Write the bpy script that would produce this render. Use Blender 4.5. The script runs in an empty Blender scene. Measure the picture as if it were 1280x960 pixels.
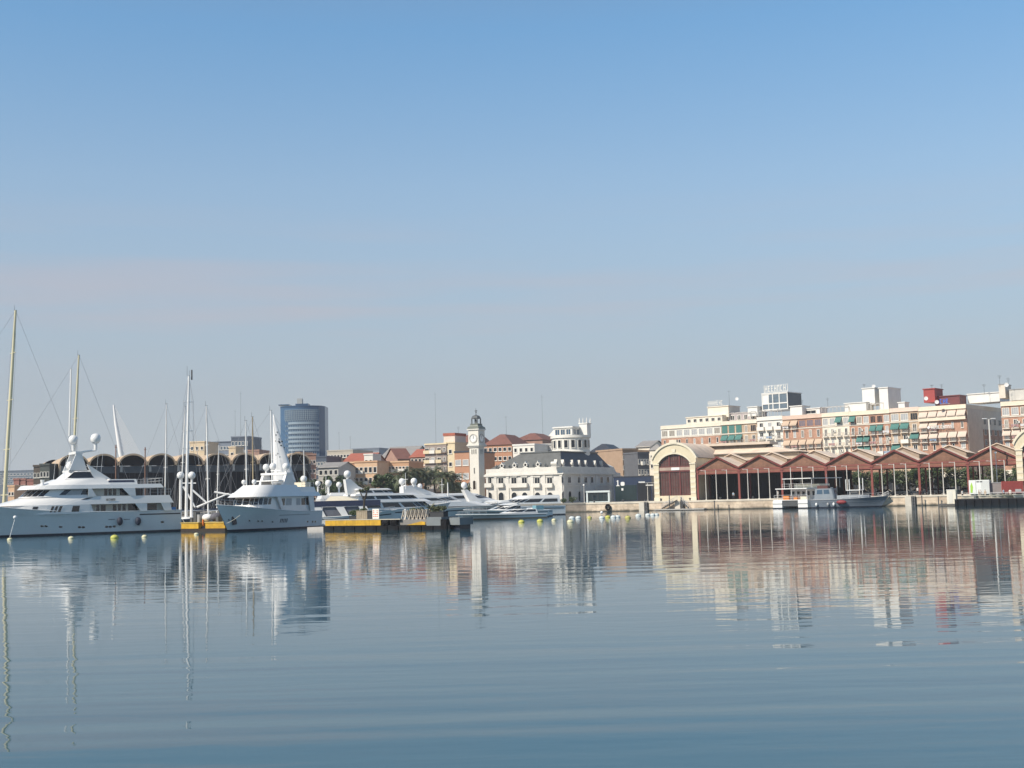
import bpy, math, random
from mathutils import Vector, Matrix
random.seed(11)
R = math.radians
sc = bpy.context.scene
C = sc.collection

# ------------------------------------------------------------------ camera
F, CX, CY, EYE = 1545.0, 640.0, 480.0, 3.5
PITCH = math.atan(144 / F)
ROLL = -0.025
cam = bpy.data.objects.new('camera', bpy.data.cameras.new('camera'))
C.objects.link(cam)
M3 = Matrix.Rotation(R(90) + PITCH, 3, 'X') @ Matrix.Rotation(ROLL, 3, 'Z')
cam.matrix_world = Matrix.Translation((0, 0, EYE)) @ M3.to_4x4()
cam.data.sensor_width = 36.0
cam.data.lens = 36.0 * F / 1280.0
cam.data.clip_start = 0.5
cam.data.clip_end = 12000
sc.camera = cam

# ------------------------------------------------------------------ light
SKYS = 1
SUN_EL = R(41)
SUN_H = Vector((-0.81, -0.585, 0)).normalized()
world = bpy.data.worlds.new('World')
sc.world = world
world.use_nodes = True
nt = world.node_tree
bg = nt.nodes['Background']
sky = nt.nodes.new('ShaderNodeTexSky')
sky.sky_type = 'NISHITA'
sky.sun_disc = False
sky.sun_elevation = SUN_EL
sky.sun_rotation = SKYS * math.atan2(SUN_H.x, SUN_H.y)
sky.altitude = 0
sky.air_density = 1.2
sky.dust_density = 0.4
sky.ozone_density = 3.5
# thin pinkish haze bank low in the sky
tc = nt.nodes.new('ShaderNodeTexCoord')
sep = nt.nodes.new('ShaderNodeSeparateXYZ')
nt.links.new(tc.outputs['Generated'], sep.inputs[0])
band = nt.nodes.new('ShaderNodeValToRGB')
cr = band.color_ramp
for k_, (pos, f_) in enumerate([(0, .88), (1, .9), (.09, .85), (.17, .65), (.24, .45), (.365, .10), (.5, .55)]):
    e = cr.elements[k_] if k_ < 2 else cr.elements.new(pos)
    e.position = pos
    e.color = (f_, f_, f_, 1)
nt.links.new(sep.outputs['Z'], band.inputs[0])
mp = nt.nodes.new('ShaderNodeMapping')
mp.inputs['Scale'].default_value = (1.6, 1.6, 24)
nt.links.new(tc.outputs['Generated'], mp.inputs[0])
nz = nt.nodes.new('ShaderNodeTexNoise')
nz.inputs['Scale'].default_value = 1.6
nz.inputs['Detail'].default_value = 9
nt.links.new(mp.outputs[0], nz.inputs['Vector'])
cl = nt.nodes.new('ShaderNodeValToRGB')
cl.color_ramp.elements[0].position = .44; cl.color_ramp.elements[0].color = (0, 0, 0, 1)
cl.color_ramp.elements[1].position = .66; cl.color_ramp.elements[1].color = (.48,) * 3 + (1,)
nt.links.new(nz.outputs['Fac'], cl.inputs[0])
cb = nt.nodes.new('ShaderNodeValToRGB')
cb.color_ramp.elements[0].position = .07; cb.color_ramp.elements[0].color = (0, 0, 0, 1)
cb.color_ramp.elements[1].position = .24; cb.color_ramp.elements[1].color = (0, 0, 0, 1)
e = cb.color_ramp.elements.new(.155); e.color = (1, 1, 1, 1)
nt.links.new(sep.outputs['Z'], cb.inputs[0])
mul = nt.nodes.new('ShaderNodeMath'); mul.operation = 'MULTIPLY'
nt.links.new(cl.outputs[0], mul.inputs[0]); nt.links.new(cb.outputs[0], mul.inputs[1])
gain = nt.nodes.new('ShaderNodeMix'); gain.data_type = 'RGBA'; gain.blend_type = 'MULTIPLY'
gain.inputs[0].default_value = 1.0
gain.inputs[7].default_value = (0.72, 1.03, 1.10, 1)
nt.links.new(sky.outputs[0], gain.inputs[6])
m1 = nt.nodes.new('ShaderNodeMix'); m1.data_type = 'RGBA'
hz = nt.nodes.new('ShaderNodeValToRGB')
for k_, (pos, f_) in enumerate([(0, (2.85, 2.93, 3.28)), (1, (.75, 1.05, 1.6)), (.25, (2.85, 2.93, 3.28)), (.5, (1.3, 1.75, 2.5))]):
    e = hz.color_ramp.elements[k_] if k_ < 2 else hz.color_ramp.elements.new(pos)
    e.position = pos
    e.color = (*f_, 1)
nt.links.new(sep.outputs['Z'], hz.inputs[0])
nt.links.new(hz.outputs[0], m1.inputs[7])
nt.links.new(band.outputs[0], m1.inputs[0]); nt.links.new(gain.outputs[2], m1.inputs[6])
m2 = nt.nodes.new('ShaderNodeMix'); m2.data_type = 'RGBA'
m2.inputs[7].default_value = (3.75, 3.25, 3.45, 1)
nt.links.new(mul.outputs[0], m2.inputs[0]); nt.links.new(m1.outputs[2], m2.inputs[6])
nt.links.new(m2.outputs[2], bg.inputs[0])
bg.inputs[1].default_value = 0.122

sl = bpy.data.lights.new('sun', 'SUN')
sl.energy = 4.8
sl.angle = R(0.5)
sl.color = (1.0, .90, .76)
so = bpy.data.objects.new('sun', sl)
C.objects.link(so)
SD = Vector((SUN_H.x * math.cos(SUN_EL), SUN_H.y * math.cos(SUN_EL), math.sin(SUN_EL)))
so.rotation_euler = SD.to_track_quat('Z', 'Y').to_euler()
so.location = (-200, -80, 160)

vs = sc.view_settings
sc.display_settings.display_device = 'sRGB'
vs.view_transform = 'Standard'
vs.look = 'None'
vs.exposure = 0.30
vs.gamma = 1.0
vs.use_curve_mapping = False

# ------------------------------------------------------------------ helpers
def ray(px, py):
    return M3 @ Vector(((px - CX) / F, -(py - CY) / F, -1.0))

def at(px, py, Y):                      # world point on the ray of a photo pixel at depth Y
    d = ray(px, py)
    return Vector((0, 0, EYE)) + d * (Y / d.y)

def onz(px, py, z=0.0):                 # world point where the pixel's ray meets a level
    d = ray(px, py)
    return Vector((0, 0, EYE)) + d * ((z - EYE) / d.z)

class Frame:                            # an upright plane: u to the right along the wall, v away from the viewer
    def __init__(s, x, y, ang):
        s.x, s.y, s.a = x, y, ang
        s.u = Vector((math.cos(ang), math.sin(ang), 0))
        s.v = Vector((-math.sin(ang), math.cos(ang), 0))
    def uz(s, px, py, v=0.0):
        o = Vector((s.x, s.y, 0)) + s.v * v
        d = ray(px, py)
        n = s.v
        t = (o - Vector((0, 0, EYE))).dot(n) / d.dot(n)
        p = Vector((0, 0, EYE)) + d * t
        return (p - o).dot(s.u), p.z
    def U(s, px, py=600, v=0.0): return s.uz(px, py, v)[0]
    def Z(s, px, py, v=0.0): return s.uz(px, py, v)[1]
    def w(s, u, v=0.0, z=0.0):
        return Vector((s.x, s.y, 0)) + s.u * u + s.v * v + Vector((0, 0, z))

class MB:                               # collects shapes; build() links them as ONE mesh object
    def __init__(s): s.v = []; s.f = []; s.m = []
    def add(s, vs_, fs, mi=0):
        b = len(s.v)
        s.v.extend([tuple(p) for p in vs_])
        for f in fs:
            s.f.append([b + i for i in f]); s.m.append(mi)
        return s
    def box(s, x0, x1, y0, y1, z0, z1, mi=0):
        return s.add([(x0, y0, z0), (x1, y0, z0), (x1, y1, z0), (x0, y1, z0), (x0, y0, z1), (x1, y0, z1), (x1, y1, z1), (x0, y1, z1)],
                     [(3, 2, 1, 0), (4, 5, 6, 7), (0, 1, 5, 4), (1, 2, 6, 5), (2, 3, 7, 6), (3, 0, 4, 7)], mi)
    def quad(s, a, b, c, d, mi=0): return s.add([a, b, c, d], [(0, 1, 2, 3)], mi)
    def face(s, pts, mi=0): return s.add(pts, [tuple(range(len(pts)))], mi)
    def prism(s, pts, y0, y1, mi=0):    # (x, z) outline, anticlockwise from the front, extruded along y
        n = len(pts)
        v = [(x, y0, z) for x, z in pts] + [(x, y1, z) for x, z in pts]
        f = [tuple(range(n)), tuple(range(2 * n - 1, n - 1, -1))]
        f += [(i, i + n, (i + 1) % n + n, (i + 1) % n) for i in range(n)]
        return s.add(v, f, mi)
    def slab(s, pts, z0, z1, mi=0):     # (x, y) outline, anticlockwise from above, extruded upwards
        n = len(pts)
        v = [(x, y, z0) for x, y in pts] + [(x, y, z1) for x, y in pts]
        f = [tuple(range(n - 1, -1, -1)), tuple(range(n, 2 * n))]
        f += [(i, (i + 1) % n, (i + 1) % n + n, i + n) for i in range(n)]
        return s.add(v, f, mi)
    def tube(s, a, b, r0, r1=None, n=6, mi=0):
        a = Vector(a); b = Vector(b)
        r1 = r0 if r1 is None else r1
        d = (b - a)
        if d.length < 1e-6: return s
        d.normalize()
        p = d.orthogonal().normalized(); q = d.cross(p)
        v = []
        for c, r in ((a, r0), (b, r1)):
            for i in range(n):
                t = 2 * math.pi * i / n
                v.append(c + (p * math.cos(t) + q * math.sin(t)) * r)
        f = [(i, (i + 1) % n, (i + 1) % n + n, i + n) for i in range(n)]
        f += [tuple(range(n - 1, -1, -1)), tuple(range(n, 2 * n))]
        return s.add(v, f, mi)
    def path(s, pts, r, n=5, mi=0):
        for a, b in zip(pts, pts[1:]): s.tube(a, b, r, r, n, mi)
        return s
    def lathe(s, prof, c=(0, 0, 0), n=14, mi=0):
        v = []; f = []
        for r, z in prof:
            for i in range(n):
                t = 2 * math.pi * i / n
                v.append((c[0] + r * math.cos(t), c[1] + r * math.sin(t), c[2] + z))
        k = len(prof)
        for j in range(k - 1):
            for i in range(n):
                f.append((j * n + i, j * n + (i + 1) % n, (j + 1) * n + (i + 1) % n, (j + 1) * n + i))
        f.append(tuple(range(n - 1, -1, -1)))
        f.append(tuple(range((k - 1) * n, k * n)))
        return s.add(v, f, mi)
    def ball(s, c, rx, ry=None, rz=None, n=10, mi=0):
        ry = rx if ry is None else ry; rz = rx if rz is None else rz
        v = []; f = []
        m = max(5, n // 2 + 1)
        for j in range(m + 1):
            th = math.pi * (j / m) * .998 + .003
            for i in range(n):
                t = 2 * math.pi * i / n
                v.append((c[0] + rx * math.sin(th) * math.cos(t), c[1] + ry * math.sin(th) * math.sin(t), c[2] - rz * math.cos(th)))
        for j in range(m):
            for i in range(n):
                f.append((j * n + i, j * n + (i + 1) % n, (j + 1) * n + (i + 1) % n, (j + 1) * n + i))
        return s.add(v, f, mi)
    def mesh(s, name, mats, smooth=None):
        me = bpy.data.meshes.new(name)
        me.from_pydata(s.v, [], s.f)
        if not isinstance(mats, (list, tuple)): mats = [mats]
        for m in mats: me.materials.append(m)
        if len(mats) > 1: me.polygons.foreach_set('material_index', s.m)
        if smooth:
            me.polygons.foreach_set('use_smooth', [True] * len(me.polygons))
            me.set_sharp_from_angle(angle=R(smooth))
        me.update()
        return me
    def build(s, name, mats, parent=None, smooth=None, loc=None, rz=None):
        return ob(name, s.mesh(name, mats, smooth), parent, loc, rz)

def ob(name, me, parent=None, loc=None, rz=None):
    o = bpy.data.objects.new(name, me)
    C.objects.link(o)
    if parent: o.parent = parent
    if loc is not None: o.location = loc
    if rz: o.rotation_euler = (0, 0, rz)
    return o

LABELS = set()
def tag(o, label, cat, group=None, kind=None):
    if label: o['label'] = label
    if cat: o['category'] = cat
    if group: o['group'] = group
    if kind: o['kind'] = kind
    return o

def thing(name, label, cat, loc=(0, 0, 0), rz=0, group=None):
    o = bpy.data.objects.new(name, None)
    o.empty_display_size = .5
    C.objects.link(o)
    o.location = loc
    o.rotation_euler = (0, 0, rz)
    return tag(o, label, cat, group)

def struct(o):
    o['kind'] = 'structure'
    return o

def dup(root, loc=None, rz=None, label=None, group=None):
    r = root.copy(); C.objects.link(r)
    if loc is not None: r.location = loc
    if rz is not None: r.rotation_euler = (0, 0, rz)
    if label: r['label'] = label
    if group: r['group'] = group
    for ch in list(root.children):
        c = ch.copy(); C.objects.link(c); c.parent = r
        for g in list(ch.children):
            d = g.copy(); C.objects.link(d); d.parent = c
    return r

# ------------------------------------------------------------------ materials
MATS = {}
def mat(name, col, rough=.6, var=.12, scale=.6, metal=0.0, spec=.5, bump=0.0, bscale=8.0, coat=0.0, hue=None):
    if name in MATS: return MATS[name]
    m = bpy.data.materials.new(name)
    m.use_nodes = True
    n = m.node_tree; p = n.nodes['Principled BSDF']
    p.inputs['Roughness'].default_value = rough
    p.inputs['Metallic'].default_value = metal
    p.inputs['Specular IOR Level'].default_value = spec
    if coat: p.inputs['Coat Weight'].default_value = coat
    c = n.nodes.new('ShaderNodeTexCoord')
    if var > 0:
        t = n.nodes.new('ShaderNodeTexNoise')
        t.inputs['Scale'].default_value = scale
        t.inputs['Detail'].default_value = 6
        t.inputs['Roughness'].default_value = .65
        n.links.new(c.outputs['Object'], t.inputs['Vector'])
        r = n.nodes.new('ShaderNodeValToRGB')
        a = [max(0, x * (1 - var)) for x in col]
        b = [min(1, x * (1 + var)) for x in (hue or col)]
        r.color_ramp.elements[0].position = .3; r.color_ramp.elements[0].color = (*a, 1)
        r.color_ramp.elements[1].position = .7; r.color_ramp.elements[1].color = (*b, 1)
        n.links.new(t.outputs['Fac'], r.inputs[0])
        n.links.new(r.outputs[0], p.inputs['Base Color'])
    else:
        p.inputs['Base Color'].default_value = (*col, 1)
    if bump:
        t2 = n.nodes.new('ShaderNodeTexNoise')
        t2.inputs['Scale'].default_value = bscale
        t2.inputs['Detail'].default_value = 4
        n.links.new(c.outputs['Object'], t2.inputs['Vector'])
        bm = n.nodes.new('ShaderNodeBump')
        bm.inputs['Strength'].default_value = bump
        bm.inputs['Distance'].default_value = .1
        n.links.new(t2.outputs['Fac'], bm.inputs['Height'])
        n.links.new(bm.outputs[0], p.inputs['Normal'])
    MATS[name] = m
    return m

def brickmat(name, c1, c2, mortar, scale=1.0, bw=.5, bh=.25, rough=.8, stain=None):
    if name in MATS: return MATS[name]
    m = bpy.data.materials.new(name); m.use_nodes = True
    n = m.node_tree; p = n.nodes['Principled BSDF']
    p.inputs['Roughness'].default_value = rough
    c = n.nodes.new('ShaderNodeTexCoord')
    sp = n.nodes.new('ShaderNodeSeparateXYZ'); n.links.new(c.outputs['Object'], sp.inputs[0])
    ad = n.nodes.new('ShaderNodeMath'); ad.operation = 'ADD'
    n.links.new(sp.outputs[0], ad.inputs[0]); n.links.new(sp.outputs[1], ad.inputs[1])
    cb_ = n.nodes.new('ShaderNodeCombineXYZ')
    n.links.new(ad.outputs[0], cb_.inputs[0]); n.links.new(sp.outputs[2], cb_.inputs[1])
    b = n.nodes.new('ShaderNodeTexBrick')
    b.inputs['Color1'].default_value = (*c1, 1); b.inputs['Color2'].default_value = (*c2, 1); b.inputs['Mortar'].default_value = (*mortar, 1)
    b.inputs['Scale'].default_value = scale
    b.inputs['Brick Width'].default_value = bw; b.inputs['Row Height'].default_value = bh
    b.inputs['Mortar Size'].default_value = .012
    n.links.new(cb_.outputs[0], b.inputs['Vector'])
    t = n.nodes.new('ShaderNodeTexNoise'); t.inputs['Scale'].default_value = .5; t.inputs['Detail'].default_value = 7; t.inputs['Roughness'].default_value = .7
    n.links.new(c.outputs['Object'], t.inputs['Vector'])
    r = n.nodes.new('ShaderNodeValToRGB')
    r.color_ramp.elements[0].position = .35; r.color_ramp.elements[0].color = (.62, .58, .55, 1)
    r.color_ramp.elements[1].position = .62; r.color_ramp.elements[1].color = (1.08, 1.06, 1.03, 1)
    n.links.new(t.outputs['Fac'], r.inputs[0])
    mx = n.nodes.new('ShaderNodeMix'); mx.data_type = 'RGBA'; mx.blend_type = 'MULTIPLY'; mx.inputs[0].default_value = 1
    n.links.new(b.outputs['Color'], mx.inputs[6]); n.links.new(r.outputs[0], mx.inputs[7])
    out = mx.outputs[2]
    if stain:                       # weed and tide stain near the water
        rr = n.nodes.new('ShaderNodeMapRange')
        rr.inputs['From Min'].default_value = stain[0]; rr.inputs['From Max'].default_value = stain[1]
        ns = n.nodes.new('ShaderNodeMath'); ns.operation = 'MULTIPLY_ADD'; ns.inputs[1].default_value = .9; 
        n.links.new(t.outputs['Fac'], ns.inputs[0]); n.links.new(sp.outputs[2], ns.inputs[2])
        n.links.new(ns.outputs[0], rr.inputs['Value'])
        m3 = n.nodes.new('ShaderNodeMix'); m3.data_type = 'RGBA'
        m3.inputs[6].default_value = (.045, .045, .035, 1)
        n.links.new(rr.outputs[0], m3.inputs[0]); n.links.new(out, m3.inputs[7])
        out = m3.outputs[2]
    n.links.new(out, p.inputs['Base Color'])
    MATS[name] = m
    return m

WHITE = mat('white_gelcoat', (.74, .74, .73), .22, .03, .4, coat=.3)
HULLW = mat('white_hull_paint', (.66, .675, .675), .25, .05, .3, coat=.15, spec=.35)
WHITEP = mat('white_paint', (.78, .77, .74), .5, .06)
CREAMP = mat('cream_mast_paint', (.62, .57, .38), .35, .05)
ALU = mat('grey_alloy', (.50, .50, .50), .4, .08)
BOOT = mat('dark_boot_paint', (.012, .016, .03), .35, .1)
NAVY = mat('navy_canvas', (.012, .022, .06), .7, .15)
GLASS = mat('dark_glass', (.012, .016, .022), .06, .2, .3, spec=.7)
GLASSB = mat('blue_glass', (.05, .09, .14), .1, .2, .3, spec=.7)
PANE = mat('window_pane', (.022, .026, .033), .18, .3, .4, spec=.3)
PANEB = mat('brown_pane', (.04, .028, .022), .3, .3, .4)
PANEL = mat('pale_blind_pane', (.36, .37, .38), .35, .2, .5)
RUBBER = mat('black_rubber', (.009, .009, .011), .9, .15, spec=.15)
TEAK = mat('teak_deck', (.30, .20, .12), .7, .15)
GREY = mat('grey_paint', (.30, .31, .32), .6, .1)
DGREY = mat('dark_grey_paint', (.07, .075, .08), .6, .15)
CABIN = mat('cream_cabin_side', (.62, .58, .50), .45, .06)
WIRE = mat('rigging_wire', (.32, .32, .33), .4, .0)
# ------------------------------------------------------------------ water
def water_mat():
    m = bpy.data.materials.new('harbour_water'); m.use_nodes = True
    n = m.node_tree; p = n.nodes['Principled BSDF']
    p.inputs['Base Color'].default_value = (.006, .062, .094, 1)
    p.inputs['Roughness'].default_value = .03
    p.inputs['IOR'].default_value = 1.333
    p.inputs['Specular IOR Level'].default_value = .5
    g = n.nodes.new('ShaderNodeNewGeometry')
    def layer(sx, sy, rot, scale, detail, dist=0.0):
        mp_ = n.nodes.new('ShaderNodeMapping')
        mp_.inputs['Rotation'].default_value = (0, 0, rot)
        mp_.inputs['Scale'].default_value = (sx, sy, 1)
        n.links.new(g.outputs['Position'], mp_.inputs[0])
        t = n.nodes.new('ShaderNodeTexNoise')
        t.inputs['Scale'].default_value = scale
        t.inputs['Detail'].default_value = detail
        t.inputs['Roughness'].default_value = .5
        t.inputs['Distortion'].default_value = dist
        n.links.new(mp_.outputs[0], t.inputs['Vector'])
        return t.outputs['Fac']
    def bump(h, dist, prev=None, fac=None):
        b = n.nodes.new('ShaderNodeBump')
        b.inputs['Strength'].default_value = 1.0
        b.inputs['Distance'].default_value = dist
        n.links.new(h, b.inputs['Height'])
        if fac is not None: n.links.new(fac, b.inputs['Strength'])
        if prev is not None: n.links.new(prev, b.inputs['Normal'])
        return b.outputs[0]
    # patches of ruffled and glassy water
    patch = layer(.5, 1.0, R(-4), .035, 2)
    rp = n.nodes.new('ShaderNodeMapRange')
    rp.inputs['From Min'].default_value = .35; rp.inputs['From Max'].default_value = .68
    rp.inputs['To Min'].default_value = .30; rp.inputs['To Max'].default_value = 1.0
    n.links.new(patch, rp.inputs['Value'])
    h1 = layer(.05, 1.0, R(-4), .42, 1.5)      # long low swell, crests across the view
    h2 = layer(.38, 1.0, R(4), 1.0, 2.0, .3)   # ripples
    h3 = layer(.45, 1.0, R(-9), 2.8, 2.0)      # fine ripples
    sx_ = n.nodes.new('ShaderNodeSeparateXYZ'); n.links.new(g.outputs['Position'], sx_.inputs[0])
    calm = n.nodes.new('ShaderNodeMapRange')          # a passing wake near the viewer, calmer water beyond
    calm.inputs['From Min'].default_value = 19; calm.inputs['From Max'].default_value = 33
    calm.inputs['To Min'].default_value = 1.0; calm.inputs['To Max'].default_value = .20
    n.links.new(sx_.outputs[1], calm.inputs['Value'])
    b1 = bump(h1, WB[0], None, calm.outputs[0])
    ruf = n.nodes.new('ShaderNodeMapRange')           # a breeze ruffles the water nearer the boats
    ruf.inputs['From Min'].default_value = 50; ruf.inputs['From Max'].default_value = 150
    ruf.inputs['To Min'].default_value = .8; ruf.inputs['To Max'].default_value = 3.0
    n.links.new(sx_.outputs[1], ruf.inputs['Value'])
    rm = n.nodes.new('ShaderNodeMath'); rm.operation = 'MULTIPLY'
    n.links.new(rp.outputs[0], rm.inputs[0]); n.links.new(ruf.outputs[0], rm.inputs[1])
    d2 = n.nodes.new('ShaderNodeMath'); d2.operation = 'MULTIPLY'; d2.inputs[1].default_value = WB[1]
    n.links.new(rm.outputs[0], d2.inputs[0])
    b2 = bump(h2, WB[1], b1)
    n.links.new(d2.outputs[0], b2.node.inputs['Distance'])
    b3 = bump(h3, WB[2], b2, rp.outputs[0])
    n.links.new(b3, p.inputs['Normal'])
    return m
WB = (.078, .013, .0030)
w = MB().quad((-1500, -60, 0), (1500, -60, 0), (1500, 700, 0), (-1500, 700, 0)).build('water', water_mat())
struct(w)

# ------------------------------------------------------------------ land and quay
GZ = 2.2
SA = R(-27)
SF = Frame(47.7, 290.0, SA)             # front plane of the row of sheds
def ql(X, off=8.0):                     # quay edge in front of the sheds
    return 290 - math.tan(R(27)) * (X - 47.7) - off / math.cos(R(27))
QX0 = -16.0
edge = [(-1400, ql(QX0) + 8), (-60, ql(QX0) + 4), (QX0, ql(QX0)), (160, ql(160)), (420, ql(160) - 60)]
PAVE = mat('concrete_paving', (.33, .31, .28), .85, .2, .25)
g = MB()
n_ = len(edge)
g.face([(x, y, GZ) for x, y in edge] + [(1400, 3200, GZ), (-1400, 3200, GZ)])
struct(g.build('quay_ground', PAVE))
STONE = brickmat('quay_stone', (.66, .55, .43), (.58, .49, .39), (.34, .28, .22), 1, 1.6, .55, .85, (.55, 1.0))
STONE2 = brickmat('shaded_quay_stone', (.24, .21, .18), (.20, .18, .16), (.12, .11, .10), 1, 1.6, .55, .85, (.55, 1.0))  # the boats' shadow on the wall is put into this darker stone
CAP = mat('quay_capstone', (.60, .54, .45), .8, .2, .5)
def quay(p, q, m, mc, label):
    a = math.atan2(q[1] - p[1], q[0] - p[0]); L = math.hypot(q[0] - p[0], q[1] - p[1])
    t = thing('quay_wall', label, 'quay wall', (p[0], p[1], 0), a)
    MB().box(0, L, 0, .8, -1.5, GZ - .35).build('stone_face', m, t)
    MB().box(0, L, -.12, .9, GZ - .35, GZ + .02).build('capstone', mc, t)
    return t
kx = onz(735, 640.5).x
quay(edge[2], (kx, ql(kx)), STONE2, mat('shaded_capstone', (.20, .19, .17), .8, .2, .5), 'low quay wall coloured as shaded stone behind the moored yachts by the clock building')
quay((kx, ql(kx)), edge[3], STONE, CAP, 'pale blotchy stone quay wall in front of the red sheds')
quay(edge[1], edge[2], STONE2, mat('shaded_capstone', (.2, .19, .17)), 'quay wall coloured as shaded stone hidden behind the yachts and pontoon')
quay(edge[0], edge[1], STONE2, mat('shaded_capstone', (.2, .19, .17)), 'quay wall coloured as shaded stone in front of the arched hangars')
# far hills
h = MB()
pts = []
for i in range(60):
    x = -2600 + i * 70
    pts.append((x, 12 + 62 * max(0, (math.sin(i * .21 + .4) * .5 + .5)) + 10 * math.sin(i * .9)))
for (a, b) in zip(pts, pts[1:]):
    h.quad((a[0], 3000, 0), (b[0], 3000, 0), (b[0], 3250, b[1] + 35), (a[0], 3250, a[1] + 35))
    h.quad((a[0], 3250, a[1] + 35), (b[0], 3250, b[1] + 35), (b[0], 3700, 0), (a[0], 3700, 0))
struct(h.build('hills', mat('hill_scrub', (.07, .085, .07), .9, .3, .01)))
# ================================================================== right side: sheds and apartments
WINC = {}
def win_mesh(w, h, fm, pm, sill=True, mull=1, arch=False, proud=.09):
    k = (round(w, 2), round(h, 2), fm.name, pm.name, sill, mull, arch)
    if k in WINC: return WINC[k]
    b = MB(); t = min(.14, w * .14)
    x0, x1 = -w / 2, w / 2
    if arch:
        r = w / 2; n = 8
        hs = h - r
        arc = [(r * math.cos(math.pi * i / n), hs + r * math.sin(math.pi * i / n)) for i in range(n + 1)]
        b.face([(x1, -.03, 0)] + [(x, -.03, z) for x, z in arc] + [(x0, -.03, 0)], 1)
        q = r + .16
        for i in range(n):
            a0, a1 = math.pi * i / n, math.pi * (i + 1) / n
            b.prism([(r * math.cos(a0), hs + r * math.sin(a0)), (q * math.cos(a0), hs + q * math.sin(a0)), (q * math.cos(a1), hs + q * math.sin(a1)), (r * math.cos(a1), hs + r * math.sin(a1))], -.12, 0, 0)
        b.box(x0 - .16, x0, -.12, 0, 0, hs).box(x1, x1 + .16, -.12, 0, 0, hs)
    else:
        b.box(x0, x0 + t, -proud, 0, 0, h).box(x1 - t, x1, -proud, 0, 0, h)
        b.box(x0 + t, x1 - t, -proud, 0, h - t, h).box(x0 + t, x1 - t, -proud, 0, 0, t)
        for i in range(1, mull + 1):
            xm = x0 + t + (w - 2 * t) * i / (mull + 1)
            b.box(xm - .035, xm + .035, -.06, 0, t, h - t)
        b.quad((x0 + t, -.025, t), (x1 - t, -.025, t), (x1 - t, -.025, h - t), (x0 + t, -.025, h - t), 1)
        if sill: b.box(x0 - .1, x1 + .1, -proud - .1, 0, -.1, 0)
    me = b.mesh('window', [fm, pm])
    WINC[k] = me
    return me

def windows(parent, xs, z, w, h, fm, pm, y=0.0, rz=0, name='window', **kw):
    me = win_mesh(w, h, fm, pm, **kw)
    for x in xs:
        if rz == 0: ob(name, me, parent, (x, y, z))
        else: ob(name, me, parent, (y, x, z), rz)

RAILM = mat('balcony_rail_paint', (.45, .44, .42), .5, .08)
def balc_mesh(w, d, fm, solid=None):
    k = ('b', round(w, 2), d, fm.name, solid.name if solid else '')
    if k in WINC: return WINC[k]
    b = MB()
    b.box(-w / 2, w / 2, -d, 0, -.16, 0)
    if solid:
        b.box(-w / 2, w / 2, -d - .003, -d + .08, 0, .95, 1)
        b.box(-w / 2, -w / 2 + .08, -d + .08, 0, 0, .95, 1).box(w / 2 - .08, w / 2, -d + .08, 0, 0, .95, 1)
    else:
        b.box(-w / 2, w / 2, -d, -d + .06, .95, 1.02, 1)
        n = max(6, int(w / .22))
        for i in range(n + 1):
            x = -w / 2 + .02 + (w - .04) * i / n
            b.box(x - .02, x + .02, -d + .01, -d + .05, 0, .95, 1)
        b.box(-w / 2, -w / 2 + .06, -d + .06, 0, .95, 1.02, 1).box(w / 2 - .06, w / 2, -d + .06, 0, .95, 1.02, 1)
    me = b.mesh('balcony', [fm, solid or RAILM])
    WINC[k] = me
    return me

def awn_mesh(w, drop, out, m):
    k = ('a', round(w, 2), drop, out, m.name)
    if k in WINC: return WINC[k]
    b = MB()
    th = .05
    b.prism([(0, 0), (-out, -drop), (-out, -drop - .25), (-out + th, -drop - .25), (-out + th, -drop - .04), (th * .6, -.06)][::-1], -w / 2, w / 2)
    # prism runs along y; turn so the outline lies across the wall
    b.v = [(y, x, z) for (x, y, z) in b.v]
    b.box(-w / 2, w / 2, -.14, 0, 0, .1)
    me = b.mesh('awning', m)
    WINC[k] = me
    return me

def glyphs(mb, x0, x1, y, z0, z1, n, t=.02, seed=1, mi=0):  # letter-like strokes for lettering too small to read
    rr = random.Random(seed)
    s = (x1 - x0) / n
    for i in range(n):
        a = x0 + i * s; b_ = a + s * .74; st = s * .2
        h = z1 - z0
        k = rr.randrange(5)
        mb.box(a, a + st, y - t, y, z0, z1, mi)
        if k in (0, 1, 4): mb.box(b_ - st, b_, y - t, y, z0, z1, mi)
        if k in (0, 2, 3): mb.box(a + st, b_ - st, y - t, y, z1 - h * .2, z1, mi)
        if k in (1, 2, 4): mb.box(a + st, b_ - st, y - t, y, z0 + h * .42, z0 + h * .6, mi)
        if k in (2, 3): mb.box(a + st, b_ - st, y - t, y, z0, z0 + h * .18, mi)

# ------------------------------------------------------------------ the row of gabled sheds
BR = brickmat('shed_gable_brick', (.25, .13, .085), (.215, .11, .075), (.2, .13, .095), 1, .6, .22, .85)
REDP = mat('red_iron_paint', (.20, .05, .04), .55, .18, .8)
REDD = mat('shaded_red_iron_paint', (.15, .028, .022), .6, .15)  # darker copy of the iron red, shadow put into its colour
ROOFT = mat('tan_roof_sheet', (.70, .56, .44), .8, .2, .35)
ROOFS = mat('roof_shade_tone', (.10, .085, .07), .8, .15)  # shade under the raised roofs, put into the colour
LAMPW = mat('pale_lamp_paint', (.58, .56, .52), .5, .06)
BEIGE = mat('beige_render', (.44, .37, .29), .85, .14, .3)
CREAMW = mat('cream_pavilion_render', (.62, .55, .40), .8, .12, .4)
CREAMT = mat('pale_cream_trim', (.68, .62, .49), .75, .08)
DARKIN = mat('shed_interior_shade', (.010, .011, .014), .8, .2)  # near-black colour stands in for the darkness inside the sheds
CONC = mat('concrete_floor', (.30, .28, .25), .9, .15)

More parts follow.
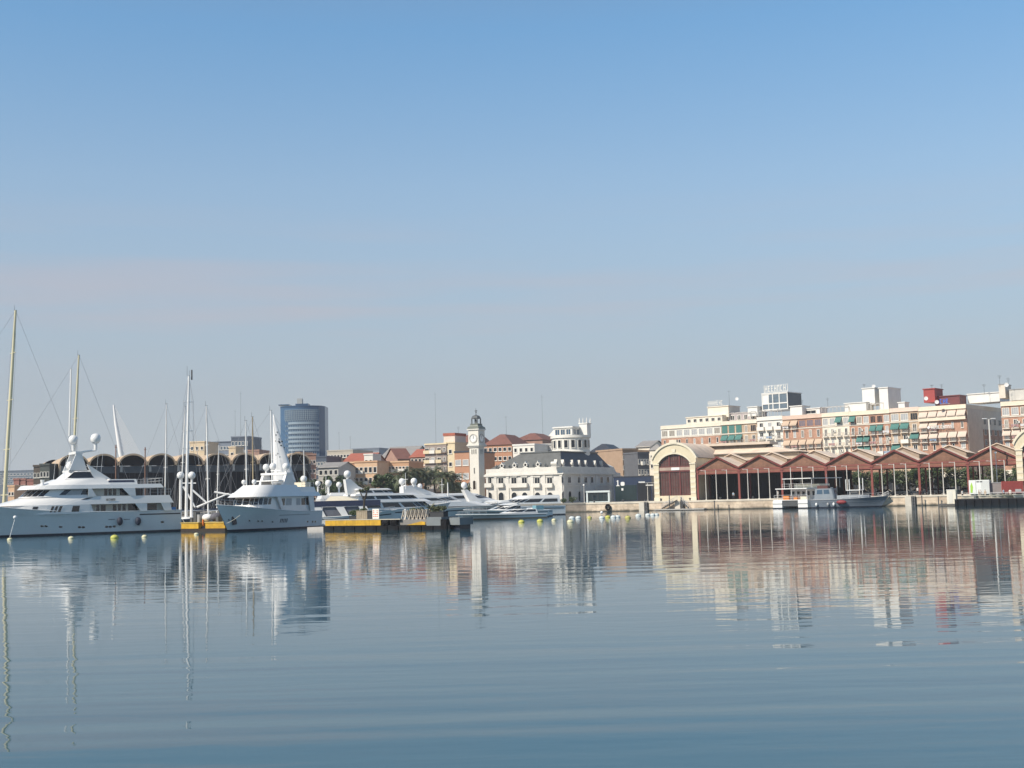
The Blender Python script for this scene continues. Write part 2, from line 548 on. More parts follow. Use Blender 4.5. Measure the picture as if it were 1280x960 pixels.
u0, u7 = SF.U(872, 600), SF.U(1210, 590)
BW = (u7 - u0) / 6.0
zv, zp = SF.Z(1030, 581), 12.05
ZF = SF.Z(1030, 584.0)                   # underside of the gable, top of the red beam
ZF = zv - .12
ZB = zv - 1.3
SHD = 27.0
ORD = ['first', 'second', 'third', 'fourth', 'fifth', 'sixth', 'seventh']
SHED = [None] * 7
for k in range(7):
    t = thing('gabled_shed', f'{ORD[k]} red gabled dock shed counting from the cream arched pavilion', 'shed', SF.w(u0 + k * BW, 0, 0), SA, 'gabled sheds along the right quay')
    SHED[k] = t
    m = BW / 2
    MB().prism([(.12, zv - .12), (BW - .12, zv - .12), (m, zp - .2)], .06, .3).build('gable_infill', BR, t)
    b = MB()
    b.box(.0, BW, -.12, .3, ZB, ZB + .36).box(0, BW, -.06, .24, ZB + .36, ZF - .4, 1).box(0, BW, -.14, .3, ZF - .4, ZF - .004)
    b.build('fascia_beam', [mat('red_beam_paint', (.20, .06, .045), .65, .25), mat('red_brick_beam', (.21, .09, .06), .75, .25)], t)
    b = MB()
    for sx in (-1, 1):
        xe = m + sx * m
        pts = [(xe, zv - .16), (m, zp - .16), (m, zp + .24), (xe, zv + .24)]
        b.prism(pts if sx > 0 else pts[::-1], -.47, .04)
    b.build('rake_trim', REDD, t)
    b = MB()
    for sx in (-1, 1):
        xe = m + sx * m
        a0, a1, a2, a3 = (xe, -.4, zv + .17), (m, -.4, zp + .17), (m, SHD, zp + .17), (xe, SHD, zv + .17)
        c = [(x, y, z - .13) for x, y, z in (a0, a1, a2, a3)]
        vs_ = [a0, a1, a2, a3] + c
        b.add(vs_, [(0, 1, 2, 3), (7, 6, 5, 4), (0, 4, 5, 1), (2, 6, 7, 3)])
    b.build('roof', ROOFT, t)
    # raised roof light along the ridge
    b = MB(); c = 4.0
    zr = zp + 1.15; ze = zr - 1.75; zc = zp - (zp - zv) * (c - .4) / m
    y0_, y1_ = 11.0, SHD - 1
    b.prism([(m - c + .4, zc), (m + c - .4, zc), (m + c - .4, ze), (m, zr - .15), (m - c + .4, ze)], y0_, y1_, 1)
    b.prism([(m - c + .45, zc), (m + c - .45, zc), (m + c - .45, ze - .02), (m, zr - .2), (m - c + .45, ze - .02)], y0_ - .06, y0_ - .004, 2)
    for sx in (-1, 1):
        xe = m + sx * c
        a0, a1, a2, a3 = (xe, y0_ - .5, ze), (m, y0_ - .5, zr), (m, y1_, zr), (xe, y1_, ze)
        b.add([a0, a1, a2, a3] + [(x, y, z - .12) for x, y, z in (a0, a1, a2, a3)], [(0, 1, 2, 3), (7, 6, 5, 4), (0, 4, 5, 1), (2, 6, 7, 3), (0, 3, 7, 4)])
    b.build('ridge_light', [mat('ridge_roof_sheet', (.70, .58, .47), .8, .14), ROOFS, mat('monitor_end_board', (.27, .22, .175), .85, .2)], t)
    # iron columns at the two valleys
    b = MB(); b.box(-.22, .22, -.16, .24, GZ, zv + .2).box(-.36, .36, -.24, .34, zv - .9, zv - .5)
    b.build('iron_column', REDP, t)
    for yy in (9.0, 18.0, 26.5):
        MB().box(-.16, .16, yy - .16, yy + .16, GZ, zv).build('inner_column', REDD, t)
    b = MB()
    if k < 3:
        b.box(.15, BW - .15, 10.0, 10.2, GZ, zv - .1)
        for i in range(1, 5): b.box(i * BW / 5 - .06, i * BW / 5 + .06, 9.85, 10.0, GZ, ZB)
        b.build('interior_shade_sheet', DARKIN, t)
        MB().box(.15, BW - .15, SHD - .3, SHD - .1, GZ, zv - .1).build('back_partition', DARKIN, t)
    else:
        b.box(.2, BW - .2, SHD - .3, SHD - .1, ZB + .2, zv - .1)
        b.build('back_lintel', REDD, t)
    MB().box(.22, BW - .22, .3, SHD, ZB + .05, ZB + .2).build('tie_beam', REDD, t) if k < 3 else MB().box(.22, BW - .22, 12, 12.3, ZB, ZB + .5).build('tie_beam', REDD, t)

# lamp posts in front of the sheds
def lamp_mesh(h, arm):
    b = MB().tube((0, 0, 0), (0, 0, h), .105, .085, 8)
    b.box(-.2, .2, -.2, .2, 0, .12)
    return b
post_me = lamp_mesh(ZF - GZ - .25, 0).mesh('post', LAMPW, 40)
arm_me = MB().tube((0, 0, 0), (-.8, 0, .1), .045, .035, 6).box(-1.15, -.7, -.09, .09, .06, .15).mesh('lamp_arm', LAMPW)
PO = ['leftmost', 'middle', 'rightmost']
for k in range(7):
    for i in range(3):
        uu = u0 + BW * (k + (i + 1) / 4.0) + random.uniform(-.1, .1)
        p = SF.w(uu, -1.6, GZ)
        ar = (k * 3 + i) % 5 != 1
        t = thing('lamp_post', f'slender pale lamp post, {PO[i]} of three before the {ORD[k]} red gable', 'lamp post', p, SA, 'lamp posts along the shed front')
        ob('post', post_me, t)
        if ar: ob('lamp_arm', arm_me, t, (0, 0, ZF - GZ - .4))

# ------------------------------------------------------------------ arched pavilions at both ends of the sheds
MARO = mat('maroon_glazing', (.085, .048, .042), .35, .35, .8)
MARF = mat('maroon_iron_frame', (.13, .03, .028), .5, .15)
def pavilion(uL, W, label, cfg):
    t = thing('arched_pavilion', label, 'pavilion', SF.w(uL, -.5, 0), SA, 'arched end pavilions of the sheds')
    zs, zt, zo, zos, zb = cfg                    # shoulder, top of the wall, top of the opening, spring of the opening, base wall top
    pw = W * .125
    mid = W / 2
    n = 18
    # spring from the shoulders: segmental arcs for the outer edge and the opening
    def arc(hw, z0, z1, k):
        r = (hw * hw + (z1 - z0) ** 2) / (2 * (z1 - z0))
        a = math.asin(min(1, hw / r))
        return [(mid - r * math.sin(a - 2 * a * i / k), z1 - r + r * math.cos(a - 2 * a * i / k)) for i in range(k + 1)]
    out = arc(mid + .25, zs, zt, n)
    inn = arc(mid - pw, zos, zo, n)
    b = MB()
    for i in range(n):
        b.prism([inn[i], inn[i + 1], out[i + 1], out[i]], 0, .9)
    b.box(0, pw, .0, .9, GZ, zos)
    b.box(W - pw, W, 0, .9, GZ, zos)
    b.prism([(-.25, zos), (pw, zos), inn[0], out[0]][0:4], 0, .9)
    b.prism([(W - pw, zos), (W + .25, zos), out[-1], inn[-1]], 0, .9)
    b.box(pw, W - pw, .05, .9, GZ, zb)
    b.build('front_wall', CREAMW, t)
    b = MB()
    o2 = arc(mid + .55, zs + .1, zt + .45, n)
    o1 = arc(mid + .25, zs - .25, zt - .05, n)
    for i in range(n): b.prism([o1[i], o1[i + 1], o2[i + 1], o2[i]], -.3, .95)
    b.build('arch_coping', CREAMT, t); b = MB()
    i2 = arc(mid - pw + .35, zos, zo + .35, n)
    for i in range(n): b.prism([inn[i], inn[i + 1], i2[i + 1], i2[i]], -.12, -.003)
    b.build('arch_moulding', CREAMT, t)
    MB().box(mid - .9, mid + .9, -.34, .97, zt + .1, zt + 1.0).build('crest_block', CREAMT, t); b = MB()
    b.prism([(mid - .35, zo + .3), (mid + .35, zo + .3), (mid + .5, zo + 1.2), (mid - .5, zo + 1.2)], -.18, -.123)
    b.build('keystone', CREAMT, t)
    for x in (0, W - pw):
        MB().box(x - .12, x + pw + .12, -.16, -.003, zos - .45, zos - .15).build('pier_capital', CREAMT, t)
        b = MB()
        b.box(x - .08, x + pw + .08, -.12, -.003, GZ, GZ + .8)
        zz = GZ + 1.6
        b.build('pier_base', CREAMT, t)
        while zz < zos - 1.2:
            MB().box(x + .05, x + pw - .05, -.07, -.003, zz, zz + .55).build('rusticated_block', CREAMT, t); zz += 1.25
    g_ = MB()
    z1 = zb + (zos - zb) * .72
    g_.face([(pw, .5, zb), (W - pw, .5, zb)] + [(x, .5, z) for x, z in inn[::-1]])
    g_.build('glazing', MARO, t)
    f_ = MB()
    for fx in (.33, .66):
        x = pw + (W - 2 * pw) * fx
        f_.box(x - .16, x + .16, .3, .497, zb, zo - .25)
    for i in range(1, 12):
        x = pw + (W - 2 * pw) * i / 12
        zt_ = min(z for xx, z in inn if abs(xx - x) < 1.2) - .05
        f_.box(x - .04, x + .04, .42, .497, zb, zt_)
    for zz in (zb + .1, zb + (z1 - zb) * .33, zb + (z1 - zb) * .66):
        f_.box(pw, W - pw, .43, .496, zz, zz + .09)
    for j in range(1, 3):
        zz = z1 + 1.0 + (zo - z1 - 1.0) * j / 4.2
        f_.box(pw + .2 + j * .1, W - pw - .2 - j * .1, .43, .496, zz, zz + .09)
    f_.box(pw, W - pw, .22, .495, z1, z1 + .35).box(pw, W - pw, .22, .495, z1 + 1.1, z1 + 1.35)
    f_.build('glazing_frame', MARF, t)
    s_ = MB().box(pw, W - pw, .18, .3, z1 + .36, z1 + 1.09)
    s_.build('sign_band', mat('faded_band', (.36, .27, .22), .7, .2), t)
    MB().box(mid - W * .075, mid + W * .12, .1, .177, z1 + .4, z1 + 1.05).build('white_sign', WHITE, t)
    b = MB()
    D_ = 40
    for i in range(n):
        a, c = o2[i], o2[i + 1]
        b.quad((a[0], .95, a[1]), (c[0], .95, c[1]), (c[0], D_, c[1]), (a[0], D_, a[1]))
    b.build('vault_roof', ROOFT, t)
    b = MB()
    b.box(.05, .5, .9, D_, GZ, zs).box(W - .5, W - .05, .9, D_, GZ, zs)
    b.face([(.05, D_, GZ), (.05, D_, zs)] + [(x, D_ - .01, z) for x, z in out] + [(W - .05, D_, zs), (W - .05, D_, GZ)])
    b.build('side_wall', CREAMW, t)
    return t
uL = SF.U(817.5, 600, -.5); uR = SF.U(869.5, 600, -.5)
cfg = (SF.Z(820, 574, -.5), SF.Z(843, 555, -.5), SF.Z(843, 567.5, -.5), SF.Z(825, 579, -.5), SF.Z(843, 619.5, -.5))
pavilion(uL, uR - uL, 'cream arched pavilion with maroon glazed arch beside the blue box building', cfg)
uL2 = SF.U(1271.5, 600, -.5)
pavilion(uL2, uR - uL, 'cream pavilion cut by the right edge of the picture', tuple(c + .3 for c in cfg))

# long pale halls behind the sheds
def long_hall(pL, pR, yT, yB, v, dep, label, mono, slant=8.0):
    a, b_ = SF.U(pL, 560, v), SF.U(pR, 565, v)
    zt = SF.Z(pL + 20, yT, v); zb = SF.Z(pL + 20, yB, v)
    t = thing('long_hall', label, 'hall', SF.w(a, v, 0), SA, 'long halls behind the sheds')
    L = b_ - a
    MB().box(0, L, 0.4, dep - .4, GZ, zb - .35).build('wall', BEIGE, t)
    b = MB()
    b.add([(-.4, -.4, zb), (L + .4, -.4, zb), (L + .4, dep + .4, zb), (-.4, dep + .4, zb), (-.4, dep * .4, zt), (L - slant, dep * .4, zt), (L - slant, dep * .6, zt), (-.4, dep * .6, zt)],
          [(0, 1, 5, 4), (1, 2, 6, 5), (2, 3, 7, 6), (3, 0, 4, 7), (4, 5, 6, 7)])
    b.box(-.4, L + .4, -.4, dep + .4, zb - .3, zb - .003, 1)
    b.build('roof', [ROOFT, ROOFS], t)
    b = MB()
    b.box(.2, L - slant - 1, dep * .3, dep * .7, zt - .9, zt + mono * .45)
    b.box(-.5, L - slant + .2, dep * .3 - .7, dep * .7 + .7, zt + mono * .45, zt + mono, 1)
    b.build('roof_monitor', [ROOFS, mat('pale_roof_edge', (.50, .43, .36), .8, .1)], t)
    return t
long_hall(871, 997, 559.5, 568, 14, 16, 'long pale hall roof rising behind the first three red gables', 1.15)
# ------------------------------------------------------------------ apartments
AB = R(-40)
AF = Frame(121.0, 330.0, AB)             # facade plane through the right corner of the block
FH = 2.86
BRK = brickmat('red_apartment_brick', (.47, .265, .19), (.43, .24, .17), (.45, .34, .27), 1, .5, .2, .85)
BRK2 = brickmat('tan_apartment_brick', (.53, .41, .30), (.50, .38, .28), (.5, .42, .33), 1, .5, .2, .85)
WR = mat('white_apartment_render', (.68, .66, .61), .8, .08, .3)
CRM = mat('cream_apartment_render', (.68, .62, .52), .8, .1, .3)
BAND = mat('pale_slab_band', (.66, .60, .52), .75, .08)
PARAP = mat('sand_parapet', (.70, .61, .49), .75, .08)
GRN = mat('green_awning_cloth', (.06, .17, .155), .8, .15)
PNK = mat('pale_awning_cloth', (.55, .46, .39), .85, .1)
TANA = mat('tan_awning_cloth', (.47, .36, .27), .85, .1)
MAUVE = mat('mauve_glass', (.16, .14, .17), .3, .25)

AC_ME = MB().box(-.4, .4, -.38, 0, 0, .6).box(-.3, .1, -.40, -.383, .08, .52, 1).mesh('air_conditioner', [WR, DGREY])
LAUN = [MB().box(-.9, -.3, -.03, 0, 0, .55).box(-.2, .25, -.03, 0, .1, .55).box(.35, .9, -.03, 0, -.1, .55).mesh('laundry', mat('laundry_%d' % k, c, .9, .15)) for k, c in enumerate(((.6, .6, .62), (.35, .2, .2), (.2, .28, .4)))]
def section(name, label, p0, p1, pyt, wallm, parm, cols, rows, dep=16, F_=None, ph=1.15, cat='apartment building', low=None, group='apartment blocks behind the sheds'):
    F_ = F_ or AF
    a, b = F_.U(p0, pyt), F_.U(p1, pyt)
    W = b - a
    zt = F_.Z((p0 + p1) / 2, pyt)
    t = thing(name, label, cat, F_.w(a, 0, 0), F_.a, group)
    MB().box(.004, W - .004, 0, dep, GZ, zt - ph).build('wall', wallm, t)
    MB().box(.0, W, -.35, dep, zt - ph, zt - ph + .22).box(.0, W, -.22, 0, zt - ph + .22, zt).box(0, W, dep - .22, dep, zt - ph + .22, zt).box(0, .22, 0, dep - .22, zt - ph + .22, zt).box(W - .22, W, 0, dep - .22, zt - ph + .22, zt).build('parapet', parm, t)
    cw = W / cols
    rb = random.Random(int(p0))
    PK = [PANE, PANE, PANEL, mat('half_drawn_blind', (.25, .23, .20), .5, .4, 1.2), mat('dim_curtain_pane', (.12, .11, .10), .3, .4, 1.0)]
    for j, row in enumerate(rows):
        zb = zt - ph - FH * (j + 1)
        if row[0] == '=':                               # a continuous balcony band along the whole floor
            row = row[1:]
            MB().box(.05, W - .05, -.9, -.004, zb - .02, zb + .14).box(.05, W - .05, -.9, -.82, zb + .14, zb + 1.0).build('balcony_band', parm, t)
        if row[0] == '-':                               # a slab line under the floor
            row = row[1:]
            MB().box(.02, W - .02, -.16, -.003, zb - .02, zb + .26).build('slab_band', BAND, t)
        if row[0] == '#':                               # a floor faced in another colour
            row = row[1:]
            MB().box(.02, W - .02, -.05, -.003, zb + .26, zb + FH - .02).build('wall_panel', BRK, t)
        L = len(row)
        for i in range(cols):
            c = row[i % L]; x = cw * (i + .5)
            y = -.05 if rows[j][0] == '#' else -.003
            if c == 'w': ob('window', win_mesh(cw * .48, 1.5, WR, rb.choice(PK)), t, (x, y, zb + .85))
            elif c == 'W': ob('window', win_mesh(cw * .8, 2.0, WR, rb.choice([PANEL, PANEL, PK[3]]), mull=2), t, (x, y, zb + .45))
            elif c == 'D': ob('window', win_mesh(cw * .78, 2.05, wallm, PANE, mull=2), t, (x, y, zb + .4))
            elif c == 'M': ob('window', win_mesh(cw * .84, 2.0, wallm, MAUVE, mull=2), t, (x, y, zb + .5))
            elif c == 'n': ob('window', win_mesh(cw * .26, 1.7, WR, rb.choice(PK), mull=0), t, (x, y, zb + .6))
            elif c == 'd': ob('window', win_mesh(cw * .36, 2.2, WR, rb.choice(PK), sill=False), t, (x, y, zb + .2))
            elif c == 'G': ob('shutter', MB().box(-cw * .38, cw * .38, -.12, 0, 0, 2.3).mesh('shutter', GRN), t, (x, y, zb + .3))
            elif c in 'bBgpt':
                ob('window', win_mesh(cw * .45, 2.15, WR, rb.choice(PK), sill=False), t, (x, y, zb + .1))
                ob('balcony', balc_mesh(cw * .82, .9, BAND, WR if c == 'B' else None), t, (x, y - .004, zb + .0))
                if rb.random() < .3: ob('air_conditioner', AC_ME, t, (x + cw * .30, y, zb + 1.2))
                if rb.random() < .28: ob('laundry', LAUN[rb.randrange(3)], t, (x, y - .93, zb + .35))
                if c in 'gpt':
                    ob('awning', awn_mesh(cw * .88, 1.35, 1.15, {'g': GRN, 'p': PNK, 't': TANA}[c]), t, (x, y, zb + 2.55))
            elif c in '1235':
                ob('window', win_mesh(cw * .6, 1.8, WR, PANE), t, (x, y, zb + .5))
                ob('awning', awn_mesh(cw * .9, 1.35, 1.15, {'1': GRN, '2': PNK, '3': TANA, '5': GRN}[c]), t, (x, y, zb + 2.6))
    if low:
        MB().box(.3, W - .3, -.25, -.003, GZ + 4.2, GZ + 5.6).build('shop_fascia', low, t)
        MB().box(.02, W - .02, -.06, -.003, GZ, GZ + 4.19).build('shop_front', mat('dark_shop_front', (.045, .042, .04), .7, .3, .8), t)
        for i in range(int(cols)):
            ob('shop_window', win_mesh(cw * .7, 3.6, DGREY, PANE, sill=False), t, (cw * (i + .5), -.063, GZ + .2))
    return t, W, zt, a

section('apartment_building', 'ship-like white apartment block with a red brick floor, at the left end of the row', 826, 901, 530, WR, CRM, 8, ['-WWWWWWWW', '#nnnnnnnn', '-wwwwwwww'], 18, low=CRM)
section('apartment_building', 'narrow block with green shutters and green awnings above the long hall', 901, 946, 525.5, BRK2, CRM, 5, ['-GGGdD', 'gggbb', 'gbgbb', 'bbbbb'], 18, low=CRM)
section('apartment_building', 'narrow white block with bowed white balconies below the rooftop lettering', 946, 978, 520.5, WR, WR, 3, ['BBB', 'bbb', 'bbb', 'bbb'], 18, low=CRM)
section('apartment_building', 'brick block with two rows of tan awnings and a mauve glazed top floor', 978, 1027, 518.5, BRK, mat('pink_parapet', (.58, .44, .36), .75, .08), 5, ['-ttMMM', 'ddddd', 'ttttt', 'ttttt', 'bbbbb'], 18, low=CRM)
section('apartment_building', 'cream block with small balconies and one green awning at its top corner', 1027, 1061, 515.5, CRM, PARAP, 4, ['-WW1', 'bbb', 'bbb', 'bbb', 'bbb'], 18, low=CRM)
section('apartment_building', 'brick block with white framed glazing and pairs of green awnings', 1061, 1112, 513, BRK, PARAP, 6, ['-5WWDDW', 'bbbggb', 'bggbbb', 'bggbBB', 'wbbwbb'], 18, low=CRM)
section('apartment_building', 'tan brick block with round white balconies, between green and pale awnings', 1112, 1148, 509.5, BRK2, mat('rose_parapet', (.66, .52, .44), .75, .08), 3, ['-WWD', 'ggb', 'bBg', 'gbb', 'bbb'], 18, low=CRM)
T8, W8, Z8, a8 = section('apartment_building', 'red brick corner block with a full row of pale slanted awnings at the top', 1148, 1207.5, 507, BRK, PARAP, 5, ['=22222', 'ppnnn', 'ppppp', 'wnwnw', 'bbbbb'], 27.5, low=CRM)
# end wall of the corner block, in shade, with its own windows
GREW = mat('grey_end_render', (.62, .56, .48), .85, .1)
b = MB().box(W8 + .004, W8 + .12, .3, 27.4, GZ, Z8 - 1.2); b.build('end_wall', GREW, T8)
MB().box(W8 + .123, W8 + .2, 11.5, 27.2, GZ, Z8 - 6.5).build('brick_panel', BRK, T8)
for jj in range(6):
    windows(T8, [13 + i * 4.0 for i in range(4)], Z8 - 5.2 - FH * jj, 1.9, 1.7, GREW, PANE, y=W8 + .2 if jj else W8 + .124, rz=R(90), sill=False)
# penthouse and roof structures
WB2 = mat('bright_white_render', (.66, .655, .63), .75, .08)
def roofbox(name, label, p0, p1, y0, y1, v, dep, m, z_base=None, group='rooftop structures on the apartments', trim=None, wins=0, pane=None):
    a, b_ = AF.U(p0, y1, v), AF.U(p1, y1, v)
    zt = AF.Z((p0 + p1) / 2, y0, v); zb = z_base if z_base else AF.Z((p0 + p1) / 2, y1, v)
    t = thing(name, label, 'rooftop structure', AF.w(a, v, zb), AB, group)
    MB().box(0, b_ - a, 0, dep, 0, zt - zb).build('wall', m, t)
    MB().box(-.2, b_ - a + .2, -.25, dep + .2, zt - zb, zt - zb + .25).build('coping', trim or m, t)
    for i in range(wins):
        w = (b_ - a) / wins
        ob('window', win_mesh(w * .6, min(1.6, (zt - zb) * .6), WR, pane or PANE, sill=False), t, (w * (i + .5), -.003, (zt - zb) * .2))
    return t, b_ - a, zt - zb
roofbox('penthouse', 'long white penthouse with a row of windows on the ship-like block', 858, 903, 521, 529, 3, 10, CRM, wins=6)
roofbox('penthouse', 'cream stair house stepped on top of the white penthouse', 885, 911, 508.5, 522, 5, 7, CRM)
roofbox('penthouse', 'low mauve roof room behind a pergola above the green shutters', 912, 945, 516, 527, 6, 7, mat('mauve_render', (.40, .35, .36), .8, .1), wins=4)
roofbox('penthouse', 'small white roof cabin just left of the glass rooftop tower', 935, 947, 509, 520, 4, 4, WB2)
roofbox('penthouse', 'white roof cabin right of the glass rooftop tower', 988, 1003, 508, 520, 3, 5, WB2)
roofbox('penthouse', 'low white roof room between the glass tower and the cream block', 1003, 1025, 511, 519, 5, 5, WB2, wins=1)
roofbox('penthouse', 'low white roof room left of the two tall white blocks', 1056, 1083, 504, 514, 4, 5, WB2)
roofbox('stair_tower', 'bright white stair block with two tiny windows, left of a twin', 1078.5, 1094, 485.5, 506, 6, 7, WB2)
roofbox('stair_tower', 'white stair block with a shaded mauve side, right of a twin', 1100, 1111, 485, 512, 6, 9, WB2)
roofbox('roof_box', 'small pinkish roof box on the tan block', 1123, 1131, 503.5, 510, 4, 3, WB2)
REDB = mat('red_roof_cladding', (.30, .045, .04), .6, .12)
roofbox('stair_tower', 'bright red lift tower on the corner block roof', 1155, 1169, 486.5, 503, 7, 6, REDB)
roofbox('roof_box', 'dark red low roof building beside the red lift tower', 1169, 1200, 495.5, 506, 9, 5, mat('dark_red_roof_cladding', (.13, .03, .035), .6, .12))
roofbox('roof_box', 'white roof storey on the far end of the grey shaded wall', 1210, 1250, 492, 503, 14, 8, WB2, trim=WB2)
# glass rooftop tower with the lettering frame
t, W, H = roofbox('rooftop_tower', 'white framed glass rooftop tower carrying illegible white lettering', 953.5, 985, 491.5, 512.5, 6, 9, mat('tower_glass', (.12, .16, .20), .15, .2), trim=WB2)
b = MB()
for x in (0, W * .25, W * .42, W * .68, W): b.box(x - .14, x + .14, -.14, -.003, 0, H)
for z in (0, H * .36, H - .3): b.box(-.14, W + .14, -.17, -.143, z, z + .34)
b.box(.1, W * .24, -.05, -.004, H * .38, H - .32)
b.build('white_frame', WB2, t)
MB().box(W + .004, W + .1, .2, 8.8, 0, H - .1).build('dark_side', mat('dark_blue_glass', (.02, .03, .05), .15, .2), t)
sg = MB()
for x in (.6, W): sg.box(x - .07, x + .07, .3, .44, H + .25, H + 2.7)
sg.box(.6, W, .33, .4, H + .5, H + .6).box(.6, W, .33, .4, H + 2.45, H + 2.52)
sg.build('sign_frame', WB2, t)
lt = MB(); glyphs(lt, .9, W - .3, .32, H + .62, H + 2.4, 7, .06, 5); lt.build('lettering', mat('sign_letters', (.58, .58, .55), .5, .05), t)
# lettering on other roofs and the banner
t = thing('roof_sign', 'pale illegible roof lettering on the stepped cream stair house', 'sign', AF.w(AF.U(884, 505, 5), 5.5, AF.Z(897, 508, 5)), AB)
lt = MB(); glyphs(lt, 0, 5.5, 0, .5, 1.9, 7, .06, 3); lt.build('lettering', mat('sign_letters', (.58, .58, .55)), t)
sg = MB().box(-.2, 5.8, .02, .08, .3, .42); [sg.box(x, x + .08, .02, .1, 0, .3) for x in (0, 2.7, 5.5)]; sg.build('sign_frame', GREY, t)
t = thing('roof_sign', 'small bright blue lettering on the corner block roof', 'sign', AF.w(AF.U(1175, 503, 1), 1, AF.Z(1180, 505.5, 1)), AB)
lt = MB(); glyphs(lt, 0, 2.6, 0, .25, 1.5, 3, .1, 9); lt.build('lettering', mat('blue_letters', (.02, .13, .55), .4, .05), t)
MB().box(-.1, 2.7, .02, .1, .1, .22).box(.2, .3, .02, .1, 0, .1).box(2.3, 2.4, .02, .1, 0, .1).build('sign_frame', GREY, t)
t = thing('banner_sign', 'white illegible lettering strung below the brick row of the corner block', 'sign', AF.w(AF.U(1163, 532, -.5), -1.15, AF.Z(1177, 535.5, -1)), AB)
lt = MB(); lt.ball((-.3, 0, .4), .38, .08, .38); glyphs(lt, .5, 6.2, 0, 0, .8, 9, .06, 4); lt.build('lettering', WHITE, t)
MB().box(-.6, 6.3, .03, .07, -.06, 0).box(-.6, 6.3, .03, .07, .8, .86).build('sign_frame', GREY, t)
# nearer cream block at the right edge
NF = Frame(*AF.w(AF.U(1248.5), 2)[:2], AB)
p = at(1250.5, 510, 318); NF = Frame(p.x, p.y, R(-36))
section('apartment_building', 'cream topped brick block with pale awnings at the right edge', 1250.5, 1345, 499.5, BRK, PARAP, 8, ['-WWWWWWWW', 'bbbbbbbb', 'pppppppp', 'bbbbbbbb', 'pppppppp'], 18, F_=NF, low=CRM)
for (p0, p1, y0, y1, m_, lb) in ((1249, 1257, 481, 496, GREW, 'grey plant room with masts on the cream block at the right edge'), (1262, 1290, 487.5, 499, mat('pale_grey_render', (.5, .49, .46), .8, .1), 'long pale grey roof room at the right edge')):
    a, b_ = NF.U(p0, y1, 5), NF.U(p1, y1, 5); zt = NF.Z(p0, y0, 5); zb = NF.Z(p0, y1, 5) - .4
    t = thing('roof_box', lb, 'rooftop structure', NF.w(a, 5, zb), NF.a, 'rooftop structures on the apartments')
    MB().box(0, b_ - a, 0, 6, 0, zt - zb).build('wall', m_, t)
    MB().box(-.15, b_ - a + .15, -.15, 6.15, zt - zb, zt - zb + .2).build('coping', GREY, t)
# roof aerials
def antenna(px, y0, y1, D, label, r=.05, arms=2, m=None):
    a = at(px, y1, D); h = at(px, y0, D).z - a.z
    b = MB().tube((0, 0, 0), (0, 0, h), r, r * .6, 5)
    for i in range(arms):
        z = h * (.95 - .09 * i)
        b.tube((-.55 + .1 * i, 0, z), (.55 - .1 * i, 0, z), r * .6, r * .6, 4)
    o = b.build('roof_antenna', m or DGREY, None, None, a)
    tag(o, label, 'antenna', 'roof aerials')
for px, y0, y1, D, lb in ((1250, 469, 484, 318, 'thick pale aerial on the grey plant room at the right edge'), (1261, 472, 490, 319, 'dark tapering aerial right of the grey plant room'), (1230.5, 480, 493, 338, 'short dark stub mast on the white roof storey'),
                          (1165, 481, 487, 345, 'left aerial on the red lift tower'), (1177.5, 480, 496, 352, 'right aerial beside the red lift tower'), (1080.5, 480, 490, 365, 'thin aerial on the left white stair block'),
                          (1003, 500, 512, 388, 'dark aerial between the glass tower and the low white room'), (679, 493, 560, 470, 'very tall thin aerial rising behind the clock building'), (912, 488, 512, 398, 'thin aerial beside the cream stair house'),
                          (545, 490, 555, 520, 'faint thin aerial left of the stepped cream building'), (633, 520, 545, 440, 'thin aerial above the maroon roofs'), (301, 489, 548, 500, 'tall faint aerial on the dark blue office block'), (294, 512, 548, 502, 'shorter faint aerial on the dark blue office block'),
                          (424, 540, 562, 560, 'left faint aerial over the hazy beige blocks'), (438, 545, 562, 562, 'right faint aerial over the hazy beige blocks'), (1035, 497, 512, 380, 'thin aerial on the cream block with the green corner awning'), (573, 533, 547, 420, 'pale twin aerial on the stepped cream tower')):
    antenna(px, y0, y1, D, lb, arms=3 if y1 - y0 < 20 else 1)
def dish(px, py, D, label):
    p = at(px, py, D)
    t = thing('satellite_dish', label, 'satellite dish', (p.x, p.y, p.z - .6), R(-20), 'satellite dishes on the roofs')
    b = MB(); n = 12
    b.add([(0, .12, .6)] + [(.55 * math.cos(2 * math.pi * i / n), 0, .6 + .55 * math.sin(2 * math.pi * i / n)) for i in range(n)], [(0, (i + 1) % n + 1, i + 1) for i in range(n)])
    b.build('dish', WHITE, t, 60)
    MB().tube((0, .15, 0), (0, .15, .6), .05).build('stand', GREY, t)
for px, py, D, lb in ((1258, 481, 316, 'white dish on the plant room at the right edge'), (1157.5, 498, 340, 'pale dish on the roof left of the red lift tower'), (921, 498.5, 399, 'white dish above the mauve roof room'), (1092, 483, 364, 'white dish on top of the left white stair block'), (1171, 502.5, 332, 'white dish beside the blue roof lettering')):
    dish(px, py, D, lb)
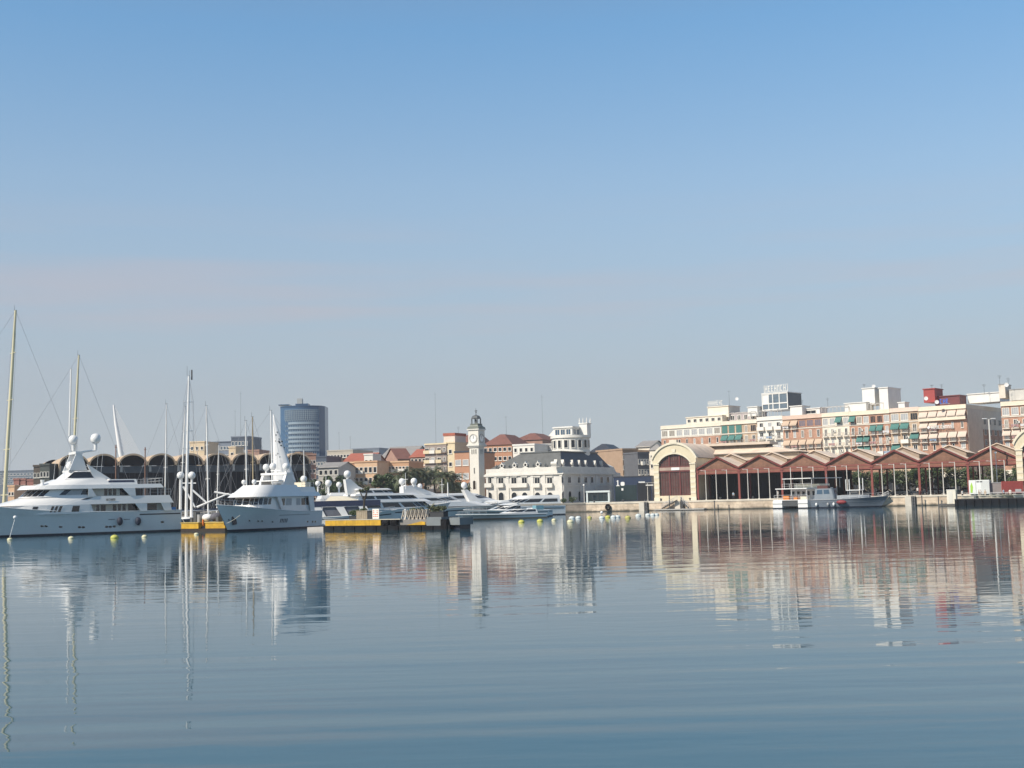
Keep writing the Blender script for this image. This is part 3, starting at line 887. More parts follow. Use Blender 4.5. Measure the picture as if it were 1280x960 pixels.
# roof pergolas and rails
def pergola(p0, p1, y0, y1, v, label):
    a, b_ = AF.U(p0, y1, v), AF.U(p1, y1, v); zb = AF.Z((p0 + p1) / 2, y1, v); h = AF.Z((p0 + p1) / 2, y0, v) - zb
    b = MB(); n = max(3, int((b_ - a) / 1.8))
    for i in range(n + 1):
        x = (b_ - a) * i / n
        b.box(x - .05, x + .05, 0, .1, 0, h - .1).box(x - .05, x + .05, 2.4, 2.5, 0, h - .1).box(x - .05, x + .05, -.2, 2.7, h, h + .1)
    b.box(0, b_ - a, 0, .1, h - .1, h).box(0, b_ - a, 2.4, 2.5, h - .1, h)
    tag(b.build('roof_pergola', mat('pergola_paint', (.5, .48, .45), .6, .08), None, None, AF.w(a, v, zb), AB), label, 'pergola', 'roof pergolas on the apartments')
pergola(911, 940, 515.5, 524, 1.2, 'white roof pergola above the green shutters')
pergola(1027, 1056, 508, 514, 1.2, 'thin roof pergola on the cream block')
pergola(1084, 1100, 504, 512, 1.2, 'thin roof pergola between the two white stair blocks')
pergola(948, 972, 513, 520, 1.0, 'cluttered roof pergola under the glass rooftop tower')
# ================================================================== the clock building
CW = mat('clock_building_cream', (.58, .565, .53), .8, .14, .4)
CT = mat('clock_building_trim', (.62, .60, .555), .75, .1)
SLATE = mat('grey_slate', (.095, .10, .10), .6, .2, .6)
SLATED = mat('dark_shade_slate', (.035, .042, .06), .55, .25, .6)
LEAD = mat('dark_lead', (.10, .11, .115), .5, .2)
VERD = mat('grey_green_dome', (.15, .165, .14), .5, .2)
KF = Frame(-7.5, 331.5, R(-30))
LEN = 23.0
cpt = KF.w(LEN)
RF_ = Frame(cpt.x, cpt.y, R(60))
DEP = RF_.U(767.5, 600)
t = thing('clock_building', 'ornate cream harbour building with slate mansard roof and white rotunda', 'harbour building', KF.w(0), KF.a)
ROOT = t
zc = KF.Z(690, 583.5)                              # parapet top
MB().box(0, LEN, 0, DEP, GZ, zc - 2.0).build('wall', CW, t)
b = MB()
b.box(-.5, LEN + .5, -.5, DEP + .5, zc - 2.0, zc - 1.55).box(-.28, LEN + .28, -.28, DEP + .28, zc - 1.55, zc - 1.3).box(-.05, LEN + .05, -.05, DEP + .05, zc - 1.3, zc)
b.build('cornice', CT, t)
zm = KF.Z(650, 609.5)
for x in [KF.U(560 + X / 8, 600) for X in (478, 600, 845, 965)] + [LEN - .35, .35]:
    w_ = .32
    MB().box(x - w_, x + w_, -.22, -.003, GZ, zc - 2.0).box(x - w_ - .08, x + w_ + .08, -.3, -.003, zc - 2.5, zc - 2.2).box(x - w_ - .06, x + w_ + .06, -.3, -.003, GZ, GZ + 1).build('pilaster', CT, t)
for k, X in enumerate((412, 530, 660, 765, 893, 1018)):
    x = KF.U(560 + X / 8, 600)
    z0, z1 = KF.Z(560 + X / 8, 606), KF.Z(560 + X / 8, 597.5)
    ob('window', win_mesh(1.75, z1 - z0 + .15, CT, PANE, mull=1), t, (x, -.003, z0))
    MB().box(x - 1.0, x + 1.0, -.3, -.003, z1 + .25, z1 + .5).box(x - .8, x + .8, -.16, -.003, z1 + .08, z1 + .25).build('window_hood', CT, t)
    if k not in (2, 3):
        ob('balcony', balc_mesh(2.1, .85, CT, CT), t, (x, -.003, z0 - .55))
    ob('arched_window', win_mesh(1.6, KF.Z(560 + X / 8, 615.5) - GZ - .4, CT, PANE, arch=True), t, (x, -.003, GZ + .4))
xm = (KF.U(642.5) + KF.U(655.6)) / 2
ob('balcony', balc_mesh(5.4, .95, CT, CT), t, (xm, -.003, KF.Z(650, 606) - .55))
# right facade: its own local offsets along y at x = LEN
for X in (188, 253, 350, 415, 478, 575, 637):
    y = RF_.U(680 + X / 8, 600)
    z0, z1 = RF_.Z(680 + X / 8, 604), RF_.Z(680 + X / 8, 596.5)
    ob('window', win_mesh(1.75, z1 - z0 + .15, CT, PANE, mull=1), t, (LEN + .003, y, z0), R(90))
    ob('arched_window', win_mesh(1.6, RF_.Z(680 + X / 8, 614) - GZ - .4, CT, PANE, arch=True), t, (LEN + .003, y, GZ + .4), R(90))
for y in (.5, DEP * .33, DEP * .63, DEP - .5):
    MB().box(LEN + .003, LEN + .25, y - .4, y + .4, GZ, zc - 2.0).build('pilaster', CT, t)
MB().box(LEN + .003, LEN + .16, .95, DEP * .33 - .45, zm, zm + .3).build('string_course', CT, t)
MB().box(LEN + .003, LEN + .16, DEP * .63 + .45, DEP - .95, zm, zm + .3).build('string_course', CT, t)
# mansard
zr = KF.Z(640, 568.0, 6)
a0 = 5.0
b = MB()
o = [(.6, .6), (LEN - .6, .6), (LEN - .6, DEP - .6), (.6, DEP - .6)]
i_ = [(a0 + 3.4, 4.2), (LEN - 2.6, 4.2), (LEN - 2.6, DEP - 5), (a0 + 3.4, DEP - 5)]
for k in range(4):
    p, q = o[k], o[(k + 1) % 4]; r_, s_ = i_[k], i_[(k + 1) % 4]
    b.quad((*p, zc - .06), (*q, zc - .06), (*s_, zr), (*r_, zr), 1 if k in (1, 3) else 0)  # side slopes take the darker slate, shade put into their colour
b.face([(*p, zr) for p in i_], 2)
b.build('mansard_roof', [SLATE, SLATED, LEAD], t)
MB().slab([(p[0] + (.25 if k in (1, 2) else -.25), p[1] + (.25 if k > 1 else -.25)) for k, p in enumerate(i_)], zr + .003, zr + .3).build('roof_coping', LEAD, t)
dm = MB()
def dormer(w, h):
    b = MB(); n = 10
    for i in range(n):
        a1, a2 = math.pi * i / n * 2, math.pi * (i + 1) / n * 2
        b.prism([(w * .30 * math.cos(a1), h * .5 + w * .30 * math.sin(a1)), (w * .5 * math.cos(a1), h * .5 + w * .5 * math.sin(a1)), (w * .5 * math.cos(a2), h * .5 + w * .5 * math.sin(a2)), (w * .3 * math.cos(a2), h * .5 + w * .3 * math.sin(a2))], -.3, 1.4)
    b.face([(w * .31 * math.cos(2 * math.pi * i / n), .0, h * .5 + w * .31 * math.sin(2 * math.pi * i / n)) for i in range(n)], 1)
    b.box(-w * .62, w * .62, -.35, 1.2, 0, h * .12)
    b.prism([(-w * .18, h * .5 + w * .46), (w * .18, h * .5 + w * .46), (0, h * 1.15)], -.3, .6)
    return b.mesh('dormer', [CT, PANE])
dme = dormer(1.2, 1.55); dme2 = dormer(1.0, 1.6)
for X in (545, 670, 780, 905):
    ob('dormer', dme, t, (KF.U(560 + X / 8, 580, .9), .75, zc))
for X in (150, 218, 308, 378, 442, 535, 600):
    ob('dormer', dme2, t, (LEN - .8, RF_.U(680 + X / 8, 580), zc), R(90))
um = MB()
for X in (480, 610, 850, 970):
    x = KF.U(560 + X / 8, 582)
    MB().lathe([(.1, 0), (.14, .2), (.34, .5), (.3, .8), (.12, .95), (.05, 1.3)], (x, .2, zc + .003), 8).build('roof_urn', LEAD, t, 40)
# rotunda on the roof
px_c = 713
cz = onz
Dr = 341
L_, R__ = at(688.5, 548, Dr), at(738, 548, Dr)
rc = (L_ + R__) / 2; rr = (R__ - L_).length / 2
loc = Vector(rc) - KF.w(0); lu, lv = loc.dot(KF.u), loc.dot(KF.v)
z0 = at(713, 565, Dr).z; z1 = at(713, 548.5, Dr).z; z2 = at(713, 536, Dr).z
b = MB()
b.lathe([(rr * .98, z0 - 1.2), (rr * .98, z0), (rr * .95, z0 + .2), (rr * .95, z1), (rr * 1.02, z1 + .1), (rr * 1.02, z1 + .8), (rr * .9, z1 + .8), (rr * .9, z1 + .4), (0.1, z1 + .4)], (lu, lv, 0), 28)
b.build('rotunda', WR, t, 35)
xl, xr, yf, yb = lu - rr * .62, lu + rr * .42, lv - rr * .62, lv + rr * .6
MB().box(xl, xr, yf, yb, z1 + .45, z2 + .1).box(xl - .25, xr + .3, yf - .3, yb + .2, z2 + .103, z2 + .5).build('lantern_room', WB2, t)
v = MB(); v.prism([(lu - rr * .97, z1 + .9), (xl - .004, z1 + .9), (xl - .004, z2)], yf + .3, yb - .3); v.build('sloping_wall', WB2, t)
wm = win_mesh(1.25, 2.3, WR, PANE, mull=0, sill=False)
for k in range(8):
    a = R(-90 - 50 + k * 21)
    ob('window', wm, t, (lu + rr * .962 * math.cos(a), lv + rr * .962 * math.sin(a), z0 + .9), a + R(90))
for k in range(3):
    ob('lantern_window', win_mesh((xr - xl) * .27, (z2 - z1) * .62, WR, GLASSB, mull=1, sill=False), t, (xl + (xr - xl) * (.2 + .3 * k), yf - .003, z1 + .9))
    ob('lantern_window', win_mesh((yb - yf) * .25, (z2 - z1) * .62, WR, GLASSB, mull=1, sill=False), t, (xr + .003, yf + (yb - yf) * (.2 + .3 * k), z1 + .9), R(90))
# little white turret with pinnacles at its right
tp = at(731.5, 540, Dr) - KF.w(0); tu, tv = tp.dot(KF.u), tp.dot(KF.v)
zt0, zt1 = z1 + .5, at(731, 530, Dr).z
b = MB().box(tu - 1.15, tu + 1.15, tv - 1.15, tv + 1.15, zt0, zt1).box(tu - 1.35, tu + 1.35, tv - 1.35, tv + 1.35, zt1, zt1 + .25)
b.build('turret', WB2, t)
for dx in (-1.1, 0, 1.1):
    for dy in (-1.1, 1.1):
        MB().lathe([(.18, 0), (.18, .5), (.22, .55), (.03, 1.5)], (tu + dx, tv + dy, zt1 + .25), 6).build('pinnacle', WB2, t)
# low scrolled wing beyond the shaded side
y0w = RF_.U(769, 600); y1w = RF_.U(777, 600)
zw = RF_.Z(770, 590)
b = MB()
b.box(LEN - 9, LEN - .3, DEP + .003, DEP + 6, GZ, zw - 1)
pts = [(LEN - 9, zw - 1), (LEN - .3, zw - 1), (LEN - .3, zw - .3), (LEN - 1.6, zw), (LEN - 2.4, zw + 1.6), (LEN - 4.6, zw + 2.6), (LEN - 6.8, zw + 1.6), (LEN - 7.7, zw), (LEN - 9, zw - .3)]
b.prism(pts, DEP + .6, DEP + 5)
b.build('scrolled_wing', CW, t)

# ------------------------------------------------------------------ clock tower
TU0, TU1 = KF.U(587.6, 600), KF.U(598.9, 600)
tw = TU1 - TU0
TD = tw * 1.02
t = thing('clock_tower', 'slim white clock tower with a round dial, lantern and cross finial', 'clock tower', KF.w(TU0), KF.a)
TW = mat('tower_white_render', (.66, .63, .57), .8, .06, .5)
Z = lambda y: KF.Z(593, y)
zb, zc1, zc2 = Z(557.5), Z(555), Z(537.5)
MB().box(0, tw, 0, TD, GZ, zb).build('shaft', TW, t)
b = MB()
b.box(-.55, tw + .55, -.55, TD + .55, zb, zb + .35).box(-.35, tw + .35, -.35, TD + .35, zb + .35, zb + .7).box(-.3, tw + .3, -.3, TD + .3, zb - .35, zb)
b.build('belt_cornice', CT, t)
MB().box(-.18, tw + .18, -.18, TD + .18, zb + .7, zc2).build('clock_chamber', TW, t)
b = MB()
b.box(-.45, tw + .45, -.45, TD + .45, zc2, zc2 + .3)
b.build('upper_cornice', CT, t)
cx, cy = tw / 2, TD / 2
zd1, zl0, zl1, zl2 = Z(530.5), Z(530.3), Z(523), Z(518)
b = MB()
pr = [(.5 * tw + .35, zc2 + .3), (.5 * tw + .3, zc2 + .8), (.5 * tw - .05, zd1 - .5), (.5 * tw - .35, zd1)]
for (ra, za), (rb, zb_) in zip(pr, pr[1:]):
    A = [(cx - ra, cy - ra, za), (cx + ra, cy - ra, za), (cx + ra, cy + ra, za), (cx - ra, cy + ra, za)]
    B = [(cx - rb, cy - rb, zb_), (cx + rb, cy - rb, zb_), (cx + rb, cy + rb, zb_), (cx - rb, cy + rb, zb_)]
    for k in range(4): b.quad(A[k], A[(k + 1) % 4], B[(k + 1) % 4], B[k])
b.box(cx - tw * .42, cx + tw * .42, cy - tw * .42, cy + tw * .42, zd1 + .003, zd1 + .25)
b.build('dome_roof', VERD, t)
for sx in (-1, 1):
    for sy in (-1, 1):
        MB().box(cx + sx * tw * .3 - .12, cx + sx * tw * .3 + .12, cy + sy * tw * .3 - .12, cy + sy * tw * .3 + .12, zd1 + .25, zl1).build('lantern_column', LEAD, t)
MB().lathe([(.3, zd1 + .25), (.34, zl1 - .6), (.5, zl1 - .9 + .2), (.2, zl1 - .2)], (cx, cy, 0), 8).build('bell', LEAD, t, 50)
MB().lathe([(tw * .46, zl1), (tw * .46, zl1 + .2), (tw * .34, zl1 + .75), (.14, zl2), (.08, zl2 + .3)], (cx, cy, 0), 8).build('lantern_cap', LEAD, t, 30)
zt = Z(510)
MB().tube((cx, cy, zl2), (cx, cy, zt), .07, .05, 6).ball((cx, cy, zl2 + .6), .2).box(cx - .45, cx + .45, cy - .05, cy + .05, zt - .75, zt - .62).ball((cx, cy, zt - .7), .22, .22, .22).build('finial_cross', DGREY, t)
def dial(x, y, z, rz):
    b = MB(); n = 20; r = 1.02
    for i in range(n):
        a1, a2 = 2 * math.pi * i / n, 2 * math.pi * (i + 1) / n
        b.prism([(r * math.cos(a1), r * math.sin(a1)), (1.22 * r * math.cos(a1), 1.22 * r * math.sin(a1)), (1.22 * r * math.cos(a2), 1.22 * r * math.sin(a2)), (r * math.cos(a2), r * math.sin(a2))], -.14, 0, 0)
    b.face([(r * math.cos(2 * math.pi * i / n), -.04, r * math.sin(2 * math.pi * i / n)) for i in range(n)], 1)
    d = b.build('clock_dial', [mat('dial_ring', (.42, .40, .36), .6, .1), WHITE], t, None, (x, y, z), rz)
    h = MB()
    for i in range(12):
        a = 2 * math.pi * i / 12; rr_ = .86
        h.box(rr_ * math.cos(a) - .05, rr_ * math.cos(a) + .05, -.06, -.045, rr_ * math.sin(a) - .05, rr_ * math.sin(a) + .05)
    h.build('hour_marks', DGREY, d)
    MB().box(-.045, .045, -.085, -.065, -.15, .78).build('minute_hand', DGREY, d)
    MB().prism([(-.05, -.1), (.05, -.1), (.16, .5), (.08, .53)], -.064, -.048).build('hour_hand', DGREY, d)
dial(tw / 2, -.183, Z(548), 0)
dial(tw + .183, TD / 2, Z(548), R(90))
for x in (.28, .5, .72):
    ob('slit_window', win_mesh(.28, 1.3, TW, PANE, sill=False, mull=0), t, (tw * x, -.003, Z(567.5)))
    ob('slit_window', win_mesh(.28, 1.3, TW, PANE, sill=False, mull=0), t, (tw + .003, TD * x, Z(567.5)), R(90))
ob('slit_window', win_mesh(.35, 1.6, TW, PANE, sill=False, mull=0), t, (tw * .5, -.003, Z(592)))
ob('arched_window', win_mesh(.8, 2.3, CT, PANEB, arch=True), t, (tw * .48, -.003, Z(611.5)))

# ------------------------------------------------------------------ dark blue box building with the white 1
p = at(768, 628, 322)
BFm = Frame(p.x, p.y, R(-12))
Wb = BFm.U(814.5, 600)
zt = BFm.Z(790, 596.5)
NAVYB = mat('navy_cladding', (.020, .034, .075), .45, .2, .3)
t = thing('box_building', 'dark navy blue box building marked with a white figure 1', 'building', BFm.w(0), BFm.a)
MB().box(0, Wb, 0, 22, GZ, zt).build('wall', NAVYB, t)
MB().box(-.1, Wb + .1, -.1, 22.1, zt, zt + .3).build('roof_edge', mat('dark_roof_edge', (.03, .035, .05), .6, .1), t)
MB().box(.3, Wb * .6, -.06, -.003, GZ + .2, GZ + 4.2).build('glazed_front', mat('dark_teal_glass', (.02, .035, .04), .12, .2), t)
MB().box(Wb * .62, Wb - .3, -.12, -.003, GZ, GZ + 4.6).build('dark_door', mat('black_door', (.006, .008, .014), .5, .1), t)
x1, z1 = BFm.uz(772.2, 604)
b = MB().box(x1 - .12, x1 + .16, -.1, -.003, z1 - .4, z1 + .75).prism([(x1 - .36, z1 + .4), (x1 - .12, z1 + .5), (x1 - .12, z1 + .75)], -.1, -.003).prism([(x1 - .5, z1 - .75), (x1 + .54, z1 - .75), (x1 + .16, z1 - .4), (x1 - .12, z1 - .4)], -.1, -.003)
b.build('white_figure', WHITE, t)
x2, z2 = BFm.uz(778.3, 604.8)
b = MB(); n = 16
b.prism([(x2 + .52 * math.copysign(abs(math.cos(2 * math.pi * i / n)) ** .6, math.cos(2 * math.pi * i / n)), z2 + .52 * math.copysign(abs(math.sin(2 * math.pi * i / n)) ** .6, math.sin(2 * math.pi * i / n))) for i in range(n)], -.1, -.003)
b.build('white_disc', WHITE, t)
x3, z3 = BFm.uz(778, 611.7)
MB().box(x3 - .25, x3 + .25, -.1, -.003, z3 - .3, z3 + .3).build('white_square', WHITE, t)

# white framed glass kiosk on the quay
p = at(733, 629, 308)
KFm = Frame(p.x, p.y, R(-10))
Wk = KFm.U(762, 620); zk = KFm.Z(747, 613.3)
t = thing('glass_kiosk', 'white framed glass kiosk on the quay before the shaded side of the clock building', 'kiosk', KFm.w(0, 0, 0), KFm.a)
PALEF = mat('pale_aqua_frame', (.60, .66, .66), .5, .05)
b = MB()
b.box(0, .42, 0, 4, GZ, zk - .45).box(Wk - .42, Wk, 0, 4, GZ, zk - .45).box(-.05, Wk + .05, -.1, 4.1, zk - .45, zk)
b.build('frame', PALEF, t)
MB().box(.425, Wk - .425, .3, .36, GZ + .25, zk - .46).build('glass_front', mat('kiosk_glass', (.03, .045, .05), .06, .2, .4, spec=.7), t)
MB().box(.425, Wk - .425, .28, .4, GZ + .02, GZ + .245).build('base_sill', PALEF, t)
MB().box(.425, Wk - .425, 3.6, 3.7, GZ, zk - .46).build('back_wall', DGREY, t)
for i in (1, 2, 3):
    MB().box(Wk * i / 4 - .04, Wk * i / 4 + .04, .2, .29, GZ + .25, zk - .46).build('mullion', DGREY, t)
def pole(px, yb, yt, D, label, kind='globe', r=.07, m=None):
    a = at(px, yb, D); h = at(px, yt, D).z - GZ
    t = thing('street_lamp', label, 'street lamp', (a.x, a.y, GZ), 0, 'street lamps on the quay')
    MB().tube((0, 0, 0), (0, 0, h), r * 1.2, r * .8, 7).box(-.15, .15, -.15, .15, 0, .15).build('post', m or LAMPW, t)
    if kind == 'globe': MB().ball((0, 0, h + .2), .26).build('lamp_globe', WHITE, t, 60)
    elif kind == 'tee':
        MB().box(-1.7, 1.7, -.08, .08, h - .04, h + .04).build('cross_arm', m or LAMPW, t)
        MB().box(-2.1, -.6, -.2, .2, h + .05, h + .35).build('lamp_head', WHITE, t)
        MB().box(-.4, 1.4, -.2, .2, h - .7, h - .45).build('lamp_head', WHITE, t)
    elif kind == 'flat':
        MB().box(-.9, .9, -.1, .1, h, h + .08).build('cross_arm', m or LAMPW, t)
        for s in (-1, 1): MB().box(s * .9 - .45, s * .9 + .45, -.16, .16, h + .09, h + .24).build('lamp_head', WHITE, t)
    return t
pole(730.5, 630, 607.5, 306, 'small globe lamp at the left corner of the glass kiosk')
pole(810, 628, 603.5, 300, 'lamp with a double white head before the navy box building', 'tee')
pole(1241.6, 617, 524, 258, 'very tall pale floodlight mast with a flat head at the right end', 'flat', .17)
pole(1247.5, 617, 567, 259, 'lamp post with a single white globe right of the tall floodlight mast', 'globe', .09)

# ================================================================== the town behind
def blk(name, label, cat, p0, p1, yt, D, ang, dep, wm, rows=0, cols=0, wmat=None, wsize=(1.1, 1.4), roof=None, rm=None, roofh=3.0, ztop=None, fh=3.0, group='town buildings behind the marina', skip=0.0, base=GZ, band=None, bal=None, awn=None, seed=0, top=1.6, cols2=0, fr=None):
    p = at(p0, yt, D)
    f = Frame(p.x, p.y, R(ang))
    W = f.U(p1, yt)
    zt = p.z if ztop is None else ztop
    t = thing(name, label, cat, f.w(0), f.a, group)
    MB().box(0, W, 0, dep, base, zt).build('wall', wm, t)
    rr = random.Random(seed + int(p0))
    if roof == 'gable':                                      # ridge along the wall
        b = MB()
        for s in (0, 1):
            y0, y1 = (-.5, dep / 2) if s == 0 else (dep + .5, dep / 2)
            b.quad((-.5, y0, zt - .25), (W + .5, y0, zt - .25), (W + .5, y1, zt + roofh), (-.5, y1, zt + roofh))
        b.face([(0, 0, zt), (0, dep / 2, zt + roofh - .3), (0, dep, zt)], 1); b.face([(W, 0, zt), (W, dep, zt), (W, dep / 2, zt + roofh - .3)], 1)
        b.build('roof', [rm, wm], t)
    elif roof == 'hip':
        b = MB(); k = min(W, dep) * .42
        o = [(-.4, -.4), (W + .4, -.4), (W + .4, dep + .4), (-.4, dep + .4)]; i_ = [(k, k), (W - k, k), (W - k, dep - k), (k, dep - k)]
        for q in range(4):
            b.quad((*o[q], zt + .004), (*o[(q + 1) % 4], zt + .004), (*i_[(q + 1) % 4], zt + roofh), (*i_[q], zt + roofh))
        b.face([(*q, zt + roofh) for q in i_])
        b.build('roof', rm, t)
    else:
        MB().box(-.15, W + .15, -.2, dep + .15, zt, zt + (.5 if roof is None else .9)).build('parapet', rm or wm, t)
    if band:
        for j in range(1, rows + 1):
            MB().box(-.02, W + .02, -.12, -.003, zt - fh * j - .25, zt - fh * j + .35).build('slab_band', band, t)
    cw = W / max(1, cols)
    fmat = fr or WR
    for j in range(rows):
        z = zt - top - wsize[1] - fh * j
        if z < base: break
        for i in range(cols):
            if rr.random() < skip: continue
            ob('window', win_mesh(min(wsize[0], cw * .8), wsize[1], fmat, wmat or PANE, mull=0), t, (cw * (i + .5), -.003, z))
            if bal and rr.random() < bal: ob('balcony', balc_mesh(min(2.2, cw * .9), .8, BAND, WR if rr.random() < .6 else None), t, (cw * (i + .5), -.004, z - .15))
        for i in range(cols2):
            ob('window', win_mesh(wsize[0], wsize[1], fmat, PANE, mull=0), t, (W + .003, dep * (i + .5) / cols2, z), R(90))
    return t, W, zt, f
OR = mat('orange_render', (.50, .30, .18), .85, .1, .3)
ORB = mat('orange_brick', (.40, .21, .13), .85, .12, .3)
PALEO = mat('pale_orange_render', (.58, .39, .25), .85, .1)
CRB = mat('cream_block_render', (.60, .48, .33), .85, .08)
BGREY = mat('blue_grey_cladding', (.16, .19, .24), .6, .12)
BGD = mat('dark_blue_cladding', (.055, .075, .11), .5, .15)
BROWN = mat('brown_brick', (.17, .105, .075), .85, .12)
BRN2 = mat('rose_brick', (.33, .20, .155), .85, .12)
RTILE = mat('red_roof_tile', (.33, .10, .065), .85, .15, .5)
MTILE = mat('maroon_roof_tile', (.17, .075, .06), .85, .15, .5)
GTILE = mat('grey_roof', (.24, .23, .225), .8, .12)
GREYB = mat('pale_grey_block', (.42, .41, .39), .85, .1)
# between clock tower and sheds
blk('apartment_house', 'tan brick house with a scalloped top behind the navy box building', 'house', 771, 779, 564, 372, -35, 16, PALEO, 0, 0)
blk('apartment_house', 'shaded brown brick house with rows of small windows behind the navy box', 'house', 778, 797, 562.5, 368, 30, 14, mat('shaded_tan_brick', (.33, .23, .16), .85, .12), 5, 6, PANE, (.9, 1.3))
blk('apartment_house', 'dark grey house with blue balconies right behind the navy box', 'house', 797, 811, 567, 362, 30, 12, mat('dark_slate_render', (.10, .105, .12), .8, .15), 5, 4, GLASSB, (1.2, 1.5), bal=.7)
blk('apartment_house', 'sunlit cream gabled house peeping left of the arched pavilion', 'house', 795, 812, 558.5, 420, -30, 14, CRM, 2, 3, PANE, (1.1, 1.5), 'gable', GTILE, 2.2)
blk('apartment_house', 'cream house with a grey roof just above the pavilion shoulder', 'house', 812, 826, 563, 415, -30, 14, CRM, 2, 3, PANE, (1.0, 1.4), 'hip', GTILE, 2.0)
blk('apartment_house', 'dark roofed house between the clock building and the brick houses', 'house', 738, 765, 565, 400, -20, 16, GREYB, 2, 5, PANE, (1.1, 1.4), 'hip', SLATED, 2.6)
# behind the clock building
blk('apartment_house', 'terracotta house left of the clock tower with white shuttered windows', 'house', 568, 586.5, 566, 385, -25, 18, ORB, 4, 2, PANEL, (3.2, 1.9), None, SLATED, top=2.2, fh=4.2)
blk('roof_house', 'maroon tiled house with dark gable just left of the clock tower', 'house', 571, 592, 556, 425, -25, 16, BRN2, 0, 0, None, (1, 1), 'hip', MTILE, 3.4)
blk('roof_house', 'brick house with a broad maroon roof and a skylight right of the clock tower', 'house', 604, 640, 557, 410, -22, 18, ORB, 3, 6, PANE, (1.3, 1.4), 'hip', MTILE, 3.7, top=.8)
blk('roof_house', 'maroon roofed house behind the white terrace house', 'house', 642, 678, 551, 430, -22, 18, BRN2, 1, 5, PANE, (1.2, 1.3), 'hip', MTILE, 2.6)
blk('terrace_house', 'small white terraced house rising behind the slate mansard roof', 'house', 641, 668, 557.5, 392, -25, 12, WR, 3, 4, PANE, (1.1, 1.4), None, WB2, fh=3.0, top=.7)
blk('terrace_house', 'grey block with a low roof left of the white rotunda', 'house', 668, 690, 557, 400, -20, 14, GREYB, 2, 3, PANE, (1, 1.2))
# the stepped cream block left of the tower
CRS = mat('cream_stepped_render', (.62, .53, .36), .85, .08)
t, W, zt, f = blk('apartment_building', 'stepped cream and grey apartment block left of the clock tower', 'apartment building', 531, 558, 556.5, 415, -25, 18, mat('grey_mauve_render', (.27, .23, .21), .85, .1), 0, 0, None, (1, 1), None, CRS)
for j in range(5):
    for k, (fx, ww, mm) in enumerate(((.10, 2.2, CRS), (.36, 2.0, WR), (.66, 2.1, CRS), (.9, 1.3, BROWN))):
        z = zt - 3.2 * j - 2.6
        ob('balcony', balc_mesh(ww, .7, mm, mm if k != 3 else None), t, (W * fx, -.004, z - .2))
        ob('window', win_mesh(ww * .75, 1.5, WR, PANEL if k == 1 else PANE, mull=1, sill=False), t, (W * fx, -.003, z + .1))
t, W, zt, f = blk('apartment_tower', 'cream stair tower with a pale pink top storey on the stepped block', 'apartment building', 557, 568.5, 554.5, 412, -25, 16, CRS, 4, 1, PANE, (1.3, 1.5), None, CRS, fh=4.2, top=2)
t, W, zt, f = blk('roof_room', 'pinkish roof room on top of the cream stair tower', 'rooftop structure', 554.5, 568.5, 545, 415, -25, 8, mat('pink_render', (.62, .52, .45), .85, .06), 0, 0, None, (1, 1), 'cap', RTILE, base=at(560, 555.5, 415).z)
# orange terraces left of it
blk('terrace_house', 'red roofed brick house with white windows left of the stepped block', 'house', 513, 532, 571, 425, -18, 14, ORB, 4, 4, PANE, (1.4, 1.4), 'gable', RTILE, 2.8, fh=3.1, top=.7, band=BAND)
blk('terrace_house', 'orange terrace house with a long top balcony behind the palms', 'house', 472, 511, 579, 395, -15, 14, OR, 3, 9, PANE, (1.5, 1.6), None, PALEO, fh=3.2, top=1.2, bal=.5)
blk('terrace_house', 'pale orange terrace house with arched balconies by the palm trees', 'house', 443, 471.5, 578.5, 385, -14, 14, PALEO, 4, 5, PANE, (1.7, 1.9), None, OR, fh=3.3, top=1.4, bal=.7)
blk('terrace_house', 'narrow terracotta house left of the pale orange terrace', 'house', 426, 443, 579.5, 388, -14, 14, ORB, 4, 3, PANEL, (1.1, 1.6), None, PALEO, fh=3.3)
blk('roof_house', 'low house with a bright red tiled roof behind the terraces', 'house', 430, 463, 576.5, 440, -14, 16, BRN2, 1, 6, PANE, (1.2, 1.2), 'gable', RTILE, 3.0)
blk('roof_house', 'big grey gabled house on the skyline above the orange terraces', 'house', 474, 512, 574, 470, -20, 22, GREYB, 1, 7, PANE, (1.0, 1.2), 'gable', GTILE, 5.0)
blk('roof_house', 'grey house with a dark sloping roof edge right of the big grey gable', 'house', 497, 514, 573, 455, 28, 12, BRN2, 0, 0, None, (1, 1), 'gable', MTILE, 4.0)
blk('apartment_house', 'hazy beige block on the skyline with a bright left corner', 'house', 409, 441, 564.5, 560, -20, 20, mat('hazy_beige', (.40, .36, .30), .85, .08), 2, 8, PANE, (1.3, 1.4))
blk('apartment_house', 'hazy blue grey block on the skyline above the red roof', 'house', 440, 474, 562, 600, -15, 20, BGREY, 2, 9, PANE, (1.4, 1.3))
blk('apartment_house', 'small white roofed house above the orange terraces', 'house', 455, 466, 569, 435, -15, 8, WR, 1, 2, PANE, (1, 1))
blk('apartment_house', 'pale grey house with a gable beside the dark round tree', 'house', 398, 423, 584, 372, -14, 14, GREYB, 3, 4, PANE, (1.2, 1.6), 'gable', GTILE, 1.6, fh=3.2, top=.9)
blk('apartment_house', 'rose brick block with pale bands below the blue glass tower', 'house', 381, 395, 569, 400, 10, 12, BRN2, 6, 3, PANE, (1.2, 1.3), None, BRN2, fh=3.0, band=mat('rose_band', (.42, .33, .28), .85, .08))
blk('apartment_house', 'dark brown block in front of the blue glass tower', 'house', 361, 381, 572, 408, 12, 14, BROWN, 4, 5, PANE, (1.2, 1.4))
blk('apartment_house', 'narrow orange slab house beside the dark brown block', 'house', 370, 375, 567, 398, -20, 8, OR, 2, 1, PANE, (1, 1.4))
blk('apartment_house', 'dark blue grey block right behind the rose brick block', 'house', 393, 408, 572, 430, -14, 14, BGD, 3, 4, GLASSB, (1.2, 1.4))
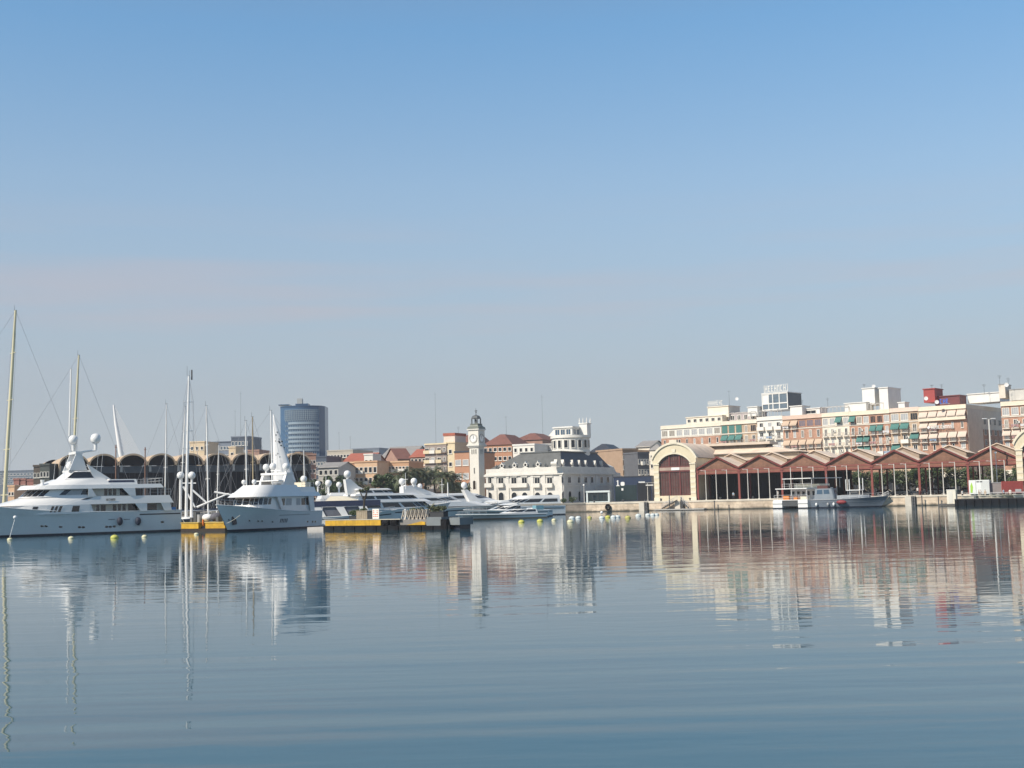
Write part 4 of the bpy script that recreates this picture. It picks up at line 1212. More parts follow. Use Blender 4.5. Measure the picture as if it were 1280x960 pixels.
blk('apartment_house', 'distant brown houses between the dark block and the beige skyline', 'house', 405, 428, 575, 470, -14, 14, BROWN, 2, 5, PANE, (1.2, 1.3))
# left: behind the hangars
blk('apartment_building', 'cream block with a grid of small windows over the arched hangars', 'apartment building', 237, 255.5, 553.5, 470, -8, 14, CRB, 6, 3, PANE, (1.1, 1.4), None, CRB, fh=3.6, top=1.5)
blk('office_block', 'long blue grey block behind the white masts over the hangars', 'office building', 255, 291, 554, 520, -8, 18, BGREY, 5, 9, GLASSB, (1.6, 1.5), None, BGD, fh=3.4)
blk('office_block', 'dark blue office block with a glass corner over the hangars', 'office building', 289, 310, 547, 500, -8, 16, BGD, 6, 5, GLASSB, (2.2, 1.8), None, BGREY, fh=3.5)
blk('apartment_house', 'small cream house with one window before the blue office block', 'house', 286, 294.5, 560, 440, -8, 8, CRB, 2, 1, PANE, (1.2, 1.6))
blk('apartment_house', 'rose brick block right of the dark blue office block', 'house', 310, 324, 564, 460, -8, 12, BRN2, 3, 4, PANE, (1.1, 1.3))
blk('apartment_house', 'hazy grey house between the cream block and the long bank of masts', 'house', 205, 237, 572, 480, -8, 12, GREYB, 2, 8, PANE, (1.1, 1.3))
blk('warehouse', 'dark brown building left of the arched hangars', 'warehouse', 42, 50, 583.5, 322, -6, 12, mat('dark_brown_render', (.085, .07, .06), .85, .15), 3, 2, PANE, (1, 1.3))
blk('warehouse', 'dark green grey building joined to the first tan vault', 'warehouse', 50, 62, 582, 318, -6, 12, mat('dark_green_render', (.07, .08, .075), .85, .15), 4, 3, PANE, (1, 1.4))
for i, (p0, p1, yt, mm, lb) in enumerate(((17, 24, 600, mat('rust_wall', (.26, .12, .10), .85, .1), 'left of three rust red sheds behind the bow of the big yacht'), (25.5, 32, 600, mat('rust_wall', (.26, .12, .10)), 'middle of three rust red sheds behind the bow of the big yacht'), (33.5, 42, 601, mat('rust_wall', (.26, .12, .10)), 'right of three rust red sheds behind the bow of the big yacht'))):
    blk('small_shed', lb, 'shed', p0, p1, yt, 400, -6, 8, mm, 1, 2, PANE, (1, 1.2), group='rust red sheds on the far left')
blk('small_house', 'tan house front beside the tall cream mast', 'house', 10, 18, 608.5, 380, -6, 8, PALEO, 2, 2, PANE, (1, 1.2))
blk('apartment_house', 'long hazy blue block under the far hills at the left edge', 'house', -60, 42, 591, 900, -4, 20, mat('far_blue_block', (.10, .13, .17), .8, .2), 3, 24, GLASSB, (2, 1.6))

# blue glass tower
p = at(352.5, 512, 600)
TF = Frame(p.x, p.y, 0)
Wt = TF.U(405.5, 512); zt = TF.Z(380, 507.5)
t = thing('glass_tower', 'tall blue curved glass office tower on the skyline', 'office tower', TF.w(0), 0)
TGL = mat('tower_blue_glass', (.05, .11, .20), .3, .15, .2, spec=.4)
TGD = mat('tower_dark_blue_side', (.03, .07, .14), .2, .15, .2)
TPB = mat('tower_pale_band', (.25, .32, .38), .4, .1)
def bow(x): return 7.5 * max(0.0, 1 - ((x - Wt * .44) / (Wt * .56)) ** 2) ** .6
n = 22; xs = [Wt * .90 * i / n for i in range(n + 1)]
pl = [(x, -bow(x)) for x in xs] + [(Wt * .9, 12), (0, 12)]
MB().slab(pl, GZ, zt - 1).build('glass_body', TGL, t)
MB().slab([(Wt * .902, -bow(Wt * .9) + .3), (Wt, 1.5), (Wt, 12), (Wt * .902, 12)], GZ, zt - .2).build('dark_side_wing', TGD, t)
zq = [TF.Z(380, 480 + Y / 8) for Y in (400, 447, 493, 540, 580, 625, 665)]
for z in zq + [zq[-1] - 2.4 * k for k in range(1, 7)]:
    b = MB()
    for i in range(n):
        if xs[i] < Wt * .17: continue
        a, c = xs[i], xs[i + 1]
        b.slab([(a, -bow(a) - .35), (c, -bow(c) - .35), (c, -bow(c) - .004), (a, -bow(a) - .004)], z - .55, z + .55)
    b.build('spandrel_band', TPB, t)
    b = MB()
    for i in range(4, n):
        x = (xs[i] + xs[i - 1]) / 2
        b.box(x - .12, x + .12, -bow(x) - .22, -bow(x) + .2, z + .56, z + 1.5)
    b.build('fin_row', TPB, t)
gz0, gz1 = TF.Z(380, 526), TF.Z(380, 513.5)
b = MB()
for i in range(3, n):
    x = xs[i]; b.box(x - .12, x + .12, -bow(x) - .3, -bow(x) - .01, gz0, gz1)
for k in range(6):
    z = gz0 + (gz1 - gz0) * k / 5
    for i in range(3, n):
        b.slab([(xs[i] + .125, -max(0, bow(xs[i])) - .25), (xs[min(n, i + 1)] - .125, -max(0, bow(xs[min(n, i + 1)])) - .25), (xs[min(n, i + 1)] - .125, -max(0, bow(xs[min(n, i + 1)])) - .01), (xs[i] + .125, -max(0, bow(xs[i])) - .01)] if i < n else [(0, 0), (.1, 0), (.1, .1)], z - .12, z + .12)
b.build('upper_grid', TPB, t)
z1_ = TF.Z(360, 514)
b = MB(); b.prism([(0, z1_), (Wt * .31, z1_), (Wt * .22, z1_ + 2.6), (0, z1_ + 2.6)], -3.6, 2)
b.build('pale_corner_terrace', mat('pale_yellow_panel', (.62, .58, .42), .6, .05), t)
MB().slab([(x, y - .2) for x, y in pl], zt - .996, zt - .3).build('roof_slab', TGD, t)
MB().box(Wt * .3, Wt * .6, 2, 8, zt - .29, TF.Z(380, 504)).build('roof_plant', TGD, t)
MB().box(Wt * .33, Wt * .45, 3, 6, TF.Z(380, 504) + .003, TF.Z(372, 497.5)).build('roof_tank', mat('pale_tank', (.34, .36, .36), .6, .08), t)
MB().box(-1, Wt * .2, -3.8, 3, zt + .2, zt + .7).build('roof_canopy', TGD, t)
MB().box(-1, .6, -.4, 10, GZ, zt - 8).build('pale_edge_wall', TPB, t) if False else None
# ================================================================== arched hangars and the far bridge
TANV = mat('tan_vault_skin', (.44, .335, .235), .8, .1, .3)
NAVG = mat('hangar_dark_glazing', (.004, .0055, .011), .6, .3, .3, spec=.12)
GRB = mat('hangar_grey_band', (.05, .062, .075), .6, .15)
p = at(82.5, 600, 322)
HF = Frame(p.x, p.y, R(25))
hx = [HF.U(x, 580) for x in (99, 129, 163.5, 198.5, 235, 269.7, 303, 338)]
sp = (hx[-1] - hx[1]) / 6.0
hx = [hx[1] + sp * (k - 1) for k in range(-0, 9)]
zt, zs = HF.Z(235, 568.8), HF.Z(235, 581.5)
t = thing('arched_hangar', 'row of dark glazed hangars under sunlit tan barrel vaults', 'hangar', HF.w(0), HF.a)
n = 14
for k, c in enumerate(hx):
    r0 = sp * .465; r1 = sp * .5 - .02
    def arc(rx, zb, zh, yv, m=n): return [(c - rx * math.cos(math.pi * i / m), yv, zb + zh * math.sin(math.pi * i / m)) for i in range(m + 1)]
    b = MB()
    A, B_ = arc(r0, zs, zt - zs, -1.6), arc(r1, zs + .25, zt - zs + .22, -1.6)
    A2, B2 = arc(r0, zs, zt - zs, 0.2), arc(r1, zs + .25, zt - zs + .22, 30)
    for i in range(n):
        b.quad(A[i], A[i + 1], B_[i + 1], B_[i])
        b.quad(A[i + 1], A[i], A2[i], A2[i + 1], 1)
        b.quad(B_[i], B_[i + 1], B2[i + 1], B2[i])
    b.build('barrel_vault', [TANV, mat('vault_soffit', (.16, .12, .09), .8, .1)], t)
    g = MB()
    g.face([(x, .2, z) for x, y, z in A2[::-1]])
    g.box(c - r0, c + r0, .1, .2, GZ, zs - 1.9)
    g.build('glazing', NAVG, t)
    MB().box(c - r0, c + r0, -.1, .2, zs - 1.9, zs - .1).build('grey_band', GRB, t)
    MB().box(c - r0 + .3, c - r0 + .9, -.3, -.103, zs - 1.6, zs + .1).build('pale_panel', GREYB, t)
    for i in range(1, 5):
        x = c - r0 + 2 * r0 * i / 5
        MB().box(x - .06, x + .06, .0, .097, GZ, zs - 1.9).build('mullion', mat('hangar_mullion', (.025, .028, .035), .7, .1), t)
    MB().box(c + r0, c + sp - r0, -.4, .4, GZ, zs + .25).build('pier', mat('hangar_pier', (.055, .055, .062), .7, .12), t)
b = MB()
cL = hx[0] - sp * .5 + .02
b.box(cL, cL + .5, -1.6, 30, GZ, zs + .25)
b.build('side_wall', TANV, t)
MB().box(hx[0] - sp * .4, hx[-1] + sp * .4, 29, 29.6, GZ, zs).build('back_wall', NAVG, t)
# small separate vault further back on the left
p = at(53, 590, 352)
t = thing('vaulted_store', 'separate tan vaulted store behind the left end of the hangars', 'hangar', (p.x, p.y, 0), R(25), None)
b = MB(); c = 3.3; zz = at(62, 574.5, 352).z
A = [(c - 3.4 * math.cos(math.pi * i / n), 0, zz - 2.4 + 2.4 * math.sin(math.pi * i / n)) for i in range(n + 1)]
for i in range(n): b.quad(A[i], A[i + 1], (A[i + 1][0], 22, A[i + 1][2]), (A[i][0], 22, A[i][2]))
b.build('barrel_vault', TANV, t)
MB().box(-.1, 6.7, .05, 22, GZ, zz - 2.4).build('wall', TANV, t)
g = MB(); g.face([(x, .1, z) for x, y, z in A[::-1]]); g.build('glazing', NAVG, t)
for px, lb in ((144.6, 'left rust brown post standing before the arched hangars'), (181.3, 'right rust brown post standing before the arched hangars')):
    a = at(px, 620, 300); h = at(px, 556 if px < 150 else 559, 300).z
    o = MB().tube((0, 0, 0), (0, 0, h - 2.2), .17, .14, 8).box(-.3, .3, -.3, .3, 0, .2).box(-.28, .28, -.05, .05, h - 2.9, h - 2.75).build('rust_post', mat('rust_paint', (.22, .11, .07), .7, .2), None, None, (a.x, a.y, GZ))
    tag(o, lb, 'post', 'rust brown posts by the hangars')
# cable-stayed bridge pylon far away
D = 900
pts = [at(151.5, 571, D), at(148, 549, D), at(144.5, 528, D), at(142, 506, D)]
base = Vector((pts[0].x + .8, D, GZ))
t = thing('cable_bridge', 'far white cable bridge with a leaning curved pylon and fine cables', 'bridge', base)
L0 = lambda q: q - base
MB().tube((0, 0, 0), L0(pts[0]), 2.0, 1.8, 8).tube(L0(pts[0]), L0(pts[1]), 1.8, 1.5, 8).tube(L0(pts[1]), L0(pts[2]), 1.5, 1.1, 8).tube(L0(pts[2]), L0(pts[3]), 1.1, .6, 8).build('pylon', mat('bridge_white', (.75, .75, .74), .5, .03), t, 50)
MB().box(-30, 70, -8, 8, 12, 14).build('deck', mat('bridge_deck', (.4, .4, .4), .6, .05), t)
for k in range(16):
    f = k / 15
    j = min(2, int(f * 3)); ff = f * 3 - j
    top = L0(pts[j].lerp(pts[j + 1], ff))
    MB().tube(top, (6 + 22 * f ** .8 * 1.0, 0, 14), .20, .20, 4).build('stay_cable', mat('bridge_cable', (.6, .6, .6), .5, 0), t)

# ================================================================== boats
class Hull:
    def __init__(s, L, B, h0, h1, rake, fine=1.8, pw=1.7):
        s.L, s.B, s.h0, s.h1, s.rake, s.fine, s.pw = L, B, h0, h1, rake, fine, pw
        s.Lw = L - rake
    def sheer(s, t): return s.h0 + (s.h1 - s.h0) * max(0, (t - .15) / .85) ** s.pw
    def half(s, t, q):
        bd = s.B / 2 * (.92 + .08 * min(1, t / .25)) * (1 - .985 * max(0, (t - .48) / .52) ** 2.5)
        bw = s.B / 2 * (.86 + .04 * min(1, t / .25)) * (1 - .99 * max(0, (t - .28) / .72) ** s.fine)
        return bw + (bd - bw) * max(0, q) ** 1.5
    def w(s, x, z):
        t = min(1, max(0, x / s.L))
        for _ in range(6):
            q = z / s.sheer(t); t = min(1, max(0, x / (s.Lw + s.rake * q)))
        return s.half(t, z / s.sheer(t))
    def build(s, parent, m, boot=BOOT, deck=TEAK, bz=.28, bulwark=.7):
        N = 30
        b = MB()
        lv = ['k', 0, 'b', .3, .5, .7, .86, 1]
        rows = []
        for side in (1, -1):
            for i in range(N + 1):
                t = i / N; sh = s.sheer(t); r = []
                for q in lv:
                    qq = -.35 / sh if q == 'k' else (bz / sh if q == 'b' else q)
                    h = s.half(t, qq) * (.8 if q == 'k' else 1)
                    r.append((t * (s.Lw + s.rake * qq), side * h, qq * sh))
                rows.append(r)
        M = len(lv)
        for sd in (0, 1):
            o = sd * (N + 1)
            for i in range(N):
                for j in range(M - 1):
                    q = [rows[o + i][j], rows[o + i + 1][j], rows[o + i + 1][j + 1], rows[o + i][j + 1]]
                    b.quad(*(q if sd == 1 else q[::-1]), 1 if j < 2 else 0)
        for j in range(M - 1):
            b.quad(rows[0][j], rows[N + 1][j], rows[N + 1][j + 1], rows[0][j + 1], 1 if j < 2 else 0)
        b.build('hull', [m, boot], parent, 35)
        d = MB()
        for i in range(N):
            t0, t1 = i / N, (i + 1) / N
            z0, z1 = s.sheer(t0) - bulwark, s.sheer(t1) - bulwark
            x0, x1 = t0 * (s.Lw + s.rake), t1 * (s.Lw + s.rake)
            w0, w1 = s.half(t0, z0 / s.sheer(t0)) - .02, s.half(t1, z1 / s.sheer(t1)) - .02
            x0, x1 = t0 * (s.Lw + s.rake * z0 / s.sheer(t0)), t1 * (s.Lw + s.rake * z1 / s.sheer(t1))
            d.quad((x0, -w0, z0), (x1, -w1, z1), (x1, w1, z1), (x0, w0, z0))
        d.build('deck', deck, parent)
        cp = MB()
        for sd in (1, -1):
            for i in range(N):
                t0, t1 = i / N, (i + 1) / N
                a = Vector((t0 * s.L, sd * s.half(t0, 1), s.sheer(t0))); c = Vector((t1 * s.L, sd * s.half(t1, 1), s.sheer(t1)))
                cp.tube(a, c, .07, .07, 5)
        cp.build('cap_rail', m, parent)
    def strip(s, mb, x0, x1, zb, zt, off=.03, sides=(1, -1), mi=0, slant=0.0):
        n = max(1, int(abs(x1 - x0) / .8))
        for sd in sides:
            for i in range(n):
                a, c = x0 + (x1 - x0) * i / n, x0 + (x1 - x0) * (i + 1) / n
                f = lambda v, q: v(q) if callable(v) else v
                pts = [(a, f(zb, a)), (c, f(zb, c)), (c + slant, f(zt, c)), (a + slant, f(zt, a))]
                P = [(x, sd * (s.w(x, z) + off), z) for x, z in pts]
                mb.quad(*(P if sd < 0 else P[::-1]), mi)

class Tier:                              # a deck house: rounded nose, raked front, panels can lie on it
    def __init__(s, xa, xf, W, nose, z0, z1, sf=0.0, sa=0.0, inset=0.0, e=.75, n1=6, n2=12, aft_w=None):
        s.__dict__.update(locals())
        s.nn = n1 + n2
    def half(s, f):
        xa, xf, W = s.xa + s.sa * f, s.xf - s.sf * f, s.W - s.inset * f
        xk = max(xa + .1, xf - s.nose)
        pts = []
        for i in range(s.n1): 
            g = i / s.n1
            pts.append((xa + (xk - xa) * g, W if s.aft_w is None else s.aft_w + (W - s.aft_w) * min(1, g * 1.5)))
        for i in range(s.n2 + 1):
            th = math.pi / 2 * i / s.n2
            pts.append((xk + (xf - xk) * math.sin(th), W * max(0, math.cos(th)) ** s.e))
        return pts
    def P(s, k, f, sd=1, off=0.0):
        h = s.half(f); k = max(0, min(len(h) - 1.0001, k)); i = int(k); g = k - i
        x = h[i][0] * (1 - g) + h[i + 1][0] * g; y = h[i][1] * (1 - g) + h[i + 1][1] * g
        tx, ty = h[i + 1][0] - h[i][0], h[i + 1][1] - h[i][1]
        l = math.hypot(tx, ty) or 1
        nx, ny = -ty / l, tx / l
        return (x + nx * off, sd * (y + ny * off), s.z0 + (s.z1 - s.z0) * f)
    def kx(s, x, f=.5):                  # outline index at a given x
        h = s.half(f)
        for i in range(len(h) - 1):
            if h[i][0] <= x <= h[i + 1][0] and h[i + 1][0] > h[i][0]: return i + (x - h[i][0]) / (h[i + 1][0] - h[i][0])
        return 0 if x < h[0][0] else len(h) - 1.001
    def mesh(s, mb, mi=0, cap=None, edge=.0):
        fs = [0, 1]
        for f0, f1 in zip(fs, fs[1:]):
            for sd in (1, -1):
                a, c = s.half(f0), s.half(f1)
                za, zc = s.z0 + (s.z1 - s.z0) * f0, s.z0 + (s.z1 - s.z0) * f1
                for i in range(len(a) - 1):
                    q = [(a[i][0], sd * a[i][1], za), (a[i + 1][0], sd * a[i + 1][1], za), (c[i + 1][0], sd * c[i + 1][1], zc), (c[i][0], sd * c[i][1], zc)]
                    mb.quad(*(q if sd < 0 else q[::-1]), mi)
            mb.quad((a[0][0], a[0][1], za), (a[0][0], -a[0][1], za), (c[0][0], -c[0][1], zc), (c[0][0], c[0][1], zc), mi)
        for f, flip in ((0, 1), (1, 0)):
            h = s.half(f); z = s.z0 + (s.z1 - s.z0) * f
            ring = [(x, -y, z) for x, y in h] + [(x, y, z) for x, y in h[::-1][1:]]
            mb.face(ring[::-1] if flip else ring, mi if cap is None or flip else cap)
        return mb
    def build(s, name, m, parent, smooth=40): return s.mesh(MB()).build(name, m, parent, smooth)
    def panel(s, mb, x0, x1, f0, f1, sides=(1, -1), off=.03, mi=0, slant=0.0):
        k0, k1 = s.kx(x0), s.kx(x1)
        s.kpanel(mb, k0, k1, f0, f1, sides, off, mi)
    def kpanel(s, mb, k0, k1, f0, f1, sides=(1, -1), off=.03, mi=0):
        n = max(1, int(math.ceil((k1 - k0) / .75)))
        for sd in sides:
            for i in range(n):
                a, c = k0 + (k1 - k0) * i / n, k0 + (k1 - k0) * (i + 1) / n
                q = [s.P(a, f0, sd, off), s.P(c, f0, sd, off), s.P(c, f1, sd, off), s.P(a, f1, sd, off)]
                mb.quad(*(q if sd < 0 else q[::-1]), mi)

def panes(parent, T, spans, f0, f1, m=GLASS, name='window', by_k=False, sides=(1, -1)):
    for a, c in spans:
        for sd in sides:
            b = MB()
            (T.kpanel if by_k else T.panel)(b, a, c, f0, f1, (sd,))
            b.build(name, m, parent)

def dome(parent, x, y, z, r, stalk=0.0):
    MB().lathe([(r * .55, -r * 1.0), (r * .92, -r * .55), (r, -.1 * r), (r * .97, .2 * r), (r * .80, .62 * r), (r * .45, .9 * r), (.02, r)], (x, y, z), 14).build('satellite_dome', WHITE, parent, 60)
    if stalk: MB().tube((x, y, z - r), (x, y, z - r - stalk), r * .35, r * .3, 8).build('dome_stalk', WHITE, parent)

def rail(parent, pts, h=.9, r=.022, name='railing'):
    b = MB()
    tp = [(x, y, z + h) for x, y, z in pts]; md = [(x, y, z + h * .5) for x, y, z in pts]
    b.path(tp, r, 4).path(md, r * .7, 4)
    for a, c in zip(pts, tp): b.tube(a, c, r, r, 4)
    b.build(name, ALU, parent)

# ------------------------------------------------------------------ 1: the big white yacht at the left edge
hd = R(213)
S = at(228, 640, 185)
B1 = 8.0
YF = Frame(S.x, S.y, hd)
rt = YF.w(0, -B1 / 2)
t = thing('motor_yacht', 'biggest white three-deck yacht, its bow cut by the left edge', 'yacht', (rt.x, rt.y, 0), hd, 'white motor yachts in the marina')
U = lambda px, y=635, v=0: YF.uz(px, y, v)[0]
ZZ = lambda px, py, v=0: YF.uz(px, py, v)[1]
H1 = Hull(40, B1, 3.15, 7.6, 3.5, 1.9, 2.6)
H1.build(t, HULLW)
b = MB(); H1.strip(b, .2, 6.3, 2.55, 2.72, .03); b.build('dark_stripe', BOOT, t)
b = MB(); H1.strip(b, 12, 37.5, lambda x: H1.sheer(x / 40) * .80, lambda x: H1.sheer(x / 40) * .83, .07); b.build('hull_knuckle', HULLW, t)
for px, py in ((100.3, 659), (105, 659), (134, 658.5), (138.5, 658.5), (143.5, 658), (54, 657.5), (59, 657.5), (77, 658.5), (204, 652.5)):
    x, z = U(px, py), ZZ(px, py)
    for sd in (1, -1):
        b = MB(); w = H1.w(x, z) + .02
        n_ = 8; b.face([(x + .26 * math.cos(2 * math.pi * i / n_), sd * w, z + .16 * math.sin(2 * math.pi * i / n_)) for i in range(n_)]); b.build('porthole', GLASS, t)
for p0, p1 in ((136, 144), (155, 163)):
    b = MB(); H1.strip(b, U(p1, 649), U(p0, 649), ZZ(p0, 649.6), ZZ(p0, 649.0), .03); b.build('scupper_slot', BOOT, t)
x0 = U(112)
A = Tier(x0, U(-4), 4.04, 8.5, 3.0, 4.3, .5, 0, .0); A.build('forward_house', WHITE, t)
for p0, p1 in ((63.3, 66.4), (68.2, 71.3), (73.2, 76.6), (40.5, 46.8), (90, 99)):
    panes(t, A, [(U(p1), U(p0))], .22, .86)
A2 = Tier(U(214), x0 + .1, 3.0, .3, 2.5, 4.3, 0); A2.build('main_cabin', CABIN, t)
for p0, p1 in ((120.5, 124), (126, 132), (141, 145.5), (147.5, 151), (153, 157), (160, 172), (184, 196)):
    panes(t, A2, [(U(p1, 635, -1), U(p0, 635, -1))], .42, .93)
def wing(pts, name='wing_panel', th=.12, W=3.98, m=WHITE):
    for sd in (1, -1):
        v = MB(); v.prism([(x, z) for x, z in pts], min(sd * W, sd * (W - th)), max(sd * W, sd * (W - th))); v.build(name, m, t)
zA, zB = 3.1, 4.28
wing([(U(184), zA), (U(176), zA), (U(169), zB), (U(184), zB)])
wing([(x0 - .6, zA), (x0 + .2, zA), (x0 + .2, zB), (x0 - .2, zB)])
wing([(U(215), zA), (U(206), zA), (U(201), zB), (U(213), zB)])
Bd = Tier(U(217, 620), U(-6, 620), 4.02, 11, 4.28, 5.4, 4.0, .6, .12, .62); Bd.build('upper_deck_band', WHITE, t)
b = MB(); Bd.panel(b, U(104), U(96.5), .62, .86, (1, -1)); b.build('dark_vent', BOOT, t)
nm = MB(); Xn0, Xn1 = U(144.5, 625), U(133, 625)
glyphs(nm, 0, Xn1 - Xn0, 0, 0, .34, 7, .02, 8)
nm.build('name_lettering', DGREY, t, None, (Xn1, 4.0, 4.72), R(180))
Cb = Tier(x0 - .2, U(31, 618), 3.5, 6.0, 5.4, 6.55, 1.3, 0, .15, .62); Cb.build('bridge_house', WHITE, t)
K = Cb.nn
panes(t, Cb, [(K - 1.15, K - .12), (K - 2.6, K - 1.35), (K - 4.2, K - 2.8), (K - 5.8, K - 4.4), (K - 7.2, K - 6.0)], .14, .88, by_k=True)
panes(t, Cb, [(U(111), U(103)), (U(86), U(78))], .25, .9)
panes(t, Cb, [(U(102.5), U(86.5))], .25, .9, PANEL, 'pale_window')
C2 = Tier(U(172), x0 - .1, 2.9, .3, 5.4, 6.55); C2.build('upper_cabin', CABIN, t)
for p0, p1 in ((130.5, 134.5), (136, 140), (141.5, 145.5), (150, 160), (165, 170)):
    panes(t, C2, [(U(p1, 615, -1), U(p0, 615, -1))], .12, .92)
zA, zB = 5.38, 6.53
wing([(U(170, 615), zA), (U(163, 615), zA), (U(153, 615), zB), (U(169, 615), zB)])
wing([(x0 - 1.0, zA), (x0 + .2, zA), (x0 + .2, zB), (x0 - .3, zB)])
Dd = Tier(U(205, 606), U(30, 606), 3.95, 7, 6.53, 7.1, .5, .4, .1, .62); Dd.build('sun_deck_band', WHITE, t)
for px in (181, 198, 207):
    x = U(px, 615)
    MB().tube((x, 3.7, 5.3), (x, 3.7, 6.6), .05).build('awning_post', ALU, t); MB().tube((x, -3.7, 5.3), (x, -3.7, 6.6), .05).build('awning_post', ALU, t)
E = Tier(U(141, 600), U(50, 600), 3.3, 5, 7.1, 7.95, 2.6, .8, .3); E.build('sun_deck_coaming', WHITE, t)
E2 = Tier(U(174, 600), U(134, 600), 3.25, .4, 7.1, 7.85, .2, .2, .1); E2.build('aft_coaming', WHITE, t)
panes(t, E2, [(U(170, 602), U(136, 602))], .40, .78, NAVY, 'dark_slot')
Fs = Tier(U(121, 595), U(79, 595), 2.6, 1.8, 7.95, 9.1, 1.3, .5, .35, .6); Fs.build('windscreen_house', WHITE, t)
panes(t, Fs, [(U(119.5, 593), U(92, 593))], .14, .9)
# sloping fairing down to the aft deck
for sd in (1, -1):
    v = MB(); v.prism([(U(142, 600), 7.9), (U(121, 600), 7.9), (U(112, 590), 10.1), (U(119, 590), 9.6)], min(sd * 2.5, sd * 2.2), max(sd * 2.5, sd * 2.2)); v.build('fairing', WHITE, t)
ax = U(104, 580)
for sd in (1, -1):
    v = MB(); v.prism([(ax - 1.1, 9.05), (ax + 1.5, 9.05), (ax + .5, 11.6), (ax - .3, 11.6)], min(sd * 2.0, sd * 1.7), max(sd * 2.0, sd * 1.7)); v.build('radar_arch_leg', WHITE, t)
MB().box(ax - .4, ax + .6, -2.1, 2.1, 11.6, 11.95).build('radar_arch', WHITE, t)
MB().box(ax - 1.4, ax + 1.5, -2.0, 2.0, 9.0, 9.25).build('hardtop', WHITE, t)
for px, py, r, st in ((91.5, 549.5, .66, 1.0), (119.5, 548, .74, 1.0), (87.5, 582.5, .56, .5)):
    x, z = U(px, py, -B1 / 2), ZZ(px, py, -B1 / 2)
    dome(t, x, 0, z, r, st)
    if py < 560:
        MB().tube((x, 0, z - r - st), (ax, 0, 11.8), .16).build('dome_arm', WHITE, t)
MB().tube((ax, 0, 11.9), (ax, 0, ZZ(104, 528, -4)), .06, .03).tube((ax, -.9, ZZ(104, 557, -4)), (ax, .9, ZZ(104, 557, -4)), .04).build('antenna_mast', WHITE, t)
for px, y in ((80, -2.4), (84, 2.3), (124, 2.2), (138, -1.5)):
    MB().tube((U(px, 590), y, 8), (U(px, 590) - .4, y, 12.5), .03, .02, 4).build('whip_aerial', WHITE, t)
MB().box(ax + .8, ax + 1.0, -1.2, 1.2, 10.4, 10.55).build('radar_scanner', WHITE, t)
xs_ = [U(px, 600) for px in (180, 185, 190, 195, 200, 204)]
rail(t, [(x, 3.6, 7.1) for x in xs_] + [(xs_[-1], 0, 7.1)] + [(x, -3.6, 7.1) for x in xs_[::-1]], .85, .035)
rail(t, [(x, 3.2, 5.4) for x in (1.5, 3, 4.5)], .9, .03)
for px in (149.6, 172.6):
    x, z = U(px, 651.3), ZZ(px, 651.6)
    f = MB().ball((0, 0, 0), .42, .42, .62, 12); f.build('fender', mat('dark_blue_fender', (.012, .018, .04), .7, .15), t, 60, (x, H1.w(x, z) + .38, z))
MB().box(.9, 1.9, 2.2, 3.7, 3.0, 3.6).build('blue_cover', mat('blue_cover', (.03, .16, .42), .7, .1), t)
for sd in (1, -1):
    v = MB(); x = 31.5; z = 2.2; v.prism([(x - .5, z - .7), (x + .4, z - .5), (x + .5, z + .5), (x - .4, z + .4)], sd * (H1.w(x, z) + .08) - .06, sd * (H1.w(x, z) + .08) + .06); v.build('anchor_pocket', BOOT, t)
MB().lathe([(.28, 0), (.22, .4), (.28, .8)], (U(57, 600), 2.0, 7.1), 8).build('searchlight', WHITE, t)

# ------------------------------------------------------------------ 2: the yacht with five bridge windows
hd = R(245)
S = at(405, 645, 187)
B2 = 6.4
YF2 = Frame(S.x, S.y, hd); rt = YF2.w(0, -B2 / 2)
t = thing('motor_yacht', 'white yacht with five slanted bridge windows, moored behind the yellow barge', 'yacht', (rt.x, rt.y, 0), hd, 'white motor yachts in the marina')
U = lambda px, y=640, v=-.2: YF2.uz(px, y, v)[0]
ZZ = lambda px, py, v=-.2: YF2.uz(px, py, v)[1]
LB = at(270.6, 633, 169)
dl = Vector((LB.x - rt.x, LB.y - rt.y, 0)); L2 = dl.dot(YF2.u)
H2 = Hull(max(20, L2), B2, 2.5, 3.75, 2.6, 1.7, 1.6)
H2.build(t, HULLW)
for px, py in ((305.5, 649.3), (311, 649.3), (322.8, 650.5), (330.8, 651), (334.5, 651), (345, 652), (385, 652), (391.5, 652), (395, 652)):
    x, z = U(px, py), ZZ(px, py)
    for sd in (1, -1):
        b = MB(); w = H2.w(x, z) + .03; b.face([(x + .2 * math.cos(2 * math.pi * i / 8), sd * w, z + .13 * math.sin(2 * math.pi * i / 8)) for i in range(8)]); b.build('porthole', GLASS, t)
for k in range(5):
    b = MB(); x = U(353 + k * 1.7, 652); H2.strip(b, x - .07, x + .07, 1.0, 1.55, .03); b.build('vent_slot', BOOT, t)
b = MB(); H2.strip(b, U(387, 645), U(350, 645), 2.0, 2.1, .03); b.build('rub_strake', GREY, t)
for sd in (1, -1):
    x, z = L2 - 3.0, 1.5
    v = MB(); v.prism([(x - .5, z - .5), (x + .3, z - .6), (x + .5, z + .6), (x - .4, z + .5)], sd * (H2.w(x, z) + .05) - .08, sd * (H2.w(x, z) + .05) + .08); v.build('anchor_pocket', BOOT, t)
xf = L2 - 5.2
A = Tier(2.8, xf, 2.75, 3.2, 2.5, 4.75, .9, 0, .15, .55); A.build('deck_house', WHITE, t)
K = A.nn
panes(t, A, [(K - 1.5, K - .15), (K - 3.4, K - 1.8), (K - 5.4, K - 3.7), (K - 7.5, K - 5.7), (K - 9.8, K - 7.9), (K - 11.6, K - 10.2)], .50, .90, by_k=True)
kk = A.kx(xf - 4.2)
panes(t, A, [(5.4, 6.4), (7.6, 9.0)], .42, .86, PANEL)
